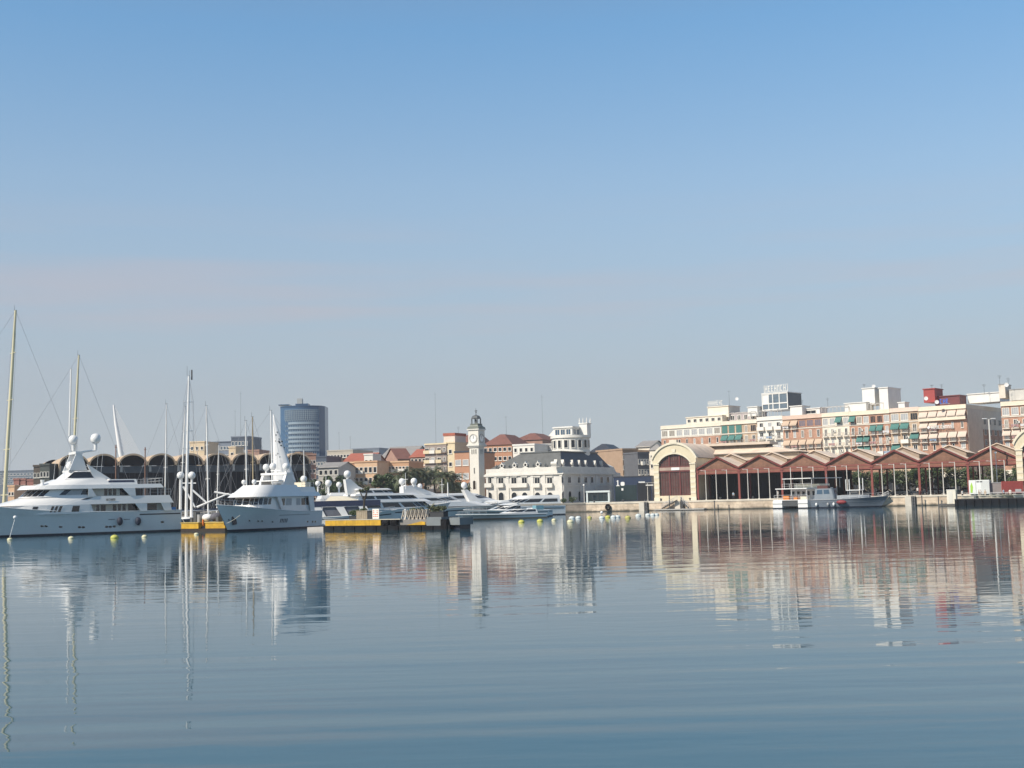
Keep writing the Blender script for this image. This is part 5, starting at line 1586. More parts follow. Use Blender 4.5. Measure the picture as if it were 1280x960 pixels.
panes(t, A, [(4.1, 5.1), (3.0, 3.9), (9.3, 10.2)], .42, .86)
wing_ = lambda pts, W=3.05: [MB().prism(pts, min(sd * W, sd * (W - .1)), max(sd * W, sd * (W - .1))).build('wing_panel', WHITE, t) for sd in (1, -1)]
wing_([(xf - 6.4, 2.6), (xf - 5.8, 2.6), (xf - 4.6, 4.7), (xf - 5.4, 4.7)])
wing_([(2.2, 2.4), (3.2, 2.4), (3.8, 4.7), (2.4, 4.7)])
Bd = Tier(.6, xf + .5, 3.12, 3.6, 4.72, 5.35, .9, .3, .25, .55); Bd.build('roof_overhang', WHITE, t)
Bt = Tier(5.2, xf - .6, 2.8, 3.4, 5.34, 6.4, 1.7, .6, .5, .55); Bt.build('flybridge_front', WHITE, t)
Fb = Tier(1.0, 5.6, 2.5, .5, 5.34, 6.1, .2, .3, .1); Fb.build('aft_coaming', WHITE, t)
ax = 7.2
for sd in (1, -1):
    v = MB(); v.prism([(ax - 1.2, 6.2), (ax + 1.8, 6.2), (ax + .9, 7.9), (ax - .5, 7.9)], min(sd * 2.2, sd * 1.8), max(sd * 2.2, sd * 1.8)); v.build('radar_arch_leg', WHITE, t)
MB().box(ax - .7, ax + 1.0, -2.3, 2.3, 7.9, 8.2).build('radar_arch', WHITE, t)
MB().box(ax - 1.6, ax + 2.6, -2.0, 2.0, 6.95, 7.1).build('hardtop', WHITE, t)
for y, z in ((-1.9, 9.1), (-.7, 9.2), (1.6, 9.1)):
    dome(t, ax + .2, y, z, .5, .4)
for x, y, z, r in ((xf - 3, -1.6, 6.9, .33), (xf - 3, .2, 6.9, .33), (2.6, 1.4, 7.3, .5)):
    dome(t, x, y, z, r, .25)
MB().tube((ax, 0, 8.2), (ax, 0, 11.3), .06, .03).tube((ax, -1, 10.2), (ax, 1, 10.2), .035).build('antenna_mast', WHITE, t)
MB().box(ax + .3, ax + .5, -.9, .9, 8.5, 8.62).build('radar_scanner', WHITE, t)
for y in (-2, 2): MB().tube((ax - .4, y, 8.2), (ax - .8, y, 11.6), .025, .02, 4).build('whip_aerial', WHITE, t)
rail(t, [(x, 2.3, 6.1) for x in (1.4, 2.4, 3.4, 4.4)], .7, .03); rail(t, [(x, -2.3, 6.1) for x in (1.4, 2.4, 3.4, 4.4)], .7, .03)
MB().box(1.4, 3.0, -.5, 1.9, 6.1, 6.8).build('covered_tender', CREAMT, t)
rail(t, [(L2 * f, H2.half(f, 1) - .1, H2.sheer(f)) for f in (.72, .78, .84, .9, .95, .985)], .75, .025)
rail(t, [(L2 * f, -H2.half(f, 1) + .1, H2.sheer(f)) for f in (.72, .78, .84, .9, .95, .985)], .75, .025)
MB().box(-1.6, -.02, -2.6, 2.6, .25, .5).build('swim_platform', WHITE, t)

# ------------------------------------------------------------------ sailing yachts
def sailer(label, px_b, py_b, px_t, py_t, D, L, B, r=.15, hd=222, m=WHITE, hull=HULLW, spread=(), boom=True, stays=True, mast_at=.45, group='sailing yachts behind the motor yachts', sail=None, extra=None, rt_=None):
    a, c = at(px_b, py_b, D), at(px_t, py_t, D)
    h = R(hd); ux = Vector((math.cos(h), math.sin(h), 0))
    z0 = 1.3
    dirm = (c - a) / (c.z - a.z)
    foot = a + dirm * (z0 - a.z)
    root = foot - ux * (L * mast_at)
    t = thing('sailing_yacht', label, 'sailing yacht', (root.x, root.y, 0), h, group)
    Hs = Hull(L, B, L * .045 + .5, L * .062 + .6, L * .10, 1.5, 1.5)
    Hs.build(t, hull, bz=.2, bulwark=.15)
    Mi = Matrix.Rotation(-h, 3, 'Z')
    loc = lambda w: Mi @ (w - Vector((root.x, root.y, 0)))
    f, tp = loc(foot), loc(c)
    MB().tube(f, f.lerp(tp, .6), r, r * .92, 10).tube(f.lerp(tp, .6), tp, r * .92, r * .62, 10).build('mast', m, t, 50)
    for q in spread:
        s = f.lerp(tp, q); w = L * .035 * (1.2 - q * .6) + .3
        MB().tube((s.x, s.y - w, s.z), (s.x, s.y + w, s.z), r * .28, r * .2, 5).build('spreader', m, t)
    if boom: 
        MB().tube((f.x, f.y, f.z + 1.5), (f.x - L * .36, f.y, f.z + 1.6), r * .8, r * .6, 8).build('boom', m, t)
        MB().tube((f.x - .3, f.y, f.z + 1.5 + r * 1.5), (f.x - L * .34, f.y, f.z + 1.6 + r * 1.2), r * 1.1, r * .7, 8).build('sail_cover', NAVY if D > 205 else WHITE, t)
    if stays:
        b = MB(); rs = .022
        b.tube(tp, (L * .98, 0, Hs.sheer(1)), rs, rs, 4); b.build('forestay', WIRE, t)
        MB().tube(tp, (.1, 0, Hs.sheer(0)), rs, rs, 4).build('backstay', WIRE, t)
        for sd in (1, -1):
            b = MB(); 
            q = [tp] + [f.lerp(tp, k) + Vector((0, sd * (L * .035 * (1.2 - k * .6) + .3), 0)) for k in sorted(spread, reverse=True)] + [Vector((f.x, sd * B * .45, 1.4))]
            b.path(q, rs, 4); b.build('shroud', WIRE, t)
    Tc = Tier(L * .22, L * .66, B * .30, L * .2, Hs.h0 - .2, Hs.h0 + .55, L * .06, .2, .15); Tc.build('coachroof', WHITE, t)
    panes(t, Tc, [(L * .26, L * .42)], .4, .8)
    MB().box(tp.x - .25, tp.x + .3, tp.y - .03, tp.y + .03, tp.z, tp.z + .05).tube((tp.x + .2, tp.y, tp.z), (tp.x + .2, tp.y, tp.z + .9), .025, .02, 4).build('masthead_gear', DGREY, t)
    return t, f, tp, L, loc
sailer('sailing yacht with the tallest cream mast at the left edge', 5.5, 625, 19.5, 388, 203, 36, 8, .31, 222, CREAMP, spread=(.14, .35, .58, .8), boom=True)
t, f, tp, L, loc = sailer('sailing yacht with a cream mast rising behind the left satellite dome', 90.5, 600, 98.6, 444, 216, 30, 7, .24, 222, CREAMP, spread=(.3, .62), boom=True)
a, c = loc(at(90.5, 545, 216)), loc(at(92.3, 461, 216))
MB().tube(a + Vector((.5, 0, 0)), c + Vector((.5, 0, 0)), .2, .13, 8).build('furled_sail', WHITE, t)
sailer('sailing yacht with a slim white mast right of the second rust post', 206.3, 622, 208.2, 505, 240, 16, 4.4, .13, 222, WHITEP, spread=(.45,))
sailer('sailing yacht with a leaning white mast just left of the tall twin-domed one', 227.5, 600, 231.6, 508, 238, 16, 4.4, .14, 222, WHITEP, spread=(.5,))
sailer('sailing yacht with a thick white mast left of the cream grid block', 260, 622, 258, 507, 232, 18, 4.6, .16, 222, WHITEP, spread=(.35, .65))
sailer('small sailing yacht with a short mast before the third hangar vault', 271.8, 614, 273.6, 556, 236, 10, 3.2, .12, 222, WHITEP, spread=(.6,))
sailer('sailing yacht with a slim white mast rising by the paired small domes', 308.3, 610, 307.2, 526, 226, 15, 4.2, .14, 222, WHITEP, spread=(.5,))
sailer('sailing yacht with a bare tan wooden mast', 316.5, 608, 315.6, 521, 232, 15, 4.2, .15, 222, mat('tan_spar', (.36, .28, .17), .5, .08), spread=(.55,))
sailer('sailing yacht with a slim white mast by the rose brick block', 381, 612, 379.6, 562, 240, 13, 3.8, .13, 222, WHITEP, spread=(.45,), boom=False)
sailer('small sailing yacht with a thin mast left of the rose brick block', 364, 600, 363.4, 570, 246, 9, 3, .09, 222, WHITEP, boom=False)
sailer('sailing yacht with a white mast in front of the palm trees', 560, 622, 559.6, 603, 246, 7, 2.6, .14, 222, WHITEP, boom=False, stays=False)
# the big white sail
t, f, tp, L, loc = sailer('sailing yacht with a tall hoisted white sail speckled with dark patches', 340.5, 606, 338.6, 513, 212, 24, 5.6, .17, 205, WHITE, spread=(), boom=True)
a, b_, c = loc(at(341.5, 517.5, 212)), loc(at(370.5, 604, 212.6)), loc(at(341, 606, 212))
N = 14; M_ = 7
grid = []
for i in range(N + 1):
    fv = max(.004, i / N)
    l = a.lerp(c, fv); rgt = a.lerp(b_, fv)
    grid.append([l.lerp(rgt, j / 6) + Vector((0, .5 * math.sin(math.pi * j / 6) * fv, 0)) for j in range(M_)])
sm = MB()
sm.add([p for row in grid for p in row], [(i * M_ + j, i * M_ + j + 1, (i + 1) * M_ + j + 1, (i + 1) * M_ + j) for i in range(N) for j in range(M_ - 1)])
SAILM = mat('white_sailcloth', (.78, .78, .78), .7, .04)
sail_o = sm.build('sail', SAILM, t, 60)
sail_o.modifiers.new('thickness', 'SOLIDIFY').thickness = .04
sp_ = MB(); rr = random.Random(4)
for k in range(13):
    i = rr.uniform(2.5, N - .6); j = rr.uniform(.6, 5.6)
    i0, j0 = int(i), int(j)
    p = Vector(grid[i0][j0]).lerp(Vector(grid[i0 + 1][j0 + 1]), rr.random())
    s = rr.uniform(.05, .13); w = rr.uniform(.06, .16)
    sp_ = MB().box(-w, w, -.03, .03, -s, s); sp_.build('dark_patch', DGREY, t, None, (p.x, p.y + .06, p.z)); 
# the ketch with twin domes
def spar(mb, a, c, r0, r1=None): return mb.tube(a, c, r0, r1, 8)
t, f, tp, L, loc = sailer('white sailing ketch with two big domes and a thick pale main mast', 233, 628, 236.2, 470, 197, 20, 6.2, .24, 300, WHITE, spread=(.5, .62, .82), boom=False)
for px, py in ((225.8, 594), (239.8, 594)):
    p = loc(at(px, py, 197)); dome(t, p.x, p.y, p.z, .58, .5)
    q = loc(at(px - .5, 634, 197)); MB().tube((p.x, p.y, p.z - 1), (q.x, q.y, 1.4), .2, .26, 8).build('dome_post', WHITE, t)
p, q = loc(at(228, 604, 197)), loc(at(245, 604, 197)); MB().tube(p, q, .1).build('cross_tree', WHITE, t)
for (pa, pb) in (((229, 608), (244, 634)), ((240, 612), (258, 628)), ((246, 634), (286, 617)), ((268, 615), (291, 619))):
    MB().tube(loc(at(*pa, 197)), loc(at(*pb, 197)), .17, .14, 8).build('crane_boom', WHITE, t)
MB().tube(tp + Vector((0, .45, -.6)), tp + Vector((0, .45, 1.0)), .14, .14, 6).build('mast_lantern', DGREY, t)
MB().tube(tp + Vector((0, -.3, 0)), tp + Vector((0, -.3, 1.6)), .03, .02, 4).build('whip_aerial', DGREY, t)
rail(t, [(L * q, 2.6, 1.95) for q in (.3, .4, .5, .6, .7)], .8, .03)
# ------------------------------------------------------------------ the crowd of motor yachts in the middle
def myacht(label, px, D, hd, L, B, h0, h1, tiers, end='bow', domes=(), rake=None, hull=HULLW, arch=None, mast=None, fine=1.7, extra=None, boot=BOOT):
    """px is where the bow tip (or the near stern corner) sits in the picture; tiers: (xa, xf, W, z0, z1, slope, windows, material)"""
    h = R(hd); ux = Vector((math.cos(h), math.sin(h), 0)); uy = Vector((-math.sin(h), math.cos(h), 0))
    p = at(px, 630, D)
    root = Vector((p.x, p.y, 0)) - (ux * L if end == 'bow' else Vector((0, 0, 0)))
    t = thing('motor_yacht', label, 'yacht', root, h, 'white motor yachts in the marina')
    Hs = Hull(L, B, h0, h1, rake or L * .11, fine, 1.6)
    Hs.build(t, hull, bz=.22, bulwark=.35, boot=boot)
    b = MB(); Hs.strip(b, L * .02, L * .93, lambda x: Hs.sheer(min(1, x / L)) * .70, lambda x: Hs.sheer(min(1, x / L)) * .78, .03); b.build('dark_stripe', BOOT, t)
    for k, (xa, xf, W, z0, z1, sl, wins, m) in enumerate(tiers):
        T = Tier(xa * L, xf * L, W * B / 2, min(W * B * .75, (xf - xa) * L * .6), z0, z1, sl, .25, .12, .62)
        T.build('deck_house' if k == 0 else 'upper_deck', m or WHITE, t)
        if wins:
            f0, f1, n = wins
            K = T.nn - .15
            a = .5
            for i in range(n):
                k0 = a + (K - a) * i / n; k1 = a + (K - a) * (i + .86) / n
                panes(t, T, [(k0, k1)], f0, f1, by_k=True)
    for (x, y, z, r, st) in domes: dome(t, x * L, y, z, r, st)
    if arch:
        x, z0, z1, w, sl = arch
        for sd in (1, -1):
            v = MB(); v.prism([(x * L - 1.3, z0), (x * L + 1.3, z0), (x * L + sl + .5, z1), (x * L + sl - .4, z1)], min(sd * w, sd * (w - .25)), max(sd * w, sd * (w - .25))); v.build('radar_arch_leg', WHITE, t)
        MB().box(x * L + sl - .45, x * L + sl + .55, -w - .05, w + .05, z1, z1 + .25).build('radar_arch', WHITE, t)
    if mast:
        x, z0, z1 = mast
        MB().tube((x * L, 0, z0), (x * L, 0, z1), .07, .04).tube((x * L, -.9, z0 + (z1 - z0) * .6), (x * L, .9, z0 + (z1 - z0) * .6), .04).build('antenna_mast', WHITE, t)
    rail(t, [(L * f, Hs.half(f, 1) - .06, Hs.sheer(f)) for f in (.7, .77, .84, .91, .97)], .6, .025)
    rail(t, [(L * f, -Hs.half(f, 1) + .06, Hs.sheer(f)) for f in (.7, .77, .84, .91, .97)], .6, .025)
    if extra: extra(t, L, B, Hs)
    return t
def navy_roof(t, L, B, Hs):
    MB().box(-.2, L * .80, -B * .47, B * .47, 3.05, 3.95).build('navy_hardtop', NAVY, t)
    for sd in (1, -1):
        y0, y1 = sorted((sd * B * .46, sd * (B * .46 - .1)))
        for x in (1.0, 4.6, 8.2):
            v = MB(); v.prism([(x, 1.5), (x + 1.1, 1.5), (x + .3, 3.04), (x - 1.0, 3.04)], y0, y1); v.build('roof_strut', WHITE, t)
    MB().box(1.6, 7.4, -B * .40, B * .40, 1.5, 2.98).build('saloon_glass', mat('mauve_saloon_glass', (.13, .14, .17), .15, .2), t)
    T = Tier(2, L * .55, B * .32, 2, 3.96, 4.7, 2.2, .8, .4); T.build('tan_cushion_deck', CREAMT, t)
# right to left behind the pontoon
myacht('white yacht with a dark navy hardtop just behind the yellow pontoon', 391, 200, 8, 13.5, 4.4, 1.4, 2.3,
       [(.03, .62, .80, 1.2, 1.55, .2, None, None)], 'stern', extra=navy_roof)
myacht('white yacht with four small domes behind the navy hardtop yacht', 396, 222, 20, 17, 5, 2.4, 3.2,
       [(.0, .80, .90, 2.4, 4.4, 2.5, (.35, .75, 7), None), (.02, .66, .86, 4.4, 5.0, .8, None, None), (.12, .52, .7, 5.0, 5.45, 1.5, None, None)], 'stern',
       domes=((.02, .6, 7.2, .48, 1.2), (.12, -.5, 7.2, .6, 1.4), (.24, .2, 6.9, .5, 1), (.36, 0, 6.8, .48, 1)), mast=(.1, 5.4, 8.9))
def fin(t, L, B, Hs):
    v = MB(); v.prism([(L * -.02, 4.9), (L * .24, 4.9), (L * .08, 6.4), (L * .01, 7.6), (L * -.04, 7.6)], -.5, .5); v.build('swept_fin', WHITE, t)
    dome(t, L * -.01, 0, 8.5, .62, .3)
myacht('tall white three-deck yacht with a swept fin and one big dome', 436, 212, 33, 20, 5.4, 2.2, 3.2,
       [(.02, .80, .95, 2.1, 3.6, 1.8, (.35, .88, 8), None), (-.01, .78, 1.0, 3.55, 4.0, 1.4, None, None), (.03, .66, .85, 4.0, 4.7, 1.2, (.15, .88, 9), None), (.0, .66, .93, 4.7, 5.05, 1.0, None, None), (.06, .42, .6, 5.05, 5.7, 1.0, (.25, .85, 5), None), (.04, .40, .62, 5.7, 5.95, .8, None, None)], 'stern', extra=fin, mast=(.55, 5.7, 8.6))
def wedge(t, L, B, Hs):
    v = MB(); v.prism([(L * .12, 4.6), (L * .44, 4.6), (L * .2, 6.6), (L * .12, 6.4)], -.9, .9); v.build('swept_arch', WHITE, t)
myacht('sleek white yacht with two domes on a white wedge behind the potted palm', 484, 234, 30, 25, 5.6, 2.0, 2.6,
       [(.0, .90, .96, 2.4, 3.3, 4.0, None, None), (.02, .62, .86, 3.3, 4.3, 3.2, (.3, .8, 6), None), (.0, .52, .8, 4.3, 4.7, 1.5, None, None)], 'stern',
       domes=((.14, .8, 7.4, .62, .5), (.21, -.8, 7.4, .62, .5)), extra=wedge, hull=HULLW)
myacht('long white yacht with three small domes and a dark wedge window', 508, 246, 32, 27, 5.8, 2.1, 2.7,
       [(.0, .92, .95, 2.6, 3.5, 5, None, None), (.05, .74, .86, 3.5, 4.7, 4.2, (.35, .8, 5), None), (.02, .62, .7, 4.7, 5.0, 2.5, None, None)], 'stern',
       domes=((.0, .5, 6.4, .48, 1), (.06, -.3, 6.6, .5, 1.1), (.12, .3, 6.6, .5, 1.1)), mast=(.3, 4.9, 8.0))
myacht('white yacht with long dark cabin windows, nearest the clock building front', 590, 258, 200, 20, 5.2, 1.9, 2.5,
       [(.05, .7, .9, 2.4, 3.7, 3.0, (.3, .8, 6), None), (.05, .55, .8, 3.7, 4.2, 1.5, None, None)], 'bow')
def raked(t, L, B, Hs):
    v = MB(); v.prism([(12.0, 3.1), (14.6, 2.9), (16.0, 5.6), (15.2, 5.6)], -.7, .7); v.build('raked_fin', WHITE, t)
    dome(t, 15.6, 0, 6.5, .62, .2)
    MB().tube((15.2, -.5, 5.0), (14.0, -.5, 7.4), .03).build('whip_aerial', WHITE, t)
myacht('white yacht with a raked fin dome, bow pointing left, second behind the flat boat', 555, 242, 207, 20, 5.2, 1.9, 2.5,
       [(.30, .74, .88, 1.9, 3.0, 3.5, (.35, .78, 5), None), (.34, .58, .8, 3.0, 3.35, 1.5, None, None)], 'bow', extra=raked)
def bluebox(t, L, B, Hs):
    MB().box(1.0, 2.6, .4, 1.9, 1.0, 2.2).build('light_blue_cover', mat('light_blue_cover', (.15, .33, .41), .7, .12), t)
myacht('white yacht with a dark wedge window and pale blue cover, bow pointing left', 579, 232, 207, 17, 5, 1.3, 1.75,
       [(.34, .74, .85, 1.3, 2.45, 3.6, (.35, .85, 4), None), (.38, .58, .75, 2.45, 2.75, 1.6, None, None)], 'bow', extra=bluebox)
myacht('low flat pale speedboat with a tan hull bottom, nearest of the row', 569.5, 221, 203, 17, 4.4, .8, 1.0,
       [(.1, .5, .7, 1.0, 1.7, 2.2, (.3, .85, 4), None)], 'bow', boot=mat('tan_boot_paint', (.30, .22, .15), .5, .1), fine=1.5)
myacht('small white yacht moored furthest right below the clock building corner', 629, 240, 208, 10, 3.8, 1.35, 1.75,
       [(.25, .6, .8, 1.1, 1.75, 1.6, (.3, .8, 3), None)], 'bow')
# ------------------------------------------------------------------ yellow barge between the two big yachts
YEL = mat('yellow_barge_paint', (.50, .29, .02), .6, .3, .9)
p = at(226.5, 660, 181)
q = at(281, 660, 176)
a = math.atan2(q.y - p.y, q.x - p.x); L = math.hypot(q.x - p.x, q.y - p.y)
t = thing('work_barge', 'yellow work barge carrying dark gear between the two big yachts', 'barge', (p.x, p.y, 0), a)
MB().box(0, L * .40, 0, 5, .42, 1.2).build('float', YEL, t); MB().box(L * .56, L, 0, 5, .42, 1.2).build('float', YEL, t)
MB().box(L * .405, L * .555, .5, 5, .0, .7).build('hatch', BOOT, t)
MB().box(-.05, L + .05, -.04, 5, -.3, .4).build('dark_bottom', mat('dark_brown_bottom', (.03, .02, .014), .6, .1), t)
MB().box(-.1, L * .41, -.08, 5.1, 1.2, 1.32).box(L * .55, L + .1, -.08, 5.1, 1.2, 1.32).build('deck_edge', mat('barge_edge', (.5, .36, .1), .6, .15), t)
for x, w, h, m in ((.5, .5, .7, DGREY), (1.2, .6, 1.5, DGREY), (2.0, .5, 1.1, GREY), (5.9, .5, .7, DGREY)):
    MB().box(x, x + w, 1.2, 2.0, 1.32, 1.32 + h).build('gear_box', m, t)
MB().ball((3.3, 2, 1.95), .95, .7, .55, 12).build('white_raft', WHITE, t, 60)
MB().ball((4.7, 2.4, 2.0), .9, .9, .65, 12).build('tarpaulin', mat('grey_tarpaulin', (.10, .10, .12), .8, .15), t, 60)
MB().box(3.75, 3.95, .6, .8, .8, 1.7).build('orange_post', mat('orange_post', (.6, .16, .03), .6, .1), t)

# ------------------------------------------------------------------ pontoon
p0_, p1_ = onz(385, 663.2), onz(562, 662.0)
a = math.atan2(p1_.y - p0_.y, p1_.x - p0_.x)
PF = Frame(p0_.x, p0_.y, a)
L = (p1_ - p0_).length
PU = lambda px, py=655: PF.U(px, py)
DK = mat('dark_pontoon', (.014, .016, .019), .95, .2, .5, spec=.15)
t = thing('floating_pontoon', 'grey floating pontoon with black fender blocks and a yellow side', 'pontoon', PF.w(0), a)
MB().box(PU(404), L, .0, 3.6, -.3, .60).build('float', DK, t)
MB().box(PU(380), PU(404) - .01, .6, 3.2, -.2, .42).build('boarding_stage', mat('pale_stage', (.42, .40, .38), .7, .15), t)
for i in range(11):
    x = PU(414) + (L - PU(414) - 1.2) * i / 10
    MB().box(x, x + .5, -.14, -.003, -.2, .48).build('fender_block', RUBBER, t)
for i in range(5):
    x0, x1 = PU(406), PU(475.5); w = (x1 - x0) / 5
    MB().box(x0 + w * i + .02, x0 + w * (i + 1) - .02, .05, .45, .60, 1.30).build('yellow_panel', YEL, t)
MB().box(PU(405), PU(500), .02, .5, 1.303, 1.40).build('panel_cap', mat('pale_cap', (.45, .42, .34), .7, .12), t)
MB().box(PU(405), L - 3, .46, 3.5, .603, 1.28).build('deck_box', mat('pontoon_deck', (.20, .19, .18), .8, .15), t)
for px in (481.5, 492):
    x = PU(px)
    MB().box(x - .52, x + .52, -.1, .4, .62, 1.28).ball((x, -.02, .95), .58, .2, .34, 12).build('tyre_fender', RUBBER, t, 50)
MB().prism([(PU(509), .605), (PU(532), .605), (PU(532), .95), (PU(527), 1.05)], -.1, .0).build('yellow_ramp_side', YEL, t)
p = PF.w(PU(533.5), .1)
t = thing('mooring_block', 'grey concrete block at the right end of the floating pontoon', 'float', PF.w(PU(533.5), -.05), a)
W1 = PU(552) - PU(533.5)
MB().box(.05, W1 - .05, .1, 3.1, -.3, .5).build('dark_base', RUBBER, t)
MB().box(0, W1, 0, 3.2, .503, 1.55).build('body', mat('blue_grey_concrete', (.17, .19, .20), .8, .15), t)
MB().box(W1 + .003, W1 + .95, -.15, 2.8, -.2, 1.25).build('opening_shade_block', RUBBER, t)  # solid black block painted as the dark opening beside the body
MB().box(W1 + .96, W1 + 2.6, .4, 3.0, .55, 1.45).build('grey_shelf', mat('blue_grey_concrete', (.17, .19, .20)), t)
MB().box(W1 + 1.1, W1 + 2.3, .8, 2.8, -.2, .545).build('under_frame', BOOT, t)
# things standing on the pontoon
LEAF = mat('dark_leaf', (.032, .055, .024), .6, .5, .6, hue=(.055, .085, .03))
LEAF2 = mat('olive_leaf', (.055, .07, .03), .6, .5, .6, hue=(.09, .10, .045))
PALM = mat('palm_leaf', (.042, .062, .030), .55, .5, .5, hue=(.095, .11, .055))
TRUNK = mat('palm_trunk', (.15, .11, .075), .9, .3, 2)
WOODP = mat('grey_wood_planter', (.30, .25, .18), .8, .2, 1.5)
DPL = mat('dark_planter', (.03, .032, .036), .7, .15)
def leaves(b, c, r, n, size, rnd, squash=.8, hollow=.35):
    for _ in range(n):
        while True:
            d = Vector((rnd.uniform(-1, 1), rnd.uniform(-1, 1), rnd.uniform(-1, 1)))
            if hollow < d.length < 1: break
        p = Vector(c) + Vector((d.x * r, d.y * r, d.z * r * squash))
        u = Vector((rnd.gauss(0, 1), rnd.gauss(0, 1), rnd.gauss(0, 1))).normalized(); v = u.orthogonal().normalized()
        s = size * rnd.uniform(.6, 1.3)
        b.quad(p - u * s, p + v * s * .45, p + u * s, p - v * s * .45)
def bush(parent, c, r, n, size, m, seed, squash=.8, name='foliage'):
    b = MB(); rnd = random.Random(seed)
    for _ in range(5):
        o = Vector(c) + Vector((rnd.uniform(-.5, .5) * r, rnd.uniform(-.4, .4) * r, rnd.uniform(-.3, .35) * r * squash))
        leaves(b, o, r * rnd.uniform(.45, .7), n // 5, size, rnd, squash, .1)
    return b.build(name, m, parent)
def planter(px0, px1, z0, z1, v, label, m, plant, mp, seed):
    x0, x1 = PU(px0, 645), PU(px1, 645); w = x1 - x0
    t = thing('planter', label, 'planter', PF.w(x0, v, z0), a, 'planters on the pontoon')
    MB().box(0, w, 0, .9, 0, z1 - z0).box(-.04, w + .04, -.04, .94, z1 - z0, z1 - z0 + .06).build('box', m, t)
    h = z1 - z0
    if plant == 'bush':
        for i in range(3): bush(t, (w * (.2 + .3 * i), .45, h + .45), .55, 260, .13, mp, seed + i, .9)
    return t, w, h
t, w, h = planter(438.8, 452.3, 1.28, 2.45, 1.0, 'pale slatted wooden planter with a tall bare-stemmed plant', WOODP, None, None, 1)
for i in range(6): MB().box(w * i / 6 + .02, w * (i + 1) / 6 - .03, -.03, -.003, .06, h - .06).build('slat', WOODP, t)
tr = MB(); pts = [(w * .5, .4, h), (w * .55, .4, h + 1.3), (w * .75, .45, h + 2.3), (w * .6, .4, h + 3.2)]
tr.tube(pts[0], pts[1], .16, .13).tube(pts[1], pts[2], .13, .12).tube(pts[2], (w * .8, .4, h + 3.0), .1, .06).tube(pts[1], (w * .2, .3, h + 2.6), .09, .06).tube((w * .78, .4, h + 2.6), (w * -.35, .4, h + 4.3), .09, .05)
tr.build('stem', mat('dark_stem', (.045, .038, .03), .9, .3, 2), t)
bush(t, (w * .35, .4, h + 2.6), .45, 160, .12, LEAF2, 5); bush(t, (w * .75, .4, h + 2.9), .5, 160, .12, LEAF2, 6); bush(t, (w * .5, .4, h + .15), .6, 200, .1, LEAF, 7, .5)
planter(429, 438, 1.28, 1.75, 1.1, 'low dark planter with a shrub left of the wooden planter', DPL, 'bush', LEAF, 20)
planter(497.5, 512, 1.28, 1.9, 1.9, 'dark planter with a low green hedge behind the deck chairs', DPL, 'bush', LEAF2, 30)
planter(534, 551, 1.56, 2.15, .5, 'long dark planter with a bush on the grey concrete block', DPL, 'bush', LEAF2, 40)
t, w, h = planter(521, 528, 1.28, 1.95, 1.6, 'dark pot with a spiky potted palm behind the deck chairs', DPL, None, None, 2)
def fronds(parent, c, n, ln, seed, m=PALM, droop=1.0, w=.06, up=.9, name='crown'):
    rnd = random.Random(seed); b = MB()
    for i in range(n):
        az = 2 * math.pi * (i + rnd.random()) / n * 3.0
        el = rnd.uniform(-.25, up) * 1.35
        l = ln * rnd.uniform(.8, 1.1)
        d = Vector((math.cos(az), math.sin(az), 0)); p = Vector(c); q = el; S_ = 7
        side = Vector((-d.y, d.x, 0))
        for k in range(S_):
            st = (d * math.cos(q) + Vector((0, 0, math.sin(q)))) * (l / S_)
            p2 = p + st
            q -= droop * .26 * (.5 + k / S_)
            nrm = side.cross(st).normalized()
            b.quad(p - side * .03, p + side * .03, p2 + side * .02, p2 - side * .02)
            ll = l * .17 * (1 - abs(k / S_ - .45) * 1.0)
            if k > 0:
                for g in (.0, .33, .66):
                    o = p + st * g
                    for sd in (1, -1):
                        tip = o + side * sd * ll * rnd.uniform(.8, 1.1) + st.normalized() * ll * .6 - Vector((0, 0, ll * .30))
                        b.quad(o - st.normalized() * w, o + st.normalized() * w, tip + st.normalized() * w * .3, tip - st.normalized() * w * .3)
            p = p2
    return b.build(name, m, parent)
MB().tube((w * .5, .45, h), (w * .5, .45, h + .5), .12, .1).build('stem', TRUNK, t)
fronds(t, (w * .5, .45, h + .5), 16, 1.25, 3, LEAF2, .5, .03)
# folded deck chairs leaning in a row
DCH = mat('pale_chair_wood', (.66, .58, .48), .7, .12)
cm1 = MB(); 
for y in (0, .5): cm1.prism([(0, 0), (.06, 0), (.46, 1.25), (.40, 1.25)], y, y + .06)
cm1.prism([(.12, .3), (.16, .3), (.44, 1.15), (.40, 1.15)], .065, .495)
seat_me = cm1.mesh('frame', DCH)
leg_me = MB().prism([(.5, 0), (.56, 0), (.26, .8), (.20, .8)], .1, .16).prism([(.5, 0), (.56, 0), (.26, .8), (.20, .8)], .36, .42).box(.2, .27, .161, .359, .74, .8).mesh('back_legs', DCH)
nC = ['first', 'second', 'third', 'fourth', 'fifth', 'sixth', 'seventh']
for i in range(7):
    x = PU(497.5 + i * 4.9, 650)
    t = thing('deck_chair', f'{nC[i]} pale folded deck chair from the left in the row on the pontoon', 'deck chair', PF.w(x, .55, 1.283), a, 'folded deck chairs on the pontoon')
    ob('frame', seat_me, t); ob('back_legs', leg_me, t)
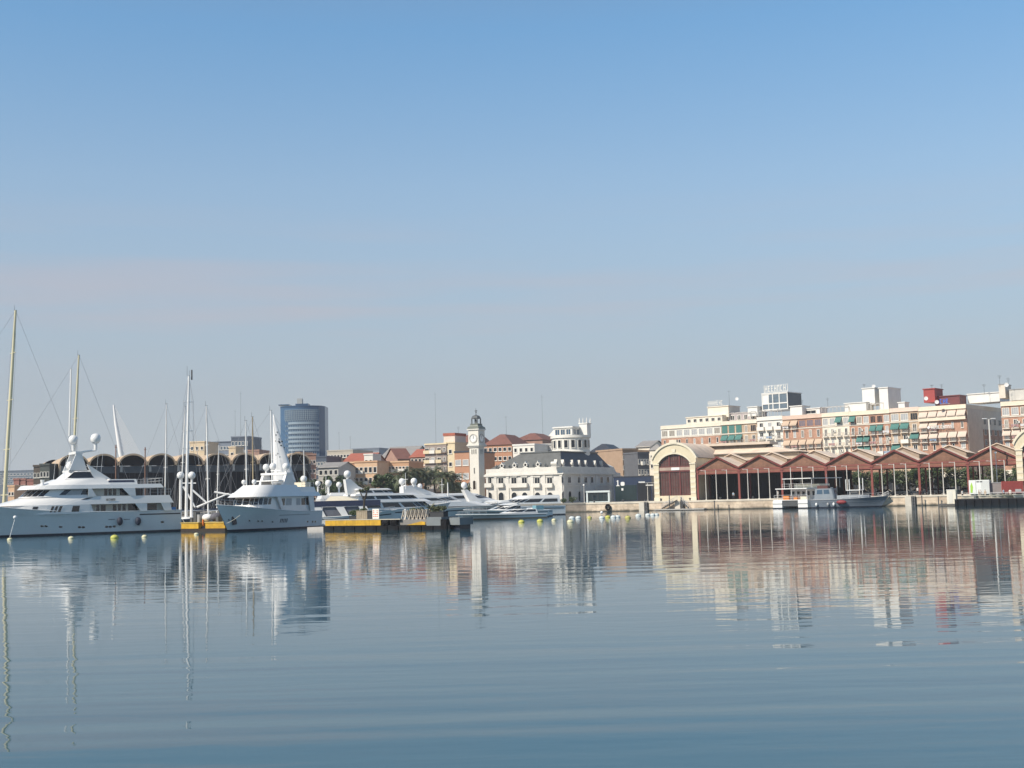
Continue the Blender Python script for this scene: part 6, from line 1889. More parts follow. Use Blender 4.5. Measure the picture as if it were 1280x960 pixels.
# sign board, white post, dark cabinet
x = PU(461.5, 642); w = PU(469.5, 642) - x
t = thing('sign_board', 'white notice board with red markings on the pontoon', 'sign', PF.w(x, .6, 1.283), a)
MB().box(0, w, 0, .08, .15, 1.42).build('board', mat('board_white', (.74, .70, .64), .6, .05), t)
b = MB(); rr = random.Random(3)
for r_ in range(4):
    for c_ in range(3):
        if rr.random() < .8: b.box(.12 + c_ * (w - .2) / 3, .12 + (c_ + .7) * (w - .2) / 3, -.012, -.002, .4 + r_ * .24, .5 + r_ * .24)
b.build('red_markings', mat('sign_red', (.55, .08, .03), .6, .1), t)
MB().box(.08, .14, .0, .06, 0, .15).box(w - .14, w - .08, 0, .06, 0, .15).build('feet', GREY, t)
x = PU(453, 643); w = PU(460.5, 643) - x
tag(MB().box(0, w, 0, .7, 0, 1.0).box(.05, w - .05, -.02, -.002, .08, .45).box(.05, w - .05, -.02, -.002, .52, .92).box(-.03, w + .03, -.03, .73, 1.0, 1.05).build('cabinet', DPL, None, None, PF.w(x, .9, 1.283), a), 'dark cabinet between the wooden planter and the notice board', 'cabinet')
x = PU(502, 642)
tag(MB().tube((0, 0, 0), (0, 0, 1.2), .09, .09, 8).ball((0, 0, 1.22), .12).build('bollard_light', WHITE, None, 50, PF.w(x, .7, 1.283)), 'white bollard light at the left end of the deck chairs', 'bollard')

# ------------------------------------------------------------------ mooring ropes
def rope(p, q, sag, label, r=.03):
    p, q = Vector(p), Vector(q); n = 8
    pts = [p.lerp(q, i / n) - Vector((0, 0, sag * 4 * (i / n) * (1 - i / n))) for i in range(n + 1)]
    tag(MB().path([x - p for x in pts], r, 5).build('mooring_rope', mat('pale_rope', (.55, .53, .46), .8, .1), None, None, p), label, 'rope', 'mooring ropes')
rope(at(283.5, 654, 166), at(300, 644, 160), .1, 'pale mooring rope hanging at the bow of the five-window yacht')
rope(at(403, 648, 186), at(408, 657, 166), .25, 'mooring rope from the stern of the five-window yacht to the pontoon')
rope(at(227, 646, 184), at(233, 656, 181), .15, 'mooring rope between the biggest yacht and the yellow barge')
rope(at(1093, 628, 256), at(1108, 629, 258.5), .3, 'mooring rope from the grey workboat to the quay')
rope(at(566, 652, 158), at(572, 646, 221), .2, 'mooring rope from the pontoon end to the flat speedboat')
# ------------------------------------------------------------------ mooring buoys
BY = {'y': mat('yellow_buoy', (.44, .44, .09), .6, .18), 'p': mat('pale_buoy', (.56, .54, .36), .55, .15), 'w': mat('white_buoy', (.52, .57, .57), .55, .12), 'o': mat('olive_buoy', (.42, .40, .12), .6, .15)}
def buoy(px, py, r, m, label, pole_=None):
    D = onz(px, py).y
    p = onz(px, py)
    s = r * .8
    t = thing('mooring_buoy', label, 'buoy', (p.x, p.y + s * .6, 0), 0, 'mooring buoys on the water')
    MB().lathe([(s * .5, -s * .5), (s * .92, -s * .15), (s, s * .1), (s * .93, s * .38), (s * .7, s * .64), (s * .35, s * .8), (s * .1, s * .84)], (0, 0, 0), 14).build('float', BY[m], t, 60)
    MB().lathe([(s * .16, 0), (s * .2, s * .1), (s * .2, s * .2), (s * .08, s * .24)], (0, 0, s * .83), 8).build('top_ring', DGREY, t, 50)
    if pole_:
        h = at(pole_[0], pole_[1], D).z
        dx = at(pole_[0], pole_[1], D).x - p.x
        MB().tube((0, 0, s), (dx, 0, h), .045, .04, 6).build('marker_pole', WHITE, t)
        MB().ball((dx, 0, h + .12), .24).build('marker_ball', WHITE, t, 60)
buoy(11.5, 675, .42, 'p', 'pale buoy with a thin pole and white ball by the big yacht bow', (18, 648))
buoy(88, 673.5, .46, 'p', 'pale yellow buoy below the middle of the big yacht')
buoy(142.2, 672.8, .62, 'y', 'largest bright yellow buoy, below the big yacht')
buoy(180, 671.5, .44, 'p', 'pale buoy below the dark fenders of the big yacht')
buoy(245, 668.5, .40, 'p', 'pale yellow buoy in front of the yellow barge')
buoy(651.8, 653.2, .62, 'y', 'bright yellow buoy, leftmost below the clock building')
buoy(675, 652, .62, 'y', 'bright yellow buoy, second below the clock building')
buoy(692.5, 650.8, .5, 'p', 'pale cream buoy right of two bright yellow ones')
buoy(713, 653, .62, 'p', 'pale buoy in front of a white one below the shaded facade')
buoy(715, 648.6, .66, 'w', 'white buoy right behind a pale one below the shaded facade')
buoy(723, 648, .62, 'w', 'white buoy beside the overlapping pale pair')
buoy(737, 647.6, .5, 'o', 'dull olive buoy below the glass kiosk')
buoy(752.5, 648, .6, 'w', 'white buoy with a short pole below the glass kiosk', (752.2, 641.5))
buoy(760, 647.2, .6, 'y', 'yellow buoy beside the white pole buoy')
buoy(767, 647.2, .64, 'w', 'white buoy, left of a touching white pair')
buoy(772.2, 646.8, .62, 'w', 'white buoy, right of a touching white pair')
buoy(785, 647.6, .6, 'o', 'yellow olive buoy standing alone below the navy box')
buoy(798, 645.2, .64, 'w', 'white buoy just left of the dark quay recess')
buoy(810, 644.4, .6, 'w', 'white buoy just right of the dark quay recess')
buoy(816.2, 644.4, .6, 'w', 'middle white buoy below the cream pavilion corner')
buoy(821.2, 644, .55, 'w', 'rightmost white buoy below the cream pavilion corner')
# ------------------------------------------------------------------ quay furniture at the waterline
QF = Frame(*(SF.w(0, -8)[:2]), SA)
for px, lb, dark in ((806, 'pale quay buttress with a dark ladder recess below the navy box', 1), (851, 'pale quay buttress with a dark recess below the cream pavilion', 1), (1140, 'pale buttress with a dark recess right of the grey workboat', 1)):
    u = QF.U(px, 632)
    t = thing('quay_ladder', lb, 'quay ladder', QF.w(u, 0, 0), SA, 'ladder recesses along the quay')
    MB().box(-1.3, -.02, -.45, -.124, -.4, 2.15).build('pale_buttress', mat('pale_buttress', (.56, .52, .45), .8, .15, .6), t)
    MB().box(.0, .9, -.30, -.124, -.4, 2.0).build('recess_shade_panel', RUBBER, t)  # black panel on the wall face stands in for shade in a recess
    MB().box(.15, .2, -.4, -.35, -.3, 2.6).box(.65, .7, -.4, -.35, -.3, 2.6).build('ladder_rails', GREY, t)
    for k in range(7): MB().box(.2, .65, -.39, -.36, .1 + k * .32, .14 + k * .32).build('rung', GREY, t)
for px, py, lb in ((760, 634, 'black tyre fender hanging on the pale quay below the kiosk'), (692, 635, 'black tyre fender hanging on the dark quay wall'),):
    u, z = QF.uz(px, py, -.3)
    b = MB(); n = 16
    for i in range(n):
        t0, t1 = 2 * math.pi * i / n, 2 * math.pi * (i + 1) / n
        b.tube((.55 * math.cos(t0), 0, .55 * math.sin(t0)), (.55 * math.cos(t1), 0, .55 * math.sin(t1)), .22, .22, 8)
    tag(b.build('tyre_fender', RUBBER, None, 50, QF.w(u, -.36, z), SA), lb, 'tyre', 'tyre fenders on the quay')
# mooring posts, low pontoon and sloped boarding ramps
t = thing('floating_pontoon', 'thin low pontoon along the quay below the cream pavilion', 'pontoon', QF.w(QF.U(822, 638), -2.2, 0), SA)
Lp = QF.U(884, 637) - QF.U(822, 638)
MB().box(0, Lp, 0, 1.9, .12, .38).build('walkway', mat('pale_walkway', (.36, .35, .33), .8, .15), t)
for i in range(6): MB().box(Lp * (i + .2) / 6, Lp * (i + .6) / 6, -.05, 1.95, -.3, .115).build('float', RUBBER, t)
for px, h, lb in ((839, 3.4, 'thin dark post on the low pontoon by the pavilion, left of two'), (853.8, 2.9, 'thin dark post on the low pontoon by the pavilion, right of two'), (895, 1.9, 'short dark mooring post below the second lamp post'), (913, .9, 'small dark boulder-like bollard at the quay foot'), (1154, 2.0, 'black mooring post left of the white cube'), (1174.5, 1.8, 'black mooring post just left of the white cube')):
    p = QF.w(QF.U(px, 636), -1.0, -.4)
    tag(MB().tube((0, 0, 0), (0, 0, h + .4), .12, .11, 8).lathe([(.16, 0), (.16, .08), (.05, .14)], (0, 0, h + .4), 8).build('mooring_post', DGREY, None, 50, p), lb, 'mooring post', 'mooring posts at the quay foot')
def ramp(pL, pR, label, left_low=True):
    u0_, u1_ = QF.U(pL, 630), QF.U(pR, 630)
    t = thing('boarding_ramp', label, 'ramp', QF.w(u0_, -.9, 0), SA, 'boarding ramps on the quay')
    W = u1_ - u0_; z0, z1 = (.45, 2.3) if left_low else (2.3, .45)
    MB().prism([(0, z0), (W, z1), (W, z1 + .12), (0, z0 + .12)], -.5, .5).build('deck', DGREY, t)
    b = MB()
    for y in (-.48, .48):
        b.tube((0, y, z0 + .95), (W, y, z1 + .95), .035).tube((0, y, z0 + .5), (W, y, z1 + .5), .025)
        for k in range(5): b.tube((W * k / 4, y, z0 + (z1 - z0) * k / 4), (W * k / 4, y, z0 + (z1 - z0) * k / 4 + .95), .03)
    b.build('railing', ALU, t)
ramp(829, 848, 'sloping boarding ramp on the quay below the pavilion, left of the buttress')
ramp(853, 862, 'short sloping ramp right of the pavilion buttress', False)
ramp(1093, 1112, 'sloping boarding ramp right of the grey workboat')

# ------------------------------------------------------------------ catamaran ferry and grey workboat
hd = R(217)
p = at(1009.5, 630, 264)
ux = Vector((math.cos(hd), math.sin(hd), 0)); uy = Vector((-math.sin(hd), math.cos(hd), 0))
Bc, Lc = 9.6, 9.0
rt = Vector((p.x, p.y, 0)) - ux * Lc - uy * (Bc / 2)
t = thing('catamaran_ferry', 'white twin-hulled catamaran with two flat canopies, end facing left', 'ferry', (rt.x, rt.y, 0), hd)
for s in (1, -1):
    y0, y1 = sorted((s * Bc / 2, s * (Bc / 2 - 2.6)))
    MB().box(0, Lc, y0, y1, .22, 1.75).build('hull', WHITE, t)
    MB().box(.02, Lc + .02, y0 + .02, y1 - .02, -.3, .215).build('boot_top', BOOT, t)
    MB().box(Lc + .003, Lc + .1, y0, y1, 1.0, 1.12).build('rub_rail', GREY, t)
MB().box(.2, Lc - .15, -Bc / 2 + 2.61, Bc / 2 - 2.61, .5, 1.6).build('bridge_deck', DGREY, t)
MB().box(.1, Lc - .1, -Bc / 2 + .1, Bc / 2 - .1, 1.755, 1.9).build('deck', WHITE, t)
MB().box(.4, Lc - 4.4, -3.4, 4.2, 1.9, 4.15).build('cabin', WHITE, t)
for y in (-2.6, -1.2, .2, 1.6, 3.0):
    ob('window', win_mesh(1.0, 1.2, WHITE, PANE, sill=False, mull=0), t, (Lc - 4.397, y, 2.6), R(90))
for x in (1, 2.4, 3.8): ob('window', win_mesh(1.0, 1.1, WHITE, PANE, sill=False, mull=0), t, (x, 4.203, 2.6), R(180))
MB().box(.0, Lc - .3, -4.2, 4.5, 4.16, 4.36).build('canopy', WHITE, t)
MB().box(-3.5, Lc - 2.2, -3.8, 4.2, 6.35, 6.5).build('upper_canopy', WHITE, t)
MB().box(.3, 3.6, -3.2, 3.9, 4.365, 5.2).build('upper_seats', CREAMT, t)
for x in (.5, Lc - .6):
    for y in (-4.0, 0, 4.2): MB().tube((x, y, 1.9), (x, y, 4.2), .06).build('post', WHITE, t)
for x in (-3, 1, Lc - 2.6):
    for y in (-3.6, 4.0): MB().tube((x, y, 4.3), (x, y, 6.36), .05).build('post', WHITE, t)
rail(t, [(Lc - .3, y, 1.9) for y in (-4.6, -2.3, 0, 2.3, 4.6)], 1.0, .04); rail(t, [(Lc - 2.4, y, 4.36) for y in (-4, -2, 0, 2, 4)], .95, .035)
MB().box(Lc - 2.2, Lc - 1.1, -2.8, -1.2, 1.9, 2.7).box(Lc - 2.4, Lc - 1.0, .2, 1.2, 1.9, 2.5).build('orange_gear', mat('orange_gear', (.55, .20, .05), .7, .2), t)
MB().box(Lc - 1.9, Lc - .8, 2.2, 3.9, 1.9, 2.6).build('white_gear', CREAMT, t)

hd = SA
p = at(1017, 632, 262.5)
GB = mat('blue_grey_boat_paint', (.115, .14, .175), .4, .12)
GBL = mat('pale_blue_grey_paint', (.21, .24, .275), .45, .1)
Lg = 15.5
t = thing('workboat', 'blue grey workboat with a white frame and red dinghy on its side', 'boat', (p.x, p.y, 0), hd)
Hg = Hull(Lg, 4.8, 1.75, 2.25, 1.6, 1.6); Hg.build(t, GB, deck=GBL, bz=.3, bulwark=.3)
b = MB(); Hg.strip(b, .1, Lg * .9, 1.25, 1.36, .05); b.build('rub_rail', GBL, t)
T = Tier(.6, 5.2, 1.9, .6, 1.6, 4.1, .5, .3, .15); T.build('wheelhouse', GBL, t)
panes(t, T, [(1.2, 2.4), (2.7, 3.9)], .55, .9, GLASSB); panes(t, T, [(T.nn - 4.5, T.nn - .3)], .55, .9, GLASSB, by_k=True)
T2 = Tier(5.3, 12.2, 1.75, 1.5, 1.6, 2.6, .6, 0, .2); T2.build('trunk_cabin', GBL, t)
MB().box(1.2, 3.4, -1.2, 1.2, 4.1, 4.75).build('roof_gear', mat('dark_red_gear', (.10, .035, .03), .7, .2), t)
fr = MB(); 
for y in (-1.6, 1.6):
    fr.path([(7.3, y, 5.9), (7.3, y, 3.6), (10.1, y, 3.6), (10.1, y, 6.1)], .1, 6)
fr.tube((7.3, -1.6, 3.6), (7.3, 1.6, 3.6), .09).tube((10.1, -1.6, 3.6), (10.1, 1.6, 3.6), .09).tube((7.4, 1.4, 2.4), (7.4, 1.4, 3.6), .07).tube((10, 1.4, 2.4), (10, 1.4, 3.6), .07)
fr.build('white_frame', WHITE, t)
MB().ball((6.4, -2.6, 1.2), 1.05, .3, .42, 12).build('red_dinghy', mat('red_rubber', (.20, .02, .025), .6, .15), t, 60)
for x in (1.2, 3.6, 4.8): MB().ball((x, -2.55, .8), .26, .24, .38, 10).build('fender', WHITE if x != 3.6 else GREY, t, 60)
MB().box(8.0, 9.4, -.8, .8, 2.6, 3.4).build('engine_box', DGREY, t)
MB().tube((3, 0, 4.7), (3, 0, 7.2), .05, .03).build('antenna_mast', GREY, t)
rail(t, [(Lg * f, -Hg.half(f, 1) + .08, Hg.sheer(f)) for f in (.4, .52, .64, .76, .88, .97)], .8, .03)

# ------------------------------------------------------------------ right end: dark pontoon, white cube, containers
p = at(1176, 636, 246.5)
EF = Frame(p.x, p.y, SA)
EU = lambda px, py=622, v=0: EF.U(px, py, v)
Le = EU(1345)
t = thing('floating_pontoon', 'long black floating pontoon at the right edge', 'pontoon', EF.w(0), SA)
BLK = mat('black_pontoon', (.009, .011, .015), .9, .25, .8, spec=.15)
MB().box(EU(1193), Le, 0, 5, -.3, 1.25).build('float', BLK, t)
MB().box(EU(1193), Le, -.05, 5.05, 1.253, 1.36).build('deck', mat('dark_deck', (.06, .06, .062), .8, .2), t)
MB().box(EU(1172), EU(1192.8), .6, 4.2, .1, .42).build('low_stage', mat('dark_stage', (.08, .08, .08), .8, .2), t)
for i in range(12):
    x = EU(1196) + i * 1.55
    MB().tube((x, -.18, -.3), (x, -.18, 1.2), .16, .16, 7).build('pile', RUBBER, t)
rail(t, [(EU(1205) + i * 1.5, 4.8, 1.36) for i in range(14)], 1.1, .045)
rail(t, [(EU(1236) + i * 1.5, 1.2, 1.36) for i in range(9)], 1.0, .04)
def boxthing(name, label, cat, px0, px1, yt, v, dep, z0, m, group=None, coping=None, cover=True):
    x0, x1 = EU(px0, yt + 5, v), EU(px1, yt + 5, v); zt = EF.Z((px0 + px1) / 2, yt, v)
    t = thing(name, label, cat, EF.w(x0, v, z0), SA, group)
    return t, x1 - x0, zt - z0
t, w, h = boxthing('storage_cube', 'white cream cube cabin on the black pontoon', 'cabin', 1183.3, 1194.5, 612.3, .8, 2.0, .42, WHITE)
MB().box(0, w, 0, 2.4, 0, h).build('body', mat('cube_white', (.70, .66, .56), .6, .06), t)
MB().box(-.05, w + .05, -.05, 2.45, h, h + .08).build('lid', WHITE, t)
MB().box(.3, 1.1, -.03, -.003, .1, h - .3).build('door', mat('cube_door', (.62, .60, .54), .6, .05), t)
t, w, h = boxthing('container_office', 'white container office with a green leaf panel on the right quay', 'container', 1211, 1236.5, 600, 12.5, 2.6, GZ, WHITE)
MB().box(0, w, 0, 2.6, 0, h).build('body', mat('container_white', (.72, .74, .72), .5, .05), t)
b = MB()
for i in range(12): b.box(w * .6 + i * w * .033, w * .6 + i * w * .033 + .04, -.04, -.003, .15, h - .15)
b.build('ribs', mat('container_rib', (.55, .57, .57), .5, .05), t)
MB().prism([(w * .06, .3), (w * .16, .25), (w * .20, h * .5), (w * .14, h * .85), (w * .07, h * .6)], -.02, -.003).build('green_panel', mat('lime_green', (.32, .55, .06), .6, .1), t)
for fx in (.38, .54): MB().box(w * fx, w * fx + .5, -.05, -.003, h - .45, h - .25).build('vent', DGREY, t)
MB().box(w * .33, w * .35, -.03, -.003, .1, h - .1).build('door_seam', GREY, t)
t, w, h = boxthing('storage_hut', 'grey brown hut between the white office and the red container', 'hut', 1237, 1254, 603.5, 13.5, 2.4, GZ, GREY)
MB().box(0, w, 0, 2.4, 0, h).build('wall', mat('grey_brown_hut', (.22, .20, .20), .8, .15), t); MB().box(-.1, w + .1, -.1, 2.5, h, h + .12).build('roof', GREY, t)
t, w, h = boxthing('shipping_container', 'red shipping container with a lit left end on the right quay', 'container', 1252, 1279, 601.3, 11.5, 2.5, GZ, REDB)
RC = mat('red_container', (.22, .032, .028), .5, .15)
MB().box(0, w, 0, 2.5, 0, h).build('body', RC, t)
b = MB()
for i in range(16): b.box(w * i / 16 + .05, w * i / 16 + .16, -.05, -.003, .12, h - .12)
b.build('ribs', RC, t)
b = MB().box(-.05, -.003, .1, 1.2, .1, h - .1).box(-.05, -.003, 1.3, 2.4, .1, h - .1); b.build('end_doors', mat('sunlit_red_door', (.48, .07, .04), .5, .1), t)  # brighter red puts the sunlight on the left end into its colour
MB().box(w * .62, w * .9, -.06, -.003, .3, .8).build('pale_plate', GREY, t)
# small dinghies drawn up on the pontoon
for i, (px, lb) in enumerate(((1217, 'leftmost pale dinghy on the black pontoon'), (1238, 'pale dinghy right of the standing people'), (1252, 'pale dinghy below the grey hut'), (1258.5, 'pale dinghy right of another below the red container'), (1266, 'dull cream dinghy under the red container'), (1277, 'white dinghy at the right edge of the picture'))):
    p = EF.w(EU(px, 622, 2), 1.6, 1.363)
    t = thing('dinghy', lb, 'dinghy', p, SA + R(200 + i * 7), 'small dinghies on the black pontoon')
    Hd = Hull(2.4, 1.1, .5, .62, .35, 1.4); Hd.build(t, mat('dinghy_hull', (.62, .58, .48), .6, .1) if i != 4 else mat('dull_cream_hull', (.40, .38, .28), .7, .1), deck=GREY, bz=.05, bulwark=.2)
    MB().box(.9, 1.1, -.45, .45, .34, .40).build('thwart', TEAK, t)
# ================================================================== trees, palms
def palm(px, pb, pt, D, label, ln=3.3, n=46, lean=.25, seed=0, tr=.28):
    a = at(px, pb, D); c = at(px, pt, D)
    h = c.z - GZ
    t = thing('palm_tree', label, 'palm tree', (a.x, a.y, GZ), 0, 'palm trees behind the yachts')
    hh = h - ln * .45
    MB().tube((0, 0, 0), (lean * .4, 0, hh * .5), tr * 1.15, tr * .95, 9).tube((lean * .4, 0, hh * .5), (lean, 0, hh), tr * .95, tr, 9).ball((lean, 0, hh - .1), tr * 1.9, tr * 1.9, tr * 1.6, 9).build('trunk', TRUNK, t, 50)
    fronds(t, (lean, 0, hh), n, ln, seed, PALM, 1.15, .075, .95)
for i, (px, pt, D, lb) in enumerate(((507, 587, 312, 'broad palm standing left in the palm row'), (519, 583, 316, 'tallest full palm left of the centre of the palm row'), (533, 586, 318, 'palm at the centre of the row, in front of the stepped block'), (544, 582.5, 322, 'tall palm below the cream stair tower'), (557, 589, 315, 'palm with an olive crown right of the tall pair'), (567, 592, 318, 'short palm nearest the terracotta house'), (449, 603, 330, 'small palm before the pale orange terrace'), (580, 606, 325, 'lowest palm just left of the clock tower'))):
    palm(px, 632, pt, D, lb, 4.3 if i < 6 else 2.6, 46, random.uniform(-.3, .4), 40 + i)
def tree(px0, px1, pb, pt, D, label, seed, m=LEAF, n=3000, size=.32, group='leafy trees along the quay road'):
    a = at((px0 + px1) / 2, pb, D); w = abs(at(px1, pt, D).x - at(px0, pt, D).x); zt = at((px0 + px1) / 2, pt, D).z
    t = thing('leafy_tree', label, 'tree', (a.x, a.y, GZ), 0, group)
    H_ = zt - GZ; rnd = random.Random(seed)
    tk = MB().tube((0, 0, 0), (.1, 0, H_ * .4), .28, .2, 8)
    cl_ = []
    for k in range(6):
        e = Vector((rnd.uniform(-.3, .3) * w, rnd.uniform(-.25, .25) * w, H_ * rnd.uniform(.5, .8)))
        tk.tube((.1, 0, H_ * .38), e, .12, .05, 6); cl_.append(e)
    tk.build('trunk', mat('tree_bark', (.07, .055, .04), .9, .3, 2), t)
    b = MB()
    for k in range(15):
        c = Vector((rnd.uniform(-.36, .36) * w, rnd.uniform(-.3, .3) * w, H_ * rnd.uniform(.38, .86)))
        leaves(b, c, min(w, H_) * rnd.uniform(.13, .24), n // 15, size, rnd, .85, .15)
    b.build('crown', m, t)
for i, (p0, p1, pt, D, lb, m) in enumerate(((374, 404, 591.5, 322, 'dark round tree, left half of a pair before the grey gabled house', LEAF), (398, 433, 592.5, 318, 'dark round tree, right half of a pair before the grey gabled house', LEAF), (466, 493, 588, 322, 'dark dense tree left of the palm row', LEAF), (486, 503, 591, 328, 'mid green tree touching the left palm', LEAF), (558, 584, 600, 330, 'bushy tree between the palms and the clock tower', LEAF2),
                                             (576, 590, 600, 345, 'green tree peeping beside the clock tower foot', LEAF2))):
    tree(p0, p1, 632, pt, D, lb, 70 + i, m)
# street trees seen through the open sheds
for i, px in enumerate((1020, 1046, 1064, 1083, 1098, 1117, 1133, 1150, 1163, 1181, 1198, 1222, 1243, 1262)):
    p = SF.w(SF.U(px, 605, 38), 36 + (i * 37 % 7), GZ)
    lab = ['first', 'second', 'third', 'fourth', 'fifth', 'sixth', 'seventh', 'eighth', 'ninth', 'tenth', 'eleventh', 'twelfth', 'thirteenth', 'fourteenth'][i]
    t = thing('street_tree', f'{lab} street tree from the left seen through the open sheds', 'tree', p, 0, 'street trees behind the sheds')
    rnd = random.Random(200 + i)
    MB().tube((0, 0, 0), (0, 0, 3.2), .2, .16, 7).tube((0, 0, 3), (.8, .3, 4.6), .1, .05, 5).tube((0, 0, 3), (-.7, -.2, 4.6), .1, .05, 5).build('trunk', mat('tree_bark', (.07, .055, .04)), t)
    b = MB()
    for k in range(10):
        leaves(b, (rnd.uniform(-2.2, 2.2), rnd.uniform(-1.2, 1.2), rnd.uniform(2.2, 5.8)), rnd.uniform(1.0, 1.7), 150, .33, rnd, .85, .1)
    b.build('crown', LEAF if i % 3 else LEAF2, t)
# dark hedge plants by the clock building
for i, (px, py, lb) in enumerate(((704, 631, 'low dark shrub at the foot of the shaded clock building facade'), (716, 631, 'second low shrub along the shaded clock building facade'), (664, 628, 'dark spiky bush in front of the arched doors'), (694, 629, 'small round bush at the lit corner of the clock building'))):
    p = at(px, py, 305)
    t = thing('shrub', lb, 'shrub', (p.x, p.y, GZ), 0, 'shrubs by the clock building')
    bush(t, (0, 0, .8), 1.0, 420, .16, LEAF, 300 + i, .8); MB().tube((0, 0, 0), (0, 0, .6), .08).build('stem', TRUNK, t)

# ================================================================== parked cars behind the sheds
CARP = [mat('silver_car_paint', (.42, .43, .45), .25, .05, metal=.3, coat=.5), mat('white_car_paint', (.75, .75, .75), .25, .03, coat=.5), mat('dark_blue_car_paint', (.02, .03, .06), .25, .05, coat=.5), mat('black_car_paint', (.015, .015, .017), .25, .05, coat=.5), mat('teal_car_paint', (.05, .14, .16), .25, .05, coat=.5)]
TYRE = mat('tyre_rubber', (.014, .014, .015), .8, .1); RIM = mat('wheel_rim', (.45, .45, .46), .35, .05, metal=.6)
def car_mesh(m):
    b = MB(); W = .86
    prof = [(-2.1, .35), (2.05, .35), (2.12, .62), (1.95, .80), (1.05, .93), (-1.75, .97), (-2.1, .85)]
    b.prism(prof, -W, W)
    return b.mesh('body', m)
cab = MB(); 
lo = [(-1.6, .94), (1.05, .93)]; hi = [(-1.1, 1.43), (.25, 1.43)]
cab.add([(-1.65, -.80, .95), (1.08, -.80, .92), (1.08, .80, .92), (-1.65, .80, .95), (-1.15, -.62, 1.40), (.28, -.62, 1.40), (.28, .62, 1.40), (-1.15, .62, 1.40)], [(0, 1, 5, 4), (1, 2, 6, 5), (2, 3, 7, 6), (3, 0, 4, 7)])
cab_me = cab.mesh('windows', GLASS)
wh = MB()
wh.lathe([(.30, -.1), (.32, -.08), (.32, .08), (.30, .1)], (0, 0, 0), 14); wh.v = [(x, z, y) for x, y, z in wh.v]
wheel_me = wh.mesh('tyre', TYRE, 40)
rm_ = MB().lathe([(.19, -.115), (.19, .115)], (0, 0, 0), 12); rm_.v = [(x, z, y) for x, y, z in rm_.v]; rim_me = rm_.mesh('rim', RIM)
def car(p, rz, ci, label):
    t = thing('parked_car', label, 'car', p, rz, 'cars parked behind the sheds')
    ob('body', car_mesh(CARP[ci]), t); ob('windows', cab_me, t)
    MB().box(-1.12, .25, -.63, .63, 1.40, 1.46).build('roof', CARP[ci], t)
    for x in (-1.3, 1.3):
        for y in (-.80, .80):
            w_ = ob('wheel', wheel_me, t, (x, y, .33)); ob('rim', rim_me, w_)
    for y in (-.62, .62):
        MB().box(2.06, 2.13, y - .16, y + .16, .60, .74).build('headlight', PANEL, t); MB().box(-2.12, -2.08, y - .14, y + .14, .68, .84).build('tail_light', REDP, t)
for i, (px, v, ci, lb) in enumerate(((1101, 31.5, 2, 'dark blue car under the fourth open red gable, left of a black car'), (1109, 33, 3, 'black car right of the dark blue car in the open sheds'), (1122.5, 29.5, 0, 'silver car seen broadside under the fifth red gable'), (1131.5, 33.5, 2, 'dark blue car partly behind the silver car'), (1146, 31.5, 1, 'white car beside the iron column after the fifth gable'), (1168, 30, 1, 'white car under the sixth red gable'), (1177, 32.5, 4, 'teal car next to the white car under the sixth gable'), (1190, 33, 3, 'black car behind the white cube cabin'), (1206, 31, 4, 'teal car just left of the white container office'), (1080, 33, 0, 'silver car glimpsed above the grey workboat'))):
    car(SF.w(SF.U(px, 612, v), v, GZ), SA + (R(4) if i % 2 else R(184)), ci, lb)

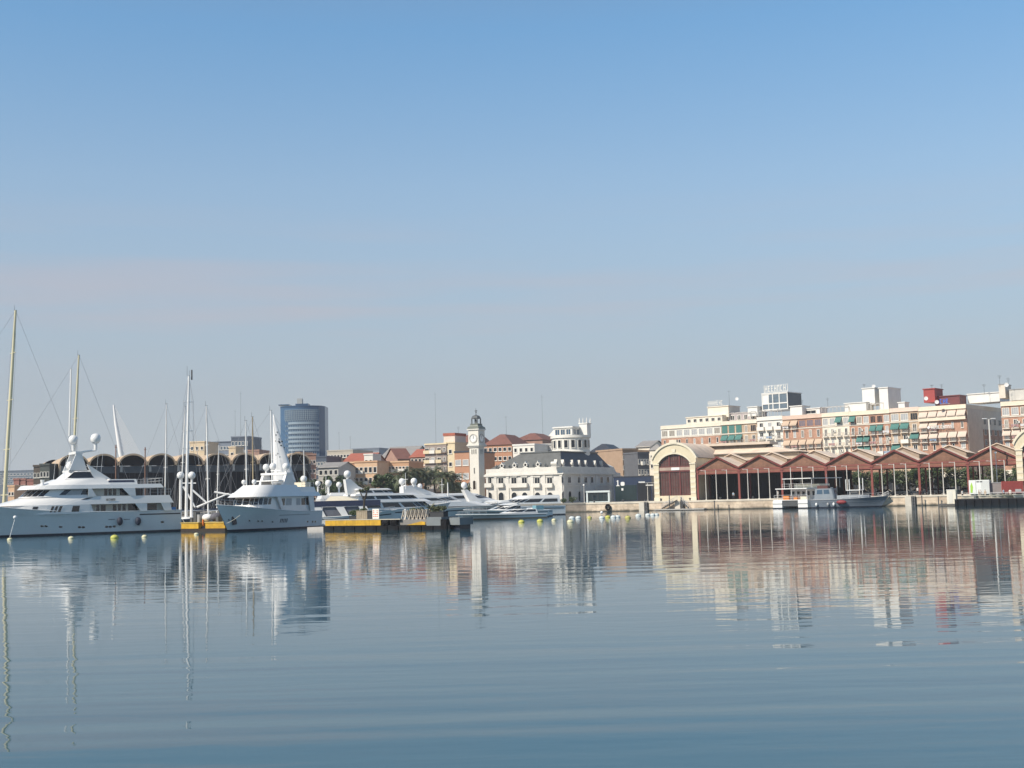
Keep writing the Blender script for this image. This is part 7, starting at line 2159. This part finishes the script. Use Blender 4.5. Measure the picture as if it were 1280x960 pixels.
# ================================================================== people
SKIN = mat('skin', (.42, .26, .19), .6, .08); HAIR = mat('dark_hair', (.03, .022, .018), .8, .1)
def person(p, rz, label, shirt, trousers, arms='down', seated=False):
    me = bpy.data.meshes.new('body_skeleton')
    k = {'hip': (0, 0, .95), 'sp': (0, 0, 1.2), 'ch': (0, 0, 1.4), 'nk': (0, 0, 1.52), 'hd': (0, -.01, 1.62), 'ht': (0, -.01, 1.74)}
    V = [k['hip'], k['sp'], k['ch'], k['nk'], k['hd'], k['ht']]; E = [(0, 1), (1, 2), (2, 3), (3, 4), (4, 5)]
    Rr = [.15, .135, .15, .06, .095, .075]
    for s in (1, -1):
        b = len(V)
        V += [(s * .1, 0, .88), (s * .12, -.02 * s, .5), (s * .13, .02, .09), (s * .14, -.13, .05)]
        E += [(0, b), (b, b + 1), (b + 1, b + 2), (b + 2, b + 3)]; Rr += [.10, .065, .045, .045]
        b = len(V)
        if arms == 'down': V += [(s * .2, 0, 1.42), (s * .25, .03, 1.15), (s * .24, -.06, .9), (s * .24, -.09, .81)]
        else: V += [(s * .2, 0, 1.42), (s * .26, -.05, 1.17), (s * .1, -.25, 1.12), (s * .04, -.28, 1.13)]
        E += [(2, b), (b, b + 1), (b + 1, b + 2), (b + 2, b + 3)]; Rr += [.065, .048, .036, .04]
    me.from_pydata(V, E, [])
    o = bpy.data.objects.new('tmp', me); C.objects.link(o)
    md = o.modifiers.new('s', 'SKIN'); 
    for i, r in enumerate(Rr): me.skin_vertices[0].data[i].radius = (r, r * (.75 if i in (0, 1, 2) else 1))
    me.skin_vertices[0].data[0].use_root = True
    o.modifiers.new('d', 'SUBSURF').levels = 1
    dg = bpy.context.evaluated_depsgraph_get()
    m2 = bpy.data.meshes.new_from_object(o.evaluated_get(dg))
    bpy.data.objects.remove(o)
    m2.name = 'person'
    m2.materials.clear()
    for m in (SKIN, shirt, trousers, HAIR, DGREY): m2.materials.append(m)
    for pl_ in m2.polygons:
        c = pl_.center
        if c.z > 1.68 or (c.z > 1.58 and c.y > .03): i = 3
        elif c.z > 1.5: i = 0
        elif abs(c.x) > .19 and c.z < 1.2: i = 0
        elif c.z > .95: i = 1
        elif c.z > .1: i = 2
        else: i = 4
        if arms != 'down' and c.y < -.15 and c.z > .9: i = 0
        pl_.material_index = i; pl_.use_smooth = True
    o = bpy.data.objects.new('person', m2); C.objects.link(o); o.location = p; o.rotation_euler = (0, 0, rz)
    tag(o, label, 'person', 'people on the quay and pontoon')
SH = [mat('white_shirt', (.7, .68, .64), .8, .05), mat('pale_blue_shirt', (.35, .45, .55), .8, .05), mat('beige_shirt', (.55, .45, .34), .8, .05), mat('dark_shirt', (.04, .04, .05), .8, .1)]
TR = [mat('dark_trousers', (.03, .03, .04), .8, .1), mat('pale_trousers', (.50, .45, .38), .8, .08)]
person(EF.w(EU(1226, 618, 2.5), 2.2, 1.363), R(10), 'person in a white shirt and pale trousers standing before the white office', SH[0], TR[1], 'front')
person(EF.w(EU(1231.5, 618, 2.5), 2.6, 1.363), R(-60), 'person in beige standing right of the one in white', SH[2], TR[1])
person(EF.w(EU(1223.5, 618, 2.5), 2.9, 1.363), R(50), 'person in beige standing left of the one in white', SH[2], TR[1])
person(EF.w(EU(1203, 622, 1), 1.2, 1.363), R(20), 'person in a white shirt and dark trousers right of the white cube', SH[0], TR[0])
person(EF.w(EU(1254.5, 615, 3.4), 3.4, 1.363), R(30), 'person in a pale blue shirt below the grey hut', SH[1], TR[0])
person(EF.w(EU(1262.5, 612, 4), 4.0, 1.363), R(-20), 'person in white standing in front of the red container', SH[0], TR[1])
person(SF.w(SF.U(916.5, 622, -1), -.8, GZ), R(-20), 'person in a pale blue shirt by the first red column of the sheds', SH[1], TR[0])
person(SF.w(SF.U(973.5, 622, -5), -5.5, GZ), R(30), 'person in white standing on the quay left of the catamaran', SH[0], TR[1])
person(SF.w(SF.U(1147, 612, -1), -1.0, GZ), R(0), 'person in white by the iron column after the fifth gable', SH[0], TR[0])
# birds are too small to show; a few quay bollards along the edge
bm_ = MB().lathe([(.16, 0), (.16, .35), (.26, .42), (.28, .5), (.16, .58), (.02, .6)], (0, 0, 0), 10).mesh('quay_bollard', DGREY, 50)
for i, px in enumerate((742, 778, 826, 862, 900, 941, 968, 1112, 1132, 1160)):
    lab = ['below the glass kiosk', 'below the white figure 1', 'at the left foot of the cream pavilion', 'at the right foot of the cream pavilion', 'before the first red gable', 'before the second red gable', 'just left of the catamaran', 'right of the grey workboat ramp', 'before the fifth red gable', 'before the sixth red gable'][i]
    o = ob('quay_bollard', bm_, None, QF.w(QF.U(px, 628), .35, GZ + .02)); tag(o, f'squat dark iron bollard on the quay edge {lab}', 'bollard', 'iron bollards on the quay edge')
# ------------------------------------------------------------------ haze
hb = MB().box(-1560, 1560, -90, 4000, -1.0, 130).build('haze', None or bpy.data.materials.new('haze_air'))
hm = hb.data.materials[0]; hm.use_nodes = True
hn = hm.node_tree
hn.nodes.remove(hn.nodes['Principled BSDF'])
pv = hn.nodes.new('ShaderNodeVolumePrincipled')
pv.inputs['Color'].default_value = (.86, .90, .98, 1)
pv.inputs['Density'].default_value = .00016
pv.inputs['Anisotropy'].default_value = .0
hn.links.new(pv.outputs[0], hn.nodes['Material Output'].inputs['Volume'])
hb['kind'] = 'stuff'
